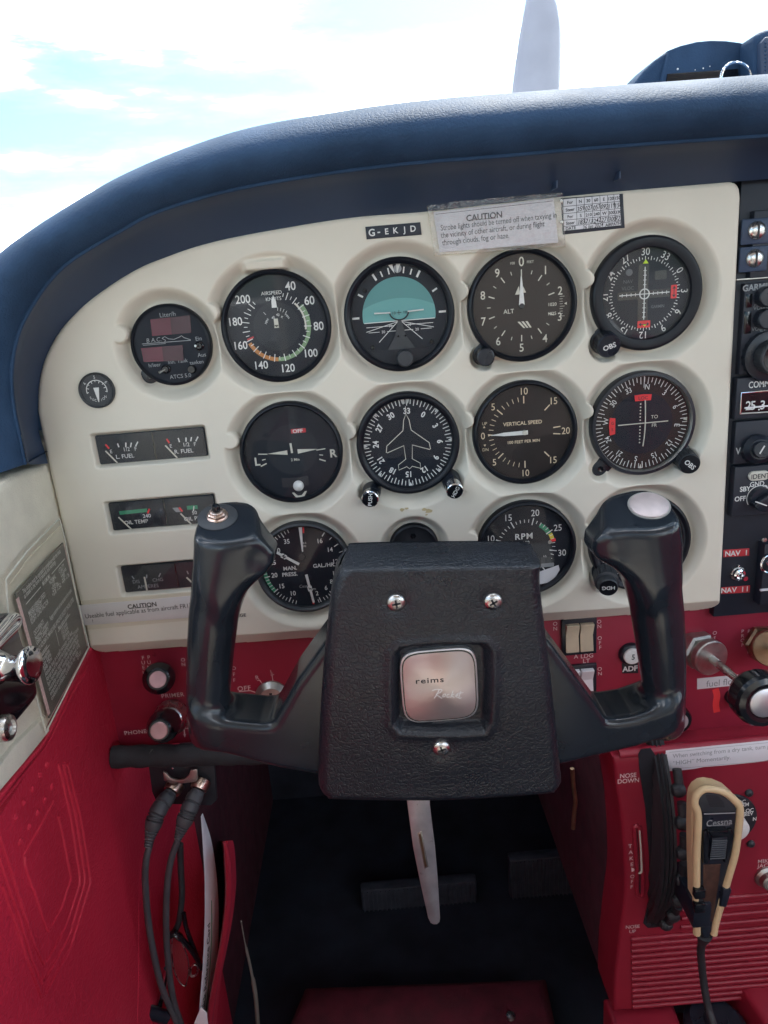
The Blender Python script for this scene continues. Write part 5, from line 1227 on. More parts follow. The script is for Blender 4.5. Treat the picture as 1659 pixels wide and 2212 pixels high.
for s_, x0, y0 in (('ON', 430, 1030), ('OFF', 434, 1150), ('ON', 434, 1374)):
    for i, ch in enumerate(s_): wt(ch, *z6(x0 + 2*i, y0 + 34*i), .0052)
for i, ch in enumerate('ON'): wt(ch, *z6(110 + i, 1045 + 36*i), .0052)
wt('A', *z6(262, 1284), .0056, bold=.006); wt('LDG', *z6(342, 1278), .0060, bold=.008); wt('LT', *z6(337, 1315), .0060, bold=.008)
for i, ch in enumerate('OFF'): wt(ch, *z6(1272 - 1*i, 1112 + 38*i), .0050)
for i, ch in enumerate('PROP'): wt(ch, *z6(1474, 1100 + 33*i), .0048)
for i, ch in enumerate('PITCH'): wt(ch, *z6(1520, 1100 + 37*i), .0048)
W_.build('panel_lettering', 'ink_pinkwhite', t)
k = Ink((0, YR, 0), lift=.0001); k.pline(catmull([k.px(*z6(*p)) for p in ((1276, 1520), (1288, 1570), (1280, 1630), (1288, 1690))], 4), .0062); k.build('paint_mark', 'ink_brightred', t)

def cap_knob(px_tip, px_base, r, facets, label, group=None, name='pull_knob', base_chrome=False, cap='cap_rose', front=-.022):
    tip = at_y(*px_tip, front); base = rp(*px_base); ax = tip - base; h_ = np.linalg.norm(ax); ax /= h_
    t = thing(name, label, 'knob', base, group)
    mb = MB()
    mb.lathe(base, ax, [(r*.55, -.002), (r*.55, h_*.5)], 24); mb.build('stem', 'black_plastic', t)
    MB().lathe(base, (0, -1, 0), [(r*.9, -.001), (r*.9, .002), (r*.6, .003), (0, .003)], 30).build('collar', 'steel_dull', t)
    MB().lathe(base, ax, [(r*.85, h_*.48), (r, h_*.55), (r, h_*.80), (r*.72, h_*.98), (r*.62, h_), (0, h_)], facets).build('knob_body', 'black_gloss', t, 20)
    MB().lathe(base, ax, [(r*.53, h_-.001), (r*.53, h_+.0010), (r*.49, h_+.0014), (0, h_+.0013)], 36).build('metal_cap', cap, t, 25)
    if base_chrome:
        MB().lathe(base, ax, [(.0158, -.002), (.0156, h_*.20), (.0120, h_*.38), (.0106, h_*.40), (0, h_*.40)], 40).build('chrome_socket', 'steel', t, 30)
        MB().lathe(base, ax, [(.0092, h_*.3), (.0092, h_*.55)], 30).build('black_ferrule', 'black_gloss', t)
    return t
cap_knob((341, 1468), (350, 1457), .0133, 40, 'upper black knob with a rose metal cap on the left of the crimson panel')
cap_knob((344, 1578), (374, 1546), .0133, 14, 'faceted primer knob with a rose metal cap standing in a chrome socket', base_chrome=True, front=-.040, name='primer_knob')

# ignition switch
c = rp(588, 1502); t = thing('ignition_switch', 'grey round ignition switch glimpsed between the left grip and the yoke pad', 'switch', c)
MB().lathe(c, (0, -1, 0), [(.0150, 0), (.0148, .0016), (.0118, .0045), (.0104, .0060), (0, .0060)], 40).build('switch_body', 'steel_dull', t, 30)
MB().box(c + [-.0012, -.0066, -.006], c + [.0012, -.0058, .006]).build('key_slot', 'ink_black', t)

# rocker switches
def rocker_bank(xa, xb, ya, yb, n, label, materials=('rocker_cream',), tilt=1):
    a, b = rp(xa, ya), rp(xb, yb); o = (a+b)/2; t = thing('rocker_switch_bank', label, 'switch', o)
    MB().box((a[0], YR-.003, b[2]), (b[0], YR, a[2]), .0008).build('switch_frame', 'black_plastic', t)
    w_ = (b[0]-a[0]-.006)/n
    for i in range(n):
        x0 = a[0] + .003 + i*w_ + .0007; x1 = x0 + w_ - .0014; z0, z1 = b[2]+.004, a[2]-.004; zm = z0*.45 + z1*.55
        prof = [(YR, z0), (YR-.0055, z0), (YR-.0058, z0+.001), (YR-.0035, zm), (YR-.0078, z1-.0006), (YR-.0070, z1), (YR, z1)]
        V = [(x0, y, z) for y, z in prof] + [(x1, y, z) for y, z in prof]; m_ = len(prof)
        Fc = [tuple(range(m_)), tuple(range(2*m_-1, m_-1, -1))] + [(j, m_+j, m_+(j+1) % m_, (j+1) % m_) for j in range(m_)]
        MB().add(V, Fc).build('rocker', materials[i % len(materials)], t, 30)
    return t
rocker_bank(*z6(150, 1020)[:1], z6(405, 0)[0], z6(0, 1012)[1], z6(0, 1250)[1], 2, 'pair of worn cream rocker switches in a black frame right of the yoke pad')
rocker_bank(z6(160, 0)[0], z6(405, 0)[0], z6(0, 1345)[1], z6(0, 1560)[1], 2, 'lower white rocker switches showing just above the right yoke arm', ('paper',))
# breaker, caption and knobs
c = rp(1361, 1411); t = thing('circuit_breaker', 'round breaker with a white face marked five, beside the right grip', 'breaker', c)
MB().lathe(c, (0, -1, 0), [(.0108, -.001), (.0105, .0030), (.0092, .0046), (.0078, .0050)], 36, cap=False).build('collar', 'black_plastic', t)
MB().lathe(c, (0, -1, 0), [(.0077, .001), (.0077, .0062), (.0070, .0070), (0, .0070)], 32).build('button', 'ink_white', t)
k = Ink(c + [0, -.0070, 0]); k.text('5', .0004, 0, .0074, 4, .02, .85); k.build('numeral', 'ink_black', t)
t = thing('breaker_caption', 'small black plate lettered ADF under the white-faced breaker', 'label', rp(1361, 1444))
MB().prism([rp(*p, -.0006) for p in ((1344, 1433), (1378, 1430), (1379, 1454), (1344, 1455))], (0, .0008, 0), .0002).build('caption_plate', 'black_matte', t)
k = Ink(rp(1361, 1444, -.0006)); k.text('ADF', 0, 0, .0072, -1, .03, 1.0); k.build('lettering', 'ink_white', t)
c = rp(1583, 1503); t = thing('circuit_breaker', 'black push breaker marked two, just left of the big plunger knob', 'breaker', c)
MB().lathe(c, (.10, -1, -.08), [(.0078, -.001), (.0078, .003), (.0066, .0036), (.0062, .0052), (.0068, .0056), (.0068, .0125), (.0058, .0135), (0, .0135)], 30).build('button', 'black_plastic', t)
k = Ink(c + np.array([.10, -1, -.08])/1.01*.0136); k.text('2', .0006, -.0006, .0064, 0, .015); k.build('numeral', 'ink_white', t)
c = rp(1452, 1541); t = thing('push_knob', 'black knob with a silver face peeping out behind the right yoke grip', 'knob', c)
MB().lathe(c, (0, -1, 0), [(.0135, 0), (.0132, .012), (.0118, .014), (0, .014)], 36).build('knob_body', 'black_gloss', t); MB().lathe(c, (0, -1, 0), [(.0090, .0136), (.0088, .0146), (0, .0146)], 30).build('metal_cap', 'aluminium', t)
# fuel flow caption
t = thing('fuel_flow_caption', 'white label strip reading fuel flow, under the silver plunger rod', 'label', rp(1560, 1476))
MB().prism([rp(*p, -.0005) for p in (z6(1145, 1447), z6(1480, 1415), z6(1480, 1490), z6(1145, 1525))], (0, .0006, 0), .0002).build('strip', 'paper', t)
k = Ink(rp(1560, 1476, -.0005)); u, v = k.px(*z6(1332, 1470)); k.text('fuel flow', u, v, .0094, -1.3, .0, .95); k.build('lettering', 'ink_grey', t)

# mixture plunger: hex nut, disc, rod and knob
def plunger(pxn, pxd, pxk, label, nutm, discm, kr=.0215, yk=-.085, part=True):
    n0 = rp(*pxn); t = thing('plunger_control', label, 'engine control', n0)
    d0 = at_y(*pxd, -.006); ax = d0 - n0; ax = ax/np.linalg.norm(ax); h_ = np.linalg.norm(d0-n0)
    MB().lathe(n0, ax, [(.0172, 0), (.0172, h_*.42), (.0150, h_*.50), (0, h_*.50)], 6).build('hex_nut', nutm, t, 20)
    MB().lathe(n0, ax, [(.0120, h_*.3), (.0120, h_*.8)], 32).build('barrel', nutm, t)
    MB().lathe(n0, ax, [(.0150, h_*.72), (.0160, h_*.76), (.0160, h_*.96), (.0152, h_), (0, h_)], 48).build('friction_disc', discm, t, 30)
    if part:
        kc = at_y(*pxk, yk); ax2 = kc - d0; hk = np.linalg.norm(ax2); ax2 /= hk
        MB().lathe(d0, ax2, [(.0034, -.004), (.0034, hk*.35), (.0029, hk*.36), (.0029, hk)], 20).build('rod', 'steel', t)
        MB().lathe(d0, ax2, [(.009, hk-.024), (kr*.80, hk-.021), (kr, hk-.014), (kr, hk-.003), (kr*.93, hk), (kr*.74, hk+.0015), (kr*.60, hk+.0008), (kr*.58, hk-.001), (0, hk-.001)], 16).build('knob_body', 'black_gloss', t, 24)
        MB().lathe(d0, ax2, [(kr*.56, hk-.002), (kr*.55, hk+.0008), (kr*.50, hk+.0016), (0, hk+.0016)], 40).build('metal_cap', 'aluminium', t)
    return t
plunger((1500, 1398), (1538, 1423), (1652, 1518), 'plunger control with a hexagon nut, grey disc, steel rod and big black knob', 'steel_dull', 'steel_dull')
plunger((1645, 1386), (1668, 1402), (1760, 1480), 'bronze plunger control cut off by the right picture edge', 'brass_dark', 'brass_dark')

# ================================================================== radio stack
YS = .006
def rs(px, py, dy=0): return at_y(px, py, YS + dy)
z_t = rs(1640, 392)[2]; z_b = rs(1600, 1333)[2]; x_l = rs(1546, 1333)[0]
b = MB(); b.box((x_l, YS+.004, z_b), (.62, YS+.030, z_t+.03), .001); 
t = stack = tag(b.build('radio_rack', 'panel_black', loc=(x_l+.05, YS, z_b)), 'black radio rack face filling the right edge beside the cream panel', 'radio rack')
def radio(name, label, quad, draw, y=-.002, material='panel_black', bev=.0012):
    P = [rs(*p, y) for p in quad]; x0 = (P[0][0]+P[3][0])/2; z1 = (P[0][2]+P[1][2])/2; z0 = (P[2][2]+P[3][2])/2
    t = thing(name, label, 'radio', (x0, YS, (z0+z1)/2))
    pts = [(x0, YS+y, z1), (x0+.17, YS+y, z1), (x0+.17, YS+y, z0), (x0, YS+y, z0)]
    MB().prism(pts, (0, .012, 0), bev).build('face_plate', material, t)
    k = Ink((x0, YS+y, z0)); draw(t, k, YS+y); return t
def zb_(x, y): return 1520.6 + x*.2578, 380.2 + y*.2578
def d_bracket(t, k, y):
    for (a, b, g) in ((437, 457, 80), (420, 690, 84)):
        c = at_y(*zb_(a, b), y-.0005)
        MB().box(c + [-.011, -.0006, -.0095], c + [.010, .002, .0085], .001).build('screw_tab', 'soffit_navy', t)
        MB().lathe(c, (0, -1, 0), [(.0066, 0), (.0066, .0006), (.0058, .0026), (.0030, .0036), (0, .0038)], 30).build('slot_screw', 'steel', t, 50)
        MB().box(c + [-.0006, -.0042, -.0058], c + [.0006, -.0034, .0058]).build('screw_slot', 'ink_black', t)
radio('mounting_bracket', 'navy bracket plate with two slotted silver screws at the top right', [(1628, 455), (1700, 450), (1700, 598), (1622, 600)], d_bracket)
b = MB().prism([rs(*p, -.0015) for p in ((1592, 603), (1700, 594.5), (1700, 597), (1592, 605.5))], (0, .004, 0), 0).build('trim_strip', 'steel_dull'); tag(b, 'thin bright trim strip above the upper radio', 'trim')
def rknob(t, k, y, a, r, h_, name='radio_knob', rib=.06, material='black_plastic'):
    c = at_y(*a, y); MB().lathe(c, (0, -1, 0), [(r, 0), (r, h_*.9), (r*.9, h_), (0, h_)], 44, rib=(-1, h_*.88, rib) if rib else None).build(name, material, t, 25); return c
def d_nav(t, k, y):
    def T(s_, a, b, sz, **q): u, v = k.px(*zb_(a, b)); k.text(s_, u, v, sz, -1, **q)
    T('GARMIN', 452, 928, .0064, bold=.03, sx=.95); k.build('maker_lettering', 'ink_grey', t); k = Ink(k.O); 
    def T(s_, a, b, sz, **q): u, v = k.px(*zb_(a, b)); k.text(s_, u, v, sz, -1, **q)
    T('PWR', 455, 1080, .0030); T('VOL', 455, 1104, .0040); T('PUSH', 512, 1080, .0026); T('SQ', 504, 1106, .0040); T('VOL', 440, 1280, .0040); T('PUSH', 495, 1265, .0026); T('ID', 490, 1290, .0040); T('C', 528, 1358, .0066, bold=.02)
    k.build('face_lettering', 'ink_grey', t)
    for (a, b, c_, d) in ((355, 990, 410, 1105), (340, 1135, 400, 1325)):
        q = [at_y(*zb_(x, yy), y-.0004) for x, yy in ((a, b), (c_, b-6), (c_-6, d-6), (a-6, d))]; MB().prism(q, (0, .0006, 0), .0002).build('card_slot', 'black_gloss', t)
    for p in ((500, 1010), (490, 1195)): rknob(t, k, y, zb_(*p), .0075, .009)
    c = rknob(t, k, y, zb_(512, 1505), .0190, .007, 'outer_tuning_knob'); MB().lathe(c, (0, -1, 0), [(.0130, .006), (.0130, .017), (.0122, .0182), (.0110, .0182)], 60, rib=(-1, .0165, .05)).build('inner_tuning_knob', 'grey_black', t, 25)
    MB().lathe(c, (0, -1, 0), [(.0112, .0180), (.0108, .0184), (0, .0178)], 40).build('knob_face', 'black_gloss', t)
radio('navigation_radio', 'navigation radio with small stacked knobs and a large tuning knob, at the right edge', [(1610, 612), (1700, 606), (1700, 800), (1596, 811)], d_nav)
def d_comm(t, k, y):
    u, v = k.px(*zb_(462, 1742)); k.text('COMM', u, v, .0072, -1, .012, .75); u, v = k.px(*zb_(545, 1742)); k.text('1', u, v, .0072, -1, .012, .75); k.build('face_lettering', 'ink_white', t)
    P = [at_y(*zb_(x, yy), y-.0008) for x, yy in ((312, 1818), (600, 1795), (600, 1975), (303, 1992))]
    MB().tube([P[3], P[0], P[1]], .0009, 8).build('window_frame', 'chrome', t); MB().tube([P[3], P[2]], .0007, 8).build('window_frame', 'steel_dull', t)
    MB().prism([p + np.array([0, .0006, 0]) for p in P], (0, .0004, 0), 0).build('frequency_window', 'black_gloss', t)
    k = Ink(P[0] + [0, .0005, 0])
    for ch, a, b in (('2', 372, 1922), ('5', 412, 1920), ('.', 462, 1925), ('3', 492, 1916), ('5', 560, 1912)): u, v = k.px(*zb_(a, b)); k.text(ch, u, v, .0098, -1, .012, .95)
    k.build('frequency_digits', 'ink_white', t); k = Ink(P[0] + [0, .0003, 0]); k.line(k.px(*zb_(340, 1944)), k.px(*zb_(600, 1920)), .0013); k.build('index_line', 'paper', t)
radio('communication_radio', 'communication radio with a chrome framed frequency window', [(1592, 818), (1700, 808), (1700, 898), (1588, 906)], d_comm, y=-.0035)
def zc_(x, y): return 1468.8 + x*.21477, 907.2 + y*.21477
def d_vol(t, k, y):
    u, v = k.px(*zc_(636, 306)); k.text('VOL', u, v, .0078, -1, .015, .8); k.build('face_lettering', 'ink_white', t)
    c = at_y(*zc_(760, 290), y); tip = at_y(*zc_(832, 300), y-.016); ax = tip-c; h_ = np.linalg.norm(ax); ax /= h_
    MB().lathe(c, ax, [(.0125, 0), (.0115, h_*.5), (.0080, h_*.72)], 40, rib=(-1, h_*.49, .08), cap=True).build('outer_knob', 'black_plastic', t, 25); MB().lathe(c, ax, [(.0066, h_*.6), (.0066, h_*.96), (.006, h_), (0, h_)], 40, rib=(-1, h_*.94, .06)).build('inner_knob', 'black_plastic', t, 25)
    k = Ink(c + ax*(h_+.0002)); k.line((.0012, .0032), (-.0022, -.0030), .0012); k.build('knob_mark', 'ink_white', t)
radio('volume_panel', 'black radio face with a volume knob, between the frequency window and the transponder', [(1588, 912), (1700, 903), (1700, 992), (1586, 1004)], d_vol)
def d_xpdr(t, k, y):
    c = at_y(*zc_(785, 557), y); plate(c + [0, -.0022, 0], X_, Z_, NY, rrect(.0166, .0078, .0038, 6), .003, 'ident_button', 'ink_pale', t, .0006)
    kk = Ink(c + [0, -.0022, 0]); kk.text('IDENT', .0008, 0, .0056, -1, .012, .95); kk.build('button_lettering', 'ink_black', t)
    for s_, a, b in (('GND', 775, 642), ('SBY', 655, 692), ('OFF', 605, 790), ('ON', 880, 675)): u, v = k.px(*zc_(a, b)); k.text(s_, u, v, .0058, -1, .02, .92)
    c = at_y(*zc_(795, 780), y); o = c - k.O; k.arc(.0098, .0105, -122, 58, 40, (o[0], o[2])); k.build('face_lettering', 'ink_white', t)
    MB().lathe(c, (0, -1, 0), [(.0094, 0), (.0092, .005), (0, .005)], 40).build('selector_base', 'black_plastic', t)
    d = pol(1, 290); P = []
    for a in np.linspace(255, 115, 12): P.append(c + np.array([.0092*math.sin(R_(a)), -.005, .0092*math.cos(R_(a))]))
    P.append(c + np.array([.0055, -.005, .0072]))
    MB().prism([p + np.array([0, -.006, 0]) for p in P], (0, .006, 0), .0006).build('selector_wing', 'black_plastic', t)
    kk = Ink(c + [0, -.0112, 0]); kk.line((-.0090, .0006), (.0008, -.0038), .0009); kk.build('pointer_line', 'ink_white', t)
radio('transponder', 'transponder face with a pale IDENT button and a rotary selector', [(1587, 1010), (1700, 1000), (1700, 1106), (1582, 1118)], d_xpdr, y=-.0045)
def tape(name, label, quad, txt, at_, y=YS+.0035):
    P = [at_y(*p, y) for p in quad]; o = sum(P)/4; t = thing(name, label, 'label', o); MB().prism(P, (0, .0006, 0), .0001).build('tape', 'ink_red', t)
    k = Ink((o[0], y, o[2])); 
    for ch, x, yy in zip(txt, *at_): u, v = k.px(x, yy); k.text(ch, u, v, .0066, -1, .02)
    k.build('lettering', 'ink_white', t)
tape('label_tape', 'upper red embossed label tape reading NAV I', [zc_(440, 1308), zc_(698, 1292), zc_(697, 1365), zc_(438, 1382)], 'NAVI', ([1572, 1583.5, 1594, 1612], [1195.5, 1195, 1194, 1193]))
tape('label_tape', 'lower red embossed label tape reading NAV II', [zc_(420, 1685), zc_(705, 1665), zc_(703, 1735), zc_(415, 1752)], 'NAVII', ([1563.5, 1575, 1586, 1604, 1614], [1275, 1274.5, 1273.5, 1272.5, 1271.5]))
c = at_y(*zc_(577, 1540), YS+.004); t = thing('toggle_switch', 'chrome toggle switch between the two red label tapes', 'switch', c)
MB().lathe(c, (0, -1, 0), [(.0066, 0), (.0064, .0018), (.0052, .0024)], 8).build('hex_nut', 'steel', t, 20); MB().lathe(c, (0, -1, 0), [(.0054, .002), (.0050, .0048), (.0034, .0054), (.0030, .003), (0, .003)], 24).build('bushing', 'chrome', t)
MB().tube([c + [0, -.003, 0], c + [.0012, -.012, -.0005]], [.0013, .0022], 12).build('lever', 'chrome', t)
MB().box(c + [-.0008, -.0022, .0052], c + [.0008, 0, .0080], .0003).build('key_washer', 'steel', t)
def d_sel(t, k, y):
    c = at_y(1659, 1216, y); MB().tube([c + np.array([.0068*math.cos(a), -.002, .0078*math.sin(a)]) for a in np.linspace(0, 2*math.pi, 30)], .0010, 8, cap=False).build('switch_ring', 'chrome', t); MB().tube([c, c + [0, -.014, -.006]], [.0022, .0030], 12).build('lever', 'chrome', t)
    P = at_y(1652, 1274, y-.001); MB().box(P + [-.004, -.001, -.0008], P + [.03, .001, .0008], .0003).build('bright_bar', 'paper', t)
    P = at_y(1651, 1166, y-.001); MB().lathe(P, (0, -1, 0), [(.0022, 0), (.0018, .0010), (0, .0012)], 14).build('corner_screw', 'steel', t)
radio('audio_panel', 'black switch box with a chrome ringed lever cut by the right picture edge', [(1650, 1176), (1720, 1170), (1720, 1300), (1644, 1310)], d_sel, y=-.006)
# ================================================================== below the panel, left
def z2(x, y): return x*.3645, 1209.6 + y*.3645
def z3(x, y): return x*.3645, 1641.6 + y*.3645
# black foam roll along the lower panel edge
p0 = at_y(244, 1635, -.004); p1 = at_y(760, 1622, -.004)
t = thing('edge_pad', 'black foam pad rolled along the lower edge of the crimson panel', 'pad', (p0+p1)/2)
r_ = .0088; V = []; n = 40
P = [p0 + (p1-p0)*i/n for i in range(n+1)]
MB().tube(P, [r_*(1 + .05*math.sin(i*1.7)) for i in range(n+1)], 20, flat=1.15).build('foam_roll', 'foam_black', t)
b0, b1 = at_y(262, 1650, .006), at_y(760, 1632, .006)
# jack plate
yj = .004
t = thing('jack_plate', 'black plate with a bare metal bracket holding two headset sockets', 'socket plate', at_y(400, 1680, yj))
MB().prism([at_y(*p, yj) for p in (z3(880, 40), z3(1270, 20), z3(1285, 240), z3(1250, 272), z3(930, 260), z3(900, 190))], (0, .004, 0), .001).build('plate', 'black_matte', t)
br = [z3(966, 72), z3(985, 80), z3(1000, 98), z3(1025, 115), z3(1060, 122), z3(1095, 114), z3(1118, 92), z3(1130, 62), z3(1168, 55), z3(1172, 118), z3(1162, 130), z3(1075, 142), z3(1010, 140), z3(970, 122)]
MB().prism([at_y(*p, yj-.010) for p in br], (0, .002, 0), .0004).build('metal_bracket', 'steel_dull', t)
MB().box(at_y(*z3(985, 128), yj-.0105), at_y(*z3(1000, 118), yj-.0090)).build('bracket_slot', 'ink_black', t)
MB().lathe(at_y(*z3(1024, 48), -.0120), (0, -1, 0), [(.0012, 0), (.0008, .0008), (0, .001)], 10).build('rivet', 'chrome', t)
# plugs and leads
def lead(name, label, sock, pts_plug, cable, yb, tail_y):
    s = at_y(*sock, yj); t = thing(name, label, 'headset plug', s, 'headset plugs in the two sockets')
    A = [at_y(*p, y) for p, y in pts_plug]
    ax = A[1]-A[0]; ax /= np.linalg.norm(ax)
    MB().lathe(A[0] - ax*.006, ax, [(.0082, -.004), (.0082, .003), (.0076, .0048), (.0052, .005)], 28).build('socket_ring', 'copper', t)
    tot = np.linalg.norm(A[-1]-A[0]); prof = []; n = 72
    for i in range(n+1):
        u = i/n
        rr = np.interp(u, [0, .06, .10, .55, .62, .80, 1.0], [.0062, .0066, .0074, .0078, .0074, .0052, .0032])
        if .22 < u < .27 or .42 < u < .53 or u > .66: rr *= (1 - .15*((i//2) % 2))
        prof.append((rr, u*tot))
    C = catmull(A, 12); L_ = np.concatenate([[0], np.cumsum(np.linalg.norm(np.diff(C, axis=0), axis=1))]); L_ = L_/L_[-1]
    Pp = [np.array([np.interp(u, L_, C[:, k]) for k in range(3)]) for u in np.linspace(0, 1, n+1)]
    MB().tube(Pp, [p[0] for p in prof], 20).build('plug_body', 'plug_grey', t, 30)
    Cc = [A[-1] - ax*.004] + [at_y(*p, y) for p, y in cable]
    MB().tube(catmull(Cc, 8), .0030, 12).build('cable', 'plug_grey', t)
lead('headset_plug', 'left grey ribbed headset plug whose lead hangs nearest the crimson wall', z3(1012, 185), [(z3(1010, 196), -.004), (z3(930, 320), -.022), (z3(874, 515), -.034)],
     [(z3(866, 600), -.036), (z3(862, 750), -.036), (z3(885, 1000), -.036), (z3(940, 1280), -.034), (z3(1000, 1450), -.030), (z3(1070, 1600), -.026)], -.02, 0)
lead('headset_plug', 'right grey ribbed headset plug beside the standing booklet', z3(1180, 165), [(z3(1172, 182), -.004), (z3(1110, 320), -.020), (z3(1050, 478), -.030)],
     [(z3(1012, 600), -.031), (z3(990, 760), -.031), (z3(985, 1000), -.031), (z3(1000, 1230), -.029), (z3(1030, 1430), -.026), (z3(1085, 1600), -.024)], -.02, 0)
MB_ = MB().tube(catmull([at_y(*z3(*p), -.006) for p in ((1068, 500), (1072, 640), (1078, 800), (1062, 950), (1035, 1020))], 8), .0030, 10)
o = MB_.build('loose_lead', 'grey_black', loc=at_y(*z3(1070, 600), -.006)); tag(o, 'thin grey lead hanging behind the two headset leads', 'cable')
# map pocket: a crimson vinyl sheet standing off the wall
ed = [(481, 1818), (485, 1835), (489, 1880), (490, 1933), (485, 1990), (477, 2043), (466, 2100), (456, 2152), (448, 2212), (440, 2290)]
t = thing('map_pocket', 'crimson vinyl map pocket standing off the side wall, its bright edge upright', 'pocket', at_y(485, 1900, -.03))
E_ = catmull([at_y(*p, -.028) for p in ed], 5); V = []; n = len(E_); m_ = 10
for p in E_:
    for j in range(m_):
        s_ = j/(m_-1); V.append(p + np.array([-.100*s_ + .010*math.sin(math.pi*s_), .30*s_, -.26*s_]))
for i in range(n):
    for j in range(m_): V.append(np.array(V[i*m_+j]) + np.array([.004, 0, 0]))
N_ = n*m_; Fc = []
for i in range(n-1):
    for j in range(m_-1):
        a = i*m_+j; Fc.append((a, a+1, a+m_+1, a+m_)); Fc.append((N_+a, N_+a+m_, N_+a+m_+1, N_+a+1))
    Fc.append((i*m_, (i+1)*m_, N_+(i+1)*m_, N_+i*m_))
for j in range(m_-1): Fc.append((j, N_+j, N_+j+1, j+1))
put('pocket_sheet', V, Fc, 'red_vinyl', t, 60)
MB().tube([p + np.array([.002, -.001, 0]) for p in E_], [.0012 + .0020*min(1, i/8) for i in range(len(E_))], 12).build('piped_edge', 'red_plastic', t)
# booklet standing in the pocket
t = thing('checklist_booklet', 'white booklet standing in the pocket with its title running up the spine edge', 'booklet', at_y(450, 2000, -.02))
Lb = catmull([at_y(*z3(*p), -.034) for p in ((1190, 335), (1200, 480), (1212, 700), (1213, 900), (1208, 1100), (1195, 1300), (1178, 1500), (1165, 1640))], 5)
V = []; n = len(Lb); 
Rb_ = catmull([at_y(*z3(*p), .004) for p in ((1194, 338), (1240, 480), (1268, 640), (1284, 820), (1288, 1000), (1280, 1200), (1262, 1400), (1245, 1640))], 5)
m_ = 6
for i in range(n):
    for j in range(m_): V.append(Lb[i] + (Rb_[i]-Lb[i])*j/(m_-1))
for i in range(n):
    for j in range(m_): V.append(np.array(V[i*m_+j]) + np.array([.0006, .004, 0]))
N_ = n*m_; Fc = []
for i in range(n-1):
    for j in range(m_-1):
        a = i*m_+j; Fc.append((a, a+1, a+m_+1, a+m_)); Fc.append((N_+a, N_+a+m_, N_+a+m_+1, N_+a+1))
    Fc.append((i*m_, (i+1)*m_, N_+(i+1)*m_, N_+i*m_)); Fc.append((i*m_+m_-1, N_+i*m_+m_-1, N_+(i+1)*m_+m_-1, (i+1)*m_+m_-1))
put('cover', V, Fc, 'paper', t, 60)
bb = (Lb[len(Lb)//2]*.72 + Rb_[len(Lb)//2]*.28); up = Lb[2] - Lb[-4]; up /= np.linalg.norm(up); sd_ = Rb_[n//2]-Lb[n//2]; sd_ -= up*(sd_ @ up); sd_ /= np.linalg.norm(sd_)
def bk(x, y, off=.0012):
    c = (Lb[0]+Lb[-1]+Rb_[n//2])/3; return None
def onb(s_, r_):   # s along, r across
    i = s_*(n-1); i0 = int(i); f = i-i0; i1 = min(i0+1, n-1); a = Lb[i0]*(1-f)+Lb[i1]*f; b = Rb_[i0]*(1-f)+Rb_[i1]*f
    p = a + (b-a)*r_; nn = np.cross(b-a, Lb[i1]-Lb[max(i1-2, 0)]); nn /= np.linalg.norm(nn); 
    if nn @ (CAM-p) < 0: nn = -nn
    return p + nn*.0003
def bltext(txt, s0, s1, r_, size, material):
    V = []; F_ = []
    Tv, Tf = text2d(txt, .014); w_ = Tv[:, 0].max()-Tv[:, 0].min(); x0 = Tv[:, 0].min()
    for q in Tv: V.append(onb(s0 + (s1-s0)*(q[0]-x0)/w_, r_ - q[1]*size))
    return V, Tf
V, F_ = bltext('Quick Reference Card', .905, .50, .30, .30, 'ink_black'); put('title_lettering', V, F_, 'ink_black', t, 0)
V = []; F_ = []
for i in range(11):
    s_ = .10 + .25*i/10; V += [onb(s_, .16), onb(s_, .34)]
F_ = [(2*i, 2*i+1, 2*i+3, 2*i+2) for i in range(10)]; put('dark_band', V, F_, 'ink_black', t, 0)
V = []
for i in range(31):
    s_ = .36 + .62*i/30; V += [onb(s_, .50), onb(s_, .56)]
put('green_rule', V, [(2*i, 2*i+1, 2*i+3, 2*i+2) for i in range(30)], 'ink_green', t, 0)
# spectacles hung in the pocket
t = thing('spectacles', 'spectacles with a smoky lens and black side arms tucked in the pocket', 'spectacles', at_y(*z3(1060, 1180), -.010))
lp = catmull([at_y(*z3(*p), -.012) for p in ((1030, 1010), (1075, 1080), (1105, 1150), (1120, 1230), (1108, 1310), (1095, 1340), (1060, 1310), (1030, 1240), (1018, 1150), (1020, 1070))], 4, True)
c = lp.mean(0); V = [c] + list(lp); put('lens', V, [(0, i+1, (i+1) % len(lp)+1) for i in range(len(lp))], 'lens_glass', t, 180)
MB().tube(list(lp) + [lp[0]], .0006, 6).build('lens_rim', 'steel', t)
MB().tube(catmull([at_y(*z3(*p), -.014) for p in ((1000, 1045), (1040, 1030), (1090, 1075), (1150, 1150), (1195, 1235))], 5), [.0042]*9 + [.0032]*12, 10, flat=.6).build('side_arm', 'black_gloss', t)
MB().tube(catmull([at_y(*z3(*p), -.010) for p in ((1088, 908), (1105, 1000), (1150, 1120), (1180, 1200))], 5), .0022, 10).build('side_arm', 'black_gloss', t)
MB().tube(catmull([at_y(*z3(*p), -.012) for p in ((1128, 1275), (1130, 1240), (1150, 1210), (1172, 1230), (1165, 1270), (1140, 1282), (1126, 1268))], 4), .0012, 8).build('nose_pad', 'steel', t)
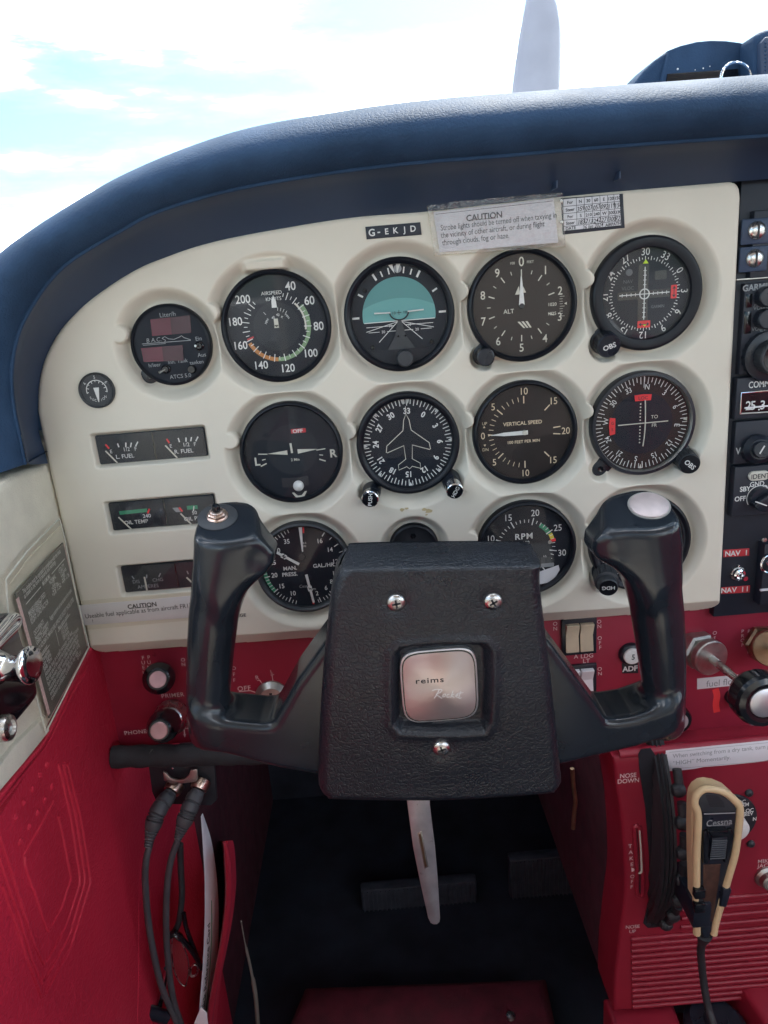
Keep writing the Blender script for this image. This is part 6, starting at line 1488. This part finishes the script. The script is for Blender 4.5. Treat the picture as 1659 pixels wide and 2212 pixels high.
# chrome rod, small clamp, green strap at the bottom edge
t = thing('clamp_rod', 'bright chrome rod with a black clamp knob low beside the crimson wall', 'rod', at_y(*z3(960, 1300), -.02))
MB().tube([at_y(*z3(992, 1235), -.016), at_y(*z3(905, 1640), -.030)], .0034, 14).build('rod', 'chrome', t)
MB().tube([at_y(*z3(868, 1488), -.038), at_y(*z3(985, 1525), -.030)], .0062, 18).build('clamp_knob', 'black_plastic', t); MB().lathe(at_y(*z3(868, 1488), -.038), at_y(*z3(868, 1488), -.038)-at_y(*z3(985, 1525), -.030), [(.0040, 0), (.0036, .001), (.0018, .0006), (0, .0006)], 14).build('clamp_screw', 'grey_black', t)
MB().tube([at_y(*z3(905, 1545), -.034), at_y(*z3(900, 1640), -.034)], .0026, 10).build('clamp_stem', 'steel', t)
t = thing('green_torch', 'small green and chrome torch end at the bottom picture edge', 'torch', at_y(*z3(800, 1570), -.04))
MB().tube([at_y(*z3(775, 1548), -.045), at_y(*z3(880, 1600), -.035)], [.0074, .0078], 20).build('body', 'ink_green', t)
MB().tube([at_y(*z3(722, 1538), -.049), at_y(*z3(770, 1548), -.045)], [.0066, .0072], 20).build('chrome_end', 'chrome', t)
o = MB().prism([at_y(*z3(*p), -.036) for p in ((1190, 1465), (1225, 1500), (1240, 1640), (1120, 1640))], (0, .0006, 0), .0001).build('folded_leaflet', 'paper', loc=at_y(*z3(1180, 1540), -.036)); tag(o, 'pale folded leaflet at the foot of the booklet, cut by the lower picture edge', 'leaflet')
t = thing('cloth_strip', 'cream door seal strip showing right of the map pocket in the dark footwell', 'seal strip', at_y(540, 2100, .12))
MB().tube(catmull([at_y(*p, .12) for p in ((521, 1990), (530, 2040), (543, 2100), (553, 2160), (560, 2260))], 5), [.0015]*6 + [.003]*6 + [.005]*9, 10, flat=.5).build('strip', 'seal_dimmed', t)

# ================================================================== placard and chrome fitting on the side wall
def onw(px, py, o=0.0): return at_x(px, py, XL + o)
t = thing('limitations_placard', 'black limitations placard with rows of white print, in a clear sleeve on the side wall', 'placard', onw(112, 1360))
def wq(pts, off, th, name, material, bev=.0003): return MB().prism([onw(*p, off) for p in pts], (-th, 0, 0), bev).build(name, material, t)
TL, TR, BR, BL = (35, 1283), (137, 1172), (189, 1400), (108, 1551)
wq([TL, TR, BR, BL], .0042, .0014, 'placard_sheet', 'placard_black')
ok_ = Ink(onw(112, 1360, .0042), (0, 1, 0), (0, 0, 1), .0001)
# basis: wall seen from inside, forward (+y) to the right
a, b, c, d = [np.array(ok_.px(*p)) for p in (TL, TR, BR, BL)]
ok_.line(a*.97+d*.03, a*.03+d*.97, .0042); ok_.line(b*.99+c*.01, b*.02+c*.98, .0012); ok_.line(d*.98+c*.02, d*.03+c*.97, .0012)
ok_.build('white_border', 'ink_pinkwhite', t)
k = Ink(onw(112, 1360, .0042), (0, 1, 0), (0, 0, 1), .0001)
ex = (b-a); wlen = np.linalg.norm(ex); angx = math.degrees(math.atan2(ex[1], ex[0]))
def prow(txt, s_, r_, size, bold=.004, width=None):
    p = (a + (d-a)*s_); q = (b + (c-b)*s_); o = p + (q-p)*r_; e = q-p; an = -math.degrees(math.atan2(e[1], e[0]))
    Tv, Tf = text2d(txt, bold); w0 = (Tv[:, 0].max()-Tv[:, 0].min()); sx = 1.0
    if width: size_x = width*np.linalg.norm(e)/w0; sx = size_x/size
    Tv = (Tv - [Tv[:, 0].min(), 0])*[size*sx, size]; ca, sa = math.cos(R_(-an)), math.sin(R_(-an)); k.raw(Tv @ np.array([[ca, sa], [-sa, ca]]) + o, Tf)
rows = [('This airplane must be operated in compliance with the limits', .030, .10, .8), ('as stated in the form of placards and markings', .065, .10, .66), ('MAXIMUMS', .120, .44, .16), ('MANEUVERING SPEED', .20, .10, .34), ('GROSS WEIGHT', .235, .10, .25), ('FLIGHT LOAD FACTOR', .27, .10, .36),
        ('NORMAL', .165, .56, .14), ('122', .20, .60, .06), ('2550 lbs', .235, .58, .14), ('+3.8 -1.52', .27, .56, .2), ('UTILITY', .165, .78, .13), ('115 knots', .20, .80, .13), ('2200', .235, .80, .08), ('+4.4 -1.76', .27, .79, .17),
        ('OCCUPANTS', .36, .10, .2), ('Normal Category', .40, .10, .27), ('Utility Category', .435, .10, .25), ('Baggage compartment and rear seat must not be occupied', .40, .42, .52), ('NO ACROBATIC MANEUVERS APPROVED EXCEPT THOSE LISTED', .49, .10, .84),
        ('Maneuver', .54, .10, .16), ('Max entry speed', .54, .52, .24), ('Chandelles', .585, .10, .17), ('115 knots', .585, .56, .14), ('Lazy Eights', .62, .10, .18), ('115 knots', .62, .56, .14), ('Steep Turns', .655, .10, .18), ('108 knots', .655, .56, .14),
        ('Altitude loss in a stall recovery 160 feet', .70, .10, .66), ('Abrupt use of the controls prohibited above 122 knots', .74, .10, .8), ('Spin recovery: opposite rudder forward elevator', .78, .10, .76), ('neutralize controls. Intentional spins with flaps', .82, .10, .74), ('extended are prohibited. Flight into known icing', .86, .10, .74), ('conditions prohibited. Certified for day night', .90, .10, .68), ('DAY', .94, .74, .1)]
for txt, s_, r_, wd in rows: prow(txt, s_, r_, .0052, .006, wd)
def pline_(s0, r0, s1, r1, w=.0007):
    def P(s_, r_): p = (a + (d-a)*s_); q = (b + (c-b)*s_); return p + (q-p)*r_
    k.line(P(s0, r0), P(s1, r1), w)
pline_(.125, .10, .125, .40); pline_(.125, .64, .125, .95); pline_(.56, .10, .56, .30, .0005); pline_(.56, .50, .56, .80, .0005); pline_(.52, .46, .66, .46, .0005)
k.build('white_print', 'ink_white', t)
# sleeve: clear sheet with turned edges
sl_ = [(13, 1252), (60, 1190), (128, 1120), (140, 1165), (165, 1290), (192, 1398), (150, 1480), (99, 1582), (60, 1440), (17, 1322)]
P = [onw(*p, .0066) for p in sl_]; MB().add(P, [tuple(range(len(P)))]).build('clear_sleeve', 'clear_film', t)
MB().tube(P + [P[0]], .0007, 6).build('sleeve_edge', 'ink_pale', t)
P = [onw(*p, .0060) for p in ((22, 1262), (66, 1201), (134, 1134))]; MB().tube(P, .0006, 6).build('sleeve_fold', 'vinyl_cream', t)
# chrome door-handle plate
def zw(x, y): return x*.3007, 976.4 + y*.3007
t = thing('handle_plate', 'dark glossy chrome handle plate with a round knob on the left wall', 'door handle', onw(40, 1450))
pl = [zw(-120, 1290), zw(0, 1190), zw(45, 1158), zw(85, 1158), zw(118, 1185), zw(135, 1260), zw(170, 1380), zw(225, 1530), zw(265, 1660), zw(272, 1740), zw(240, 1800), zw(160, 1900), zw(80, 1990), zw(0, 2080), zw(-120, 2190)]
P = catmull([onw(*p, .009) for p in pl], 3, True); MB().prism(list(P), (-.011, 0, 0), .0025, 3).build('plate', 'chrome_dark', t, 40)
q = [zw(-120, 1600), zw(10, 1640), zw(150, 1655), zw(245, 1690), zw(262, 1745), zw(225, 1800), zw(150, 1890), zw(70, 1980), zw(-10, 2065), zw(-120, 2150)]
P = [onw(*p, .0105) for p in q]; MB().prism(P, (-.002, 0, 0), .0008).build('black_inset', 'black_gloss', t)
MB().tube(catmull([onw(*zw(*p), .012) for p in ((-100, 1400), (0, 1290), (60, 1220), (100, 1190), (120, 1215), (95, 1265), (30, 1330), (-100, 1465))], 6), .0036, 12).build('raised_rim', 'chrome', t)
MB().tube(catmull([onw(*zw(*p), .011) for p in ((-100, 1440), (0, 1318), (60, 1255), (95, 1222))], 6), .0022, 8).build('rim_inlay', 'soffit_navy', t)
c0 = onw(*zw(-50, 1545), .009); ax = np.array([1.0, -.12, 0.03])
MB().lathe(c0, ax, [(.0110, 0), (.0112, .004), (.0085, .008), (.0066, .012), (.0066, .018), (.0085, .021), (.0116, .0225), (.0120, .0250), (.0112, .0262), (.0060, .0268), (0, .0269)], 40).build('pull_knob', 'chrome', t, 60)
c = onw(*zw(8, 1985), .011); MB().lathe(c, (1, 0, 0), [(.0085, 0), (.0085, .004), (.0078, .006), (.0048, .007), (.004, .005), (0, .005)], 28).build('plate_screw', 'steel', t)

# ================================================================== pedestal on the right
def z8(x, y): return 1209.6 + x*.2969, 1555.2 + y*.2969
YPd = -.012
def pp(px, py, dy=0): return at_y(px, py, YPd + dy)
t = thing('pedestal', 'crimson centre pedestal with a ribbed lower front below the lower panel', 'pedestal', pp(1480, 1900))
le = [(1324, 1636), (1331, 1703), (1341, 1763), (1347, 1840), (1349, 1911), (1346, 1960), (1340, 2000), (1333, 2060), (1327, 2120), (1325, 2186)]
# front face polygon, edge line toward the footwell, swept forward to make the side
E_ = catmull([pp(*p) for p in le], 4); ztop_ = pp(1330, 1634)[2]
R0 = .62; pts = [tuple(p) for p in E_] + [(R0, YPd, E_[-1][2]), (R0, YPd, ztop_)]
MB().prism(pts, (0, .05, 0), .0035, 3).build('body', 'red_plastic', t, 40)
pts2 = [(p[0]+.0006, YPd+.05, p[2]) for p in pts]; MB().prism(pts2, (0, .55, 0), 0).build('side_shaded', 'footwell_shade_maroon', t, 40)  # pedestal side in its own darker part, shade put into the colour
# rolled top flange with a dark gap over it
MB().tube([pp(1336, 1628, .004), at_y(2300, 1537, YPd+.004)], .0046, 16).build('top_flange', 'red_plastic', t)
# foot ledge
zl = pp(1325, 2186)[2]
MB().prism([(pp(1318, 2190)[0], YPd-.10, zl-.012), (pp(1455, 2190)[0]-.012, YPd-.10, zl-.012), (pp(1455, 2190)[0], YPd-.05, zl-.008), (pp(1455, 2190)[0]+.004, YPd+.02, zl-.004), (pp(1318, 2190)[0], YPd+.02, zl-.004)], (0, 0, -.05), .006, 3).build('foot_ledge', 'red_plastic', t, 40)
MB().prism([(pp(1650, 2130)[0], YPd-.10, zl+.004), (R0, YPd-.10, zl+.004), (R0, YPd+.02, zl+.022), (pp(1570, 2130)[0]+.010, YPd+.02, zl+.022), (pp(1600, 2130)[0]+.006, YPd-.03, zl+.015), (pp(1625, 2130)[0], YPd-.07, zl+.008)], (0, 0, -.08), .006, 3).build('foot_ledge', 'red_plastic', t, 40)
MB().box((pp(1318, 2190)[0]+.004, YPd-.09, zl-.09), (R0, YPd+.02, zl-.034), .004).build('ledge_base', 'red_plastic', t)
# ribs
xL0 = pp(1362, 2030)[0]
zr0 = pp(1362, 2027)[2]; zr1 = pp(1375, 2172)[2]; n = 13
for i in range(n):
    z = zr0 + (zr1-zr0)*i/(n-1)
    MB().tube([(xL0 + .004*(i/n), YPd-.0006, z), (R0, YPd-.0006, z)], .0024, 10).build('rib', 'red_plastic', t)
xm = pp(1590, 2000)[0]
for i in range(4): z = zr0 + .010 + .0105*i; MB().tube([(pp(1470, 2000)[0], YPd-.0006, z), (R0, YPd-.0006, z)], .0024, 10).build('rib', 'red_plastic', t)
# trim indicator slot with a wire pointer
sl_ = catmull([pp(*z8(*p), -.0006) for p in ((540, 800), (548, 772), (566, 772), (578, 800), (590, 960), (600, 1100), (602, 1240), (592, 1275), (572, 1275), (560, 1240), (560, 1100), (552, 960))], 4, True)
MB().tube(list(sl_) + [sl_[0]], .0022, 10, cap=False).build('slot_rim', 'red_plastic', t)
MB().prism(list(sl_), (0, .0004, 0), 0).build('slot', 'dark_void', t)
MB().tube(catmull([pp(*z8(*p), -.0020) for p in ((578, 800), (590, 960), (594, 1080), (588, 1110), (566, 1112))], 5), .0010, 8).build('trim_pointer', 'ink_pale', t)
k = Ink((0, YPd, 0), lift=.0003)
def tx(s_, x, y, sz, ang=0, **q): u, v = k.px(*z8(x, y)); k.text(s_, u, v, sz, ang, **q)
tx('NOSE', 495, 402, .0066, bold=.012, sx=.9); tx('DOWN', 497, 440, .0066, bold=.012, sx=.9)
for i, ch in enumerate('TAKE'): tx(ch, 510 + 4*i, 916 + 44*i, .0060, bold=.01)
P = [k.px(*z8(*p)) for p in ((518, 1070), (552, 1088), (520, 1106))]; k.poly(P)
for i, ch in enumerate('OFF'): tx(ch, 526 - 3*i, 1136 + 38*i, .0056, bold=.004)
tx('NOSE', 528, 1502, .0058, sx=.95); tx('UP', 527, 1536, .0058, sx=.95); tx('MIKE', 1488, 1024, .0062, bold=.004); tx('JACK', 1490, 1056, .0062, bold=.004)
k.build('lettering', 'ink_pinkwhite', t)
# trim wheel: ribbed rubber drum with knobs, standing edge-on out of its slot
wt_, wb_ = pp(*z8(640, 235)), pp(*z8(700, 1490)); zc = (wt_[2]+wb_[2])/2; half = (wt_[2]-wb_[2])/2
xw = pp(*z8(745, 860))[0]; Rw = half*1.10; pr_ = .033; Rw = (half*half+pr_*pr_)/(2*pr_); yc = YPd - pr_ + Rw
t = thing('trim_wheel', 'black rubber trim wheel with a row of round knobs, edge-on in its slot', 'trim wheel', (xw, yc, zc))
mb = MB(); mb.lathe((xw-.006, yc, zc), (1, 0, 0), [(Rw-.032, -.0045), (Rw-.027, -.0060), (Rw-.024, -.0042), (Rw-.020, -.0062), (Rw-.017, -.0044), (Rw-.013, -.0064), (Rw-.010, -.0046), (Rw-.005, -.0064), (Rw-.0012, -.0052), (Rw-.0026, -.0030), (Rw, -.0015), (Rw-.0020, .0005), (Rw, .0020), (Rw-.002, .0038), (Rw-.001, .0060), (Rw-.004, .0068), (Rw-.03, .0068)], 96); mb.build('drum', 'rubber', t, 30)
nk = 37
for i in range(nk):
    a = 2*math.pi*i/nk + .10; y, z = yc - (Rw+.001)*math.cos(a), zc + (Rw+.001)*math.sin(a)
    if y > YPd + .004 or z > wt_[2] - .016 or z < wb_[2]: continue
    d_ = np.array([0, -math.cos(a), math.sin(a)]); tn = np.array([0, math.sin(a), math.cos(a)])
    c_ = np.array([xw+.0060, y, z]); MB().lathe(c_ - np.array([.002, 0, 0]), (1, 0, 0), [(0, -.0062), (.0042, -.0050), (.0063, -.0018), (.0063, .0024), (.0044, .0056), (0, .0068)], 16).build('grip_knob', 'rubber', t)
    e_ = c_ + tn*.0178; MB().tube([c_ - d_*.001 + tn*.0035, e_ - d_*.0012 - np.array([0, 0, 0])], .0040, 12).build('grip_bar', 'rubber', t)
# slot behind the wheel
MB().prism([pp(*z8(*p), -.0009) for p in ((570, 250), (590, 215), (660, 205), (690, 250), (700, 330), (860, 1250), (840, 1420), (780, 1500), (640, 1515), (606, 1480), (650, 1300), (650, 1000), (620, 640), (580, 380))], (0, .0005, 0), 0).build('wheel_slot', 'dark_void', t)
# caption strip
t = thing('pump_caption', 'white paper strip about switching from a dry tank, on the pedestal top', 'placard', pp(1550, 1632, -.001))
P = [(1438.5, 1622), (1700, 1596), (1700, 1634), (1640, 1646), (1560, 1654), (1520, 1657), (1500, 1661), (1475, 1664), (1450, 1666), (1437, 1664)]
MB().prism([pp(*p, -.0008) for p in P], (0, .0006, 0), .0001).build('strip', 'paper', t)
k = Ink(pp(1550, 1632, -.0008), lift=.0001); u, v = k.px(1453, 1633); k.text('When switching from a dry tank, turn pump on', u, v, .0062, -1.2, .0, .88, align='l'); u, v = k.px(1454, 1648); k.text('“HIGH” Momentarily.', u, v, .0062, -1.2, .0, .95, align='l')
q = [k.px(*p) for p in ((1446, 1625), (1700, 1600), (1700, 1640), (1449, 1661))]; k.pline(q, .0003, True); k.build('lettering', 'ink_grey', t)
# selector plate behind the microphone
c = pp(1569, 1769, -.0004); t = thing('selector_plate', 'round black selector plate with white legends, behind the hand microphone', 'selector', c)
Rs = pp(1633, 1764)[0] - c[0]
MB().lathe(c, (0, -1, 0), [(Rs, 0), (Rs, .0012), (Rs*.97, .002), (0, .002)], 48).build('plate', 'black_matte', t)
MB().lathe(c + [.004, -.002, -.003], (0, -1, 0), [(Rs*.44, 0), (Rs*.42, .010), (Rs*.3, .012), (0, .012)], 32).build('dial_knob', 'ink_white', t)
k = Ink(c + [0, -.002, 0])
for s_, x, y in (('LOC', 1312, 596), ('NORM', 1318, 618), ('LOC', 1370, 657), ('REV', 1372, 681), ('N', 1416, 718)): u, v = k.px(*z8(x, y)); k.text(s_, u, v, .0058, -2, .012, .85)
k.line(k.px(*z8(1318, 715)), k.px(*z8(1350, 692)), .0010); k.build('lettering', 'ink_white', t)
for p in ((1375, 530), (1388, 900)): cross_screw(pp(*z8(*p), -.0004), .0038, 30, 'plate_screw', 'grey_black', t)
# microphone jack
c = pp(1656, 1893); t = thing('microphone_jack', 'metal microphone jack beside its legend on the pedestal', 'socket', c)
MB().lathe(c, (0, -1, 0), [(.0120, 0), (.0118, .002), (.0092, .004), (.0086, .009), (.0070, .010), (.0056, .006), (0, .006)], 32).build('jack', 'steel_dull', t)
# hand microphone in its clip
YM = -.075
def mp_(x, y, dy=0): return at_y(*z8(x, y), YM + dy)
t = thing('hand_microphone', 'tan and black hand microphone hung in its clip on the pedestal', 'microphone', mp_(1120, 900))
sh = [(965, 605), (975, 555), (1000, 515), (1040, 488), (1085, 480), (1150, 490), (1220, 520), (1290, 580), (1325, 640), (1318, 720), (1300, 850), (1278, 990), (1235, 1150), (1190, 1310), (1150, 1430), (1112, 1556), (1075, 1560), (1010, 1562), (985, 1550), (972, 1400), (968, 1200), (962, 1000), (960, 800)]
MB().prism([mp_(*p, .003) for p in sh], (0, .011, 0), .003, 3).build('tan_shell', 'mic_tan', t, 50)
rim = [(1026, 1555), (1022, 1300), (1024, 1000), (1036, 690), (1004, 600), (1015, 560), (1050, 535), (1110, 530), (1180, 548), (1245, 590), (1290, 650), (1270, 850), (1250, 990), (1205, 1150), (1160, 1320), (1118, 1480), (1108, 1555)]
MB().prism([mp_(*p, -.0005) for p in rim], (0, .006, 0), .0012).build('black_front', 'black_plastic', t, 50)
MB().tube(catmull([mp_(*p, .0) for p in ((995, 1555), (992, 1300), (993, 1000), (1003, 700), (978, 610), (990, 550), (1040, 505), (1100, 500), (1190, 522), (1270, 585), (1308, 650), (1290, 850), (1268, 990), (1222, 1150), (1178, 1310), (1130, 1480), (1118, 1555))], 4), .0032, 12).build('shell_rim', 'mic_tan', t)
gq = [(1006, 600), (1018, 562), (1052, 538), (1110, 533), (1180, 551), (1243, 592), (1284, 648), (1280, 668), (1040, 672), (1024, 640)]
MB().prism([mp_(*p, -.0012) for p in gq], (0, .0008, 0), .0003).build('grille_plate', 'grey_black', t)
k = Ink(mp_(1130, 600, -.0012), lift=.0001)
for i in range(8): y = 548 + i*11; k.line(k.px(*z8(1060 + 4*i, y)), k.px(*z8(1165 + 6*i - abs(i-4)*3, y+6)), .0011)
k.build('grille_slots', 'ink_black', t)
k = Ink(mp_(1155, 740, -.0006), lift=.0002); u, v = k.px(*z8(1158, 742)); k.text('Cessna', u, v, .0088, -1, .006, .85); k.line(k.px(*z8(1075, 768)), k.px(*z8(1235, 763)), .0005); k.line(k.px(*z8(1046, 683)), k.px(*z8(1275, 675)), .0012); k.build('maker_lettering', 'ink_grey', t)
MB().prism([mp_(*p, -.0030) for p in ((1048, 815), (1078, 808), (1090, 850), (1085, 1045), (1042, 1050), (1040, 900))], (0, .004, 0), .0012).build('switch_guard', 'black_gloss', t)
MB().prism([mp_(*p, -.0030) for p in ((1225, 800), (1255, 795), (1270, 850), (1225, 1030), (1195, 1040), (1215, 900))], (0, .004, 0), .0012).build('switch_guard', 'black_gloss', t)
MB().prism([mp_(*p, -.0055) for p in ((1085, 812), (1222, 806), (1230, 850), (1112, 862))], (0, .006, 0), .0012).build('talk_switch', 'black_gloss', t)
MB().prism([mp_(*p, -.0030) for p in ((1108, 862), (1222, 856), (1205, 1015), (1085, 1020))], (0, .004, 0), .0006).build('switch_slope', 'black_plastic', t)
for i in range(9): y = 880 + i*16; MB().tube([mp_(1105 - 2*i, y, -.0032), mp_(1215 - 2*i, y-5, -.0032)], .0009, 6).build('switch_ridge', 'black_plastic', t)
MB().prism([mp_(*p, -.0010) for p in ((1042, 1055), (1170, 1050), (1160, 1150), (1110, 1470), (1042, 1475))], (0, .001, 0), .0002).build('wood_inlay', 'mic_wood', t)
MB().prism([mp_(*p, -.0016) for p in ((1042, 1478), (1112, 1470), (1105, 1540), (1080, 1590), (1045, 1590), (1030, 1540))], (0, .008, 0), .0012).build('strain_relief', 'black_plastic', t)
cab = [mp_(1050, 1560, .002), mp_(1035, 1620, .004), mp_(1025, 1680, .006), mp_(1030, 1760, .008), mp_(1042, 1880, .008), mp_(1060, 2000, .004), mp_(1080, 2100, .0), mp_(1105, 2180, -.006), mp_(1130, 2260, -.01)]
C_ = catmull(cab, 6); MB().tube(C_, [max(.0034, .0068 - .0005*i) for i in range(len(C_))], 12).build('microphone_lead', 'rubber', t)
# clip
t = thing('microphone_clip', 'black bracket gripping the hand microphone on both sides', 'bracket', mp_(960, 1200, .02))
MB().box(mp_(900, 1035, .045), mp_(985, 1350, .034), .002).build('clip_back', 'black_matte', t)
b0_, b1_ = mp_(955, 1250, .034), mp_(1035, 1345, -.004)
MB().box((b0_[0], YM-.004, b1_[2]), (mp_(966, 1250)[0], YM+.045, b0_[2]), .0015).build('clip_jaw', 'black_plastic', t)
MB().box(mp_(985, 1245, -.006), mp_(1036, 1262, .0), .0012).build('clip_lip', 'black_gloss', t); MB().box(mp_(985, 1345, -.006), mp_(1036, 1362, .0), .0012).build('clip_lip', 'black_gloss', t)
MB().box(mp_(992, 1262, -.003), mp_(1030, 1345, .0), .001).build('clip_pad', 'black_matte', t)
MB().prism([mp_(*p, -.004) for p in ((1190, 1235), (1245, 1225), (1255, 1245), (1215, 1370), (1165, 1365))], (0, .04, 0), .002).build('clip_jaw', 'black_plastic', t)
# coiled base at the bottom edge
c = at_z(1545, 2222, zl-.010); t = thing('lead_grommet', 'black rubber grommet where the microphone lead meets the ledge', 'grommet', c)
MB().lathe(c, (0, 0, 1), [(.030, -.004), (.030, .006), (.024, .012), (.012, .012), (.010, .018), (0, .018)], 36).build('grommet', 'black_plastic', t)

# ================================================================== dark footwell: pedals and rods
def pedal(px0, px1, label, y=.34):
    a, b = at_y(*px0, y), at_y(*px1, y); t = thing('rudder_pedal', label, 'rudder pedal', (a+b)/2, 'rudder pedals in the footwell')
    MB().box((a[0], y, b[2]), (b[0], y+.02, a[2]), .004).build('pedal_plate', 'carbon_steel', t)
    n = 26
    for i in range(n): x = a[0] + .004 + (b[0]-a[0]-.008)*i/(n-1); MB().box((x-.0010, y-.0025, b[2]+.003), (x+.0010, y+.001, a[2]-.003)).build('tread', 'carbon_steel', t)
    MB().box(((a[0]+b[0])/2-.012, y+.01, b[2]-.12), ((a[0]+b[0])/2+.012, y+.03, b[2]+.01), .003).build('pedal_arm', 'black_matte', t)
    MB().tube([(a[0]-.012, y+.016, b[2]-.06), (b[0]+.012, y+.016, b[2]-.06)], .009, 14).build('pivot_bar', 'carbon_steel', t)
pedal((778, 1925), (1035, 2008), 'left ribbed rudder pedal half lost in the dark footwell')
pedal((1100, 1860), (1338, 1945), 'right ribbed rudder pedal, higher and nearer the crimson pedestal')
t = thing('cross_bar', 'dull metal bar running across the floor under the pedals', 'bar', at_y(1000, 2075, .30)); MB().tube([at_y(700, 2092, .30), at_y(1190, 2068, .30)], .008, 14).build('bar', 'carbon_steel', t)
# floor tray
c = at_y(950, 2150, .2)
t = thing('floor_mat', 'scuffed crimson floor tray with a raised rounded edge in the footwell', 'floor mat', (at_z(960, 2180, -.86)))
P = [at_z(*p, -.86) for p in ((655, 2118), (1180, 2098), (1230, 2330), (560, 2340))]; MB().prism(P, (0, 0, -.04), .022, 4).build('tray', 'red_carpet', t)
MB().lathe(at_z(1103, 2196, -.858), (0, 0, 1), [(.006, 0), (.005, .003), (0, .004)], 14).build('floor_stud', 'steel', t)
# cable along the pedestal side
o = MB().tube(catmull([at_y(*p, .02) for p in ((1236, 1660), (1239, 1700), (1243, 1730), (1240, 1760), (1238, 1790))], 4), .0022, 8).build('bare_cable', 'brass_dark', loc=at_y(1240, 1720, .02)); tag(o, 'thin bare control cable beside the pedestal in the dark footwell', 'cable')

# ================================================================== things standing on the glareshield
YG = .16
def gp(px, py, dy=0): return at_y(px, py, YG + dy)
def zg(x, y): return 1296 + x*.2188, y*.2188
t = thing('navigation_holder', 'dark navy domed device standing on top of the glareshield', 'device', gp(1500, 170))
back = [zg(355, 800), zg(430, 700), zg(540, 592), zg(680, 490), zg(800, 440), zg(960, 400), zg(1100, 386), zg(1250, 390), zg(1380, 408), zg(1488, 430), zg(1490, 445), zg(1470, 560), zg(1445, 740), zg(1440, 900), zg(300, 940)]
MB().prism([gp(*p, .03) for p in back], (0, .05, 0), .004, 3).build('housing', 'shield_navy', t, 50)
fr = [zg(680, 495), zg(800, 447), zg(960, 408), zg(1100, 396), zg(1250, 400), zg(1380, 416), zg(1478, 440), zg(1462, 560), zg(1436, 740), zg(1432, 900), zg(570, 920), zg(605, 780)]
MB().prism([gp(*p, .026) for p in fr], (0, .006, 0), .0015, 2).build('hood', 'shield_navy', t, 50)
sc = [zg(670, 725), zg(1370, 675), zg(1375, 900), zg(640, 910)]; MB().prism([gp(*p, .024) for p in sc], (0, .004, 0), .001).build('screen', 'black_gloss', t)
for p, s_ in (((768, 682), .9), ((1020, 675), .7), ((1085, 655), .5), ((940, 690), .5)): MB().lathe(gp(*zg(*p), .0255), (0, -1, 0), [(.0011*s_, 0), (.0007*s_, .0005), (0, .0006)], 8).build('bright_fleck', 'paper', t)
o = MB().tube([gp(*zg(1345 + 148*math.cos(a), 765 - 148*math.sin(a)), .0) for a in np.linspace(-.5, math.pi+.5, 30)], .0013, 8).build('wire_ring', 'chrome', loc=gp(*zg(1345, 765))); tag(o, 'thin wire ring standing in front of the domed device on the glareshield', 'ring')
t = thing('compass_housing', 'navy ribbed housing cut off by the right picture edge on the glareshield', 'device', gp(1655, 120))
bk_ = [zg(1530, 900), zg(1528, 400), zg(1545, 345), zg(1600, 300), zg(1659, 275), zg(1900, 262), zg(1900, 900)]
MB().prism([gp(*p, .0) for p in bk_], (0, .06, 0), .006, 3).build('housing', 'shield_navy', t, 50)
fr = [zg(1590, 900), zg(1588, 420), zg(1640, 360), zg(1900, 330), zg(1900, 900)]; MB().prism([gp(*p, -.005) for p in fr], (0, .008, 0), .002, 2).build('face', 'soffit_navy', t)
for i in range(12): y = 420 + i*38; MB().tube([gp(*zg(1583, y), -.002), gp(*zg(1640, y+6), -.0055)], .0007, 6).build('rib', 'shield_navy', t)
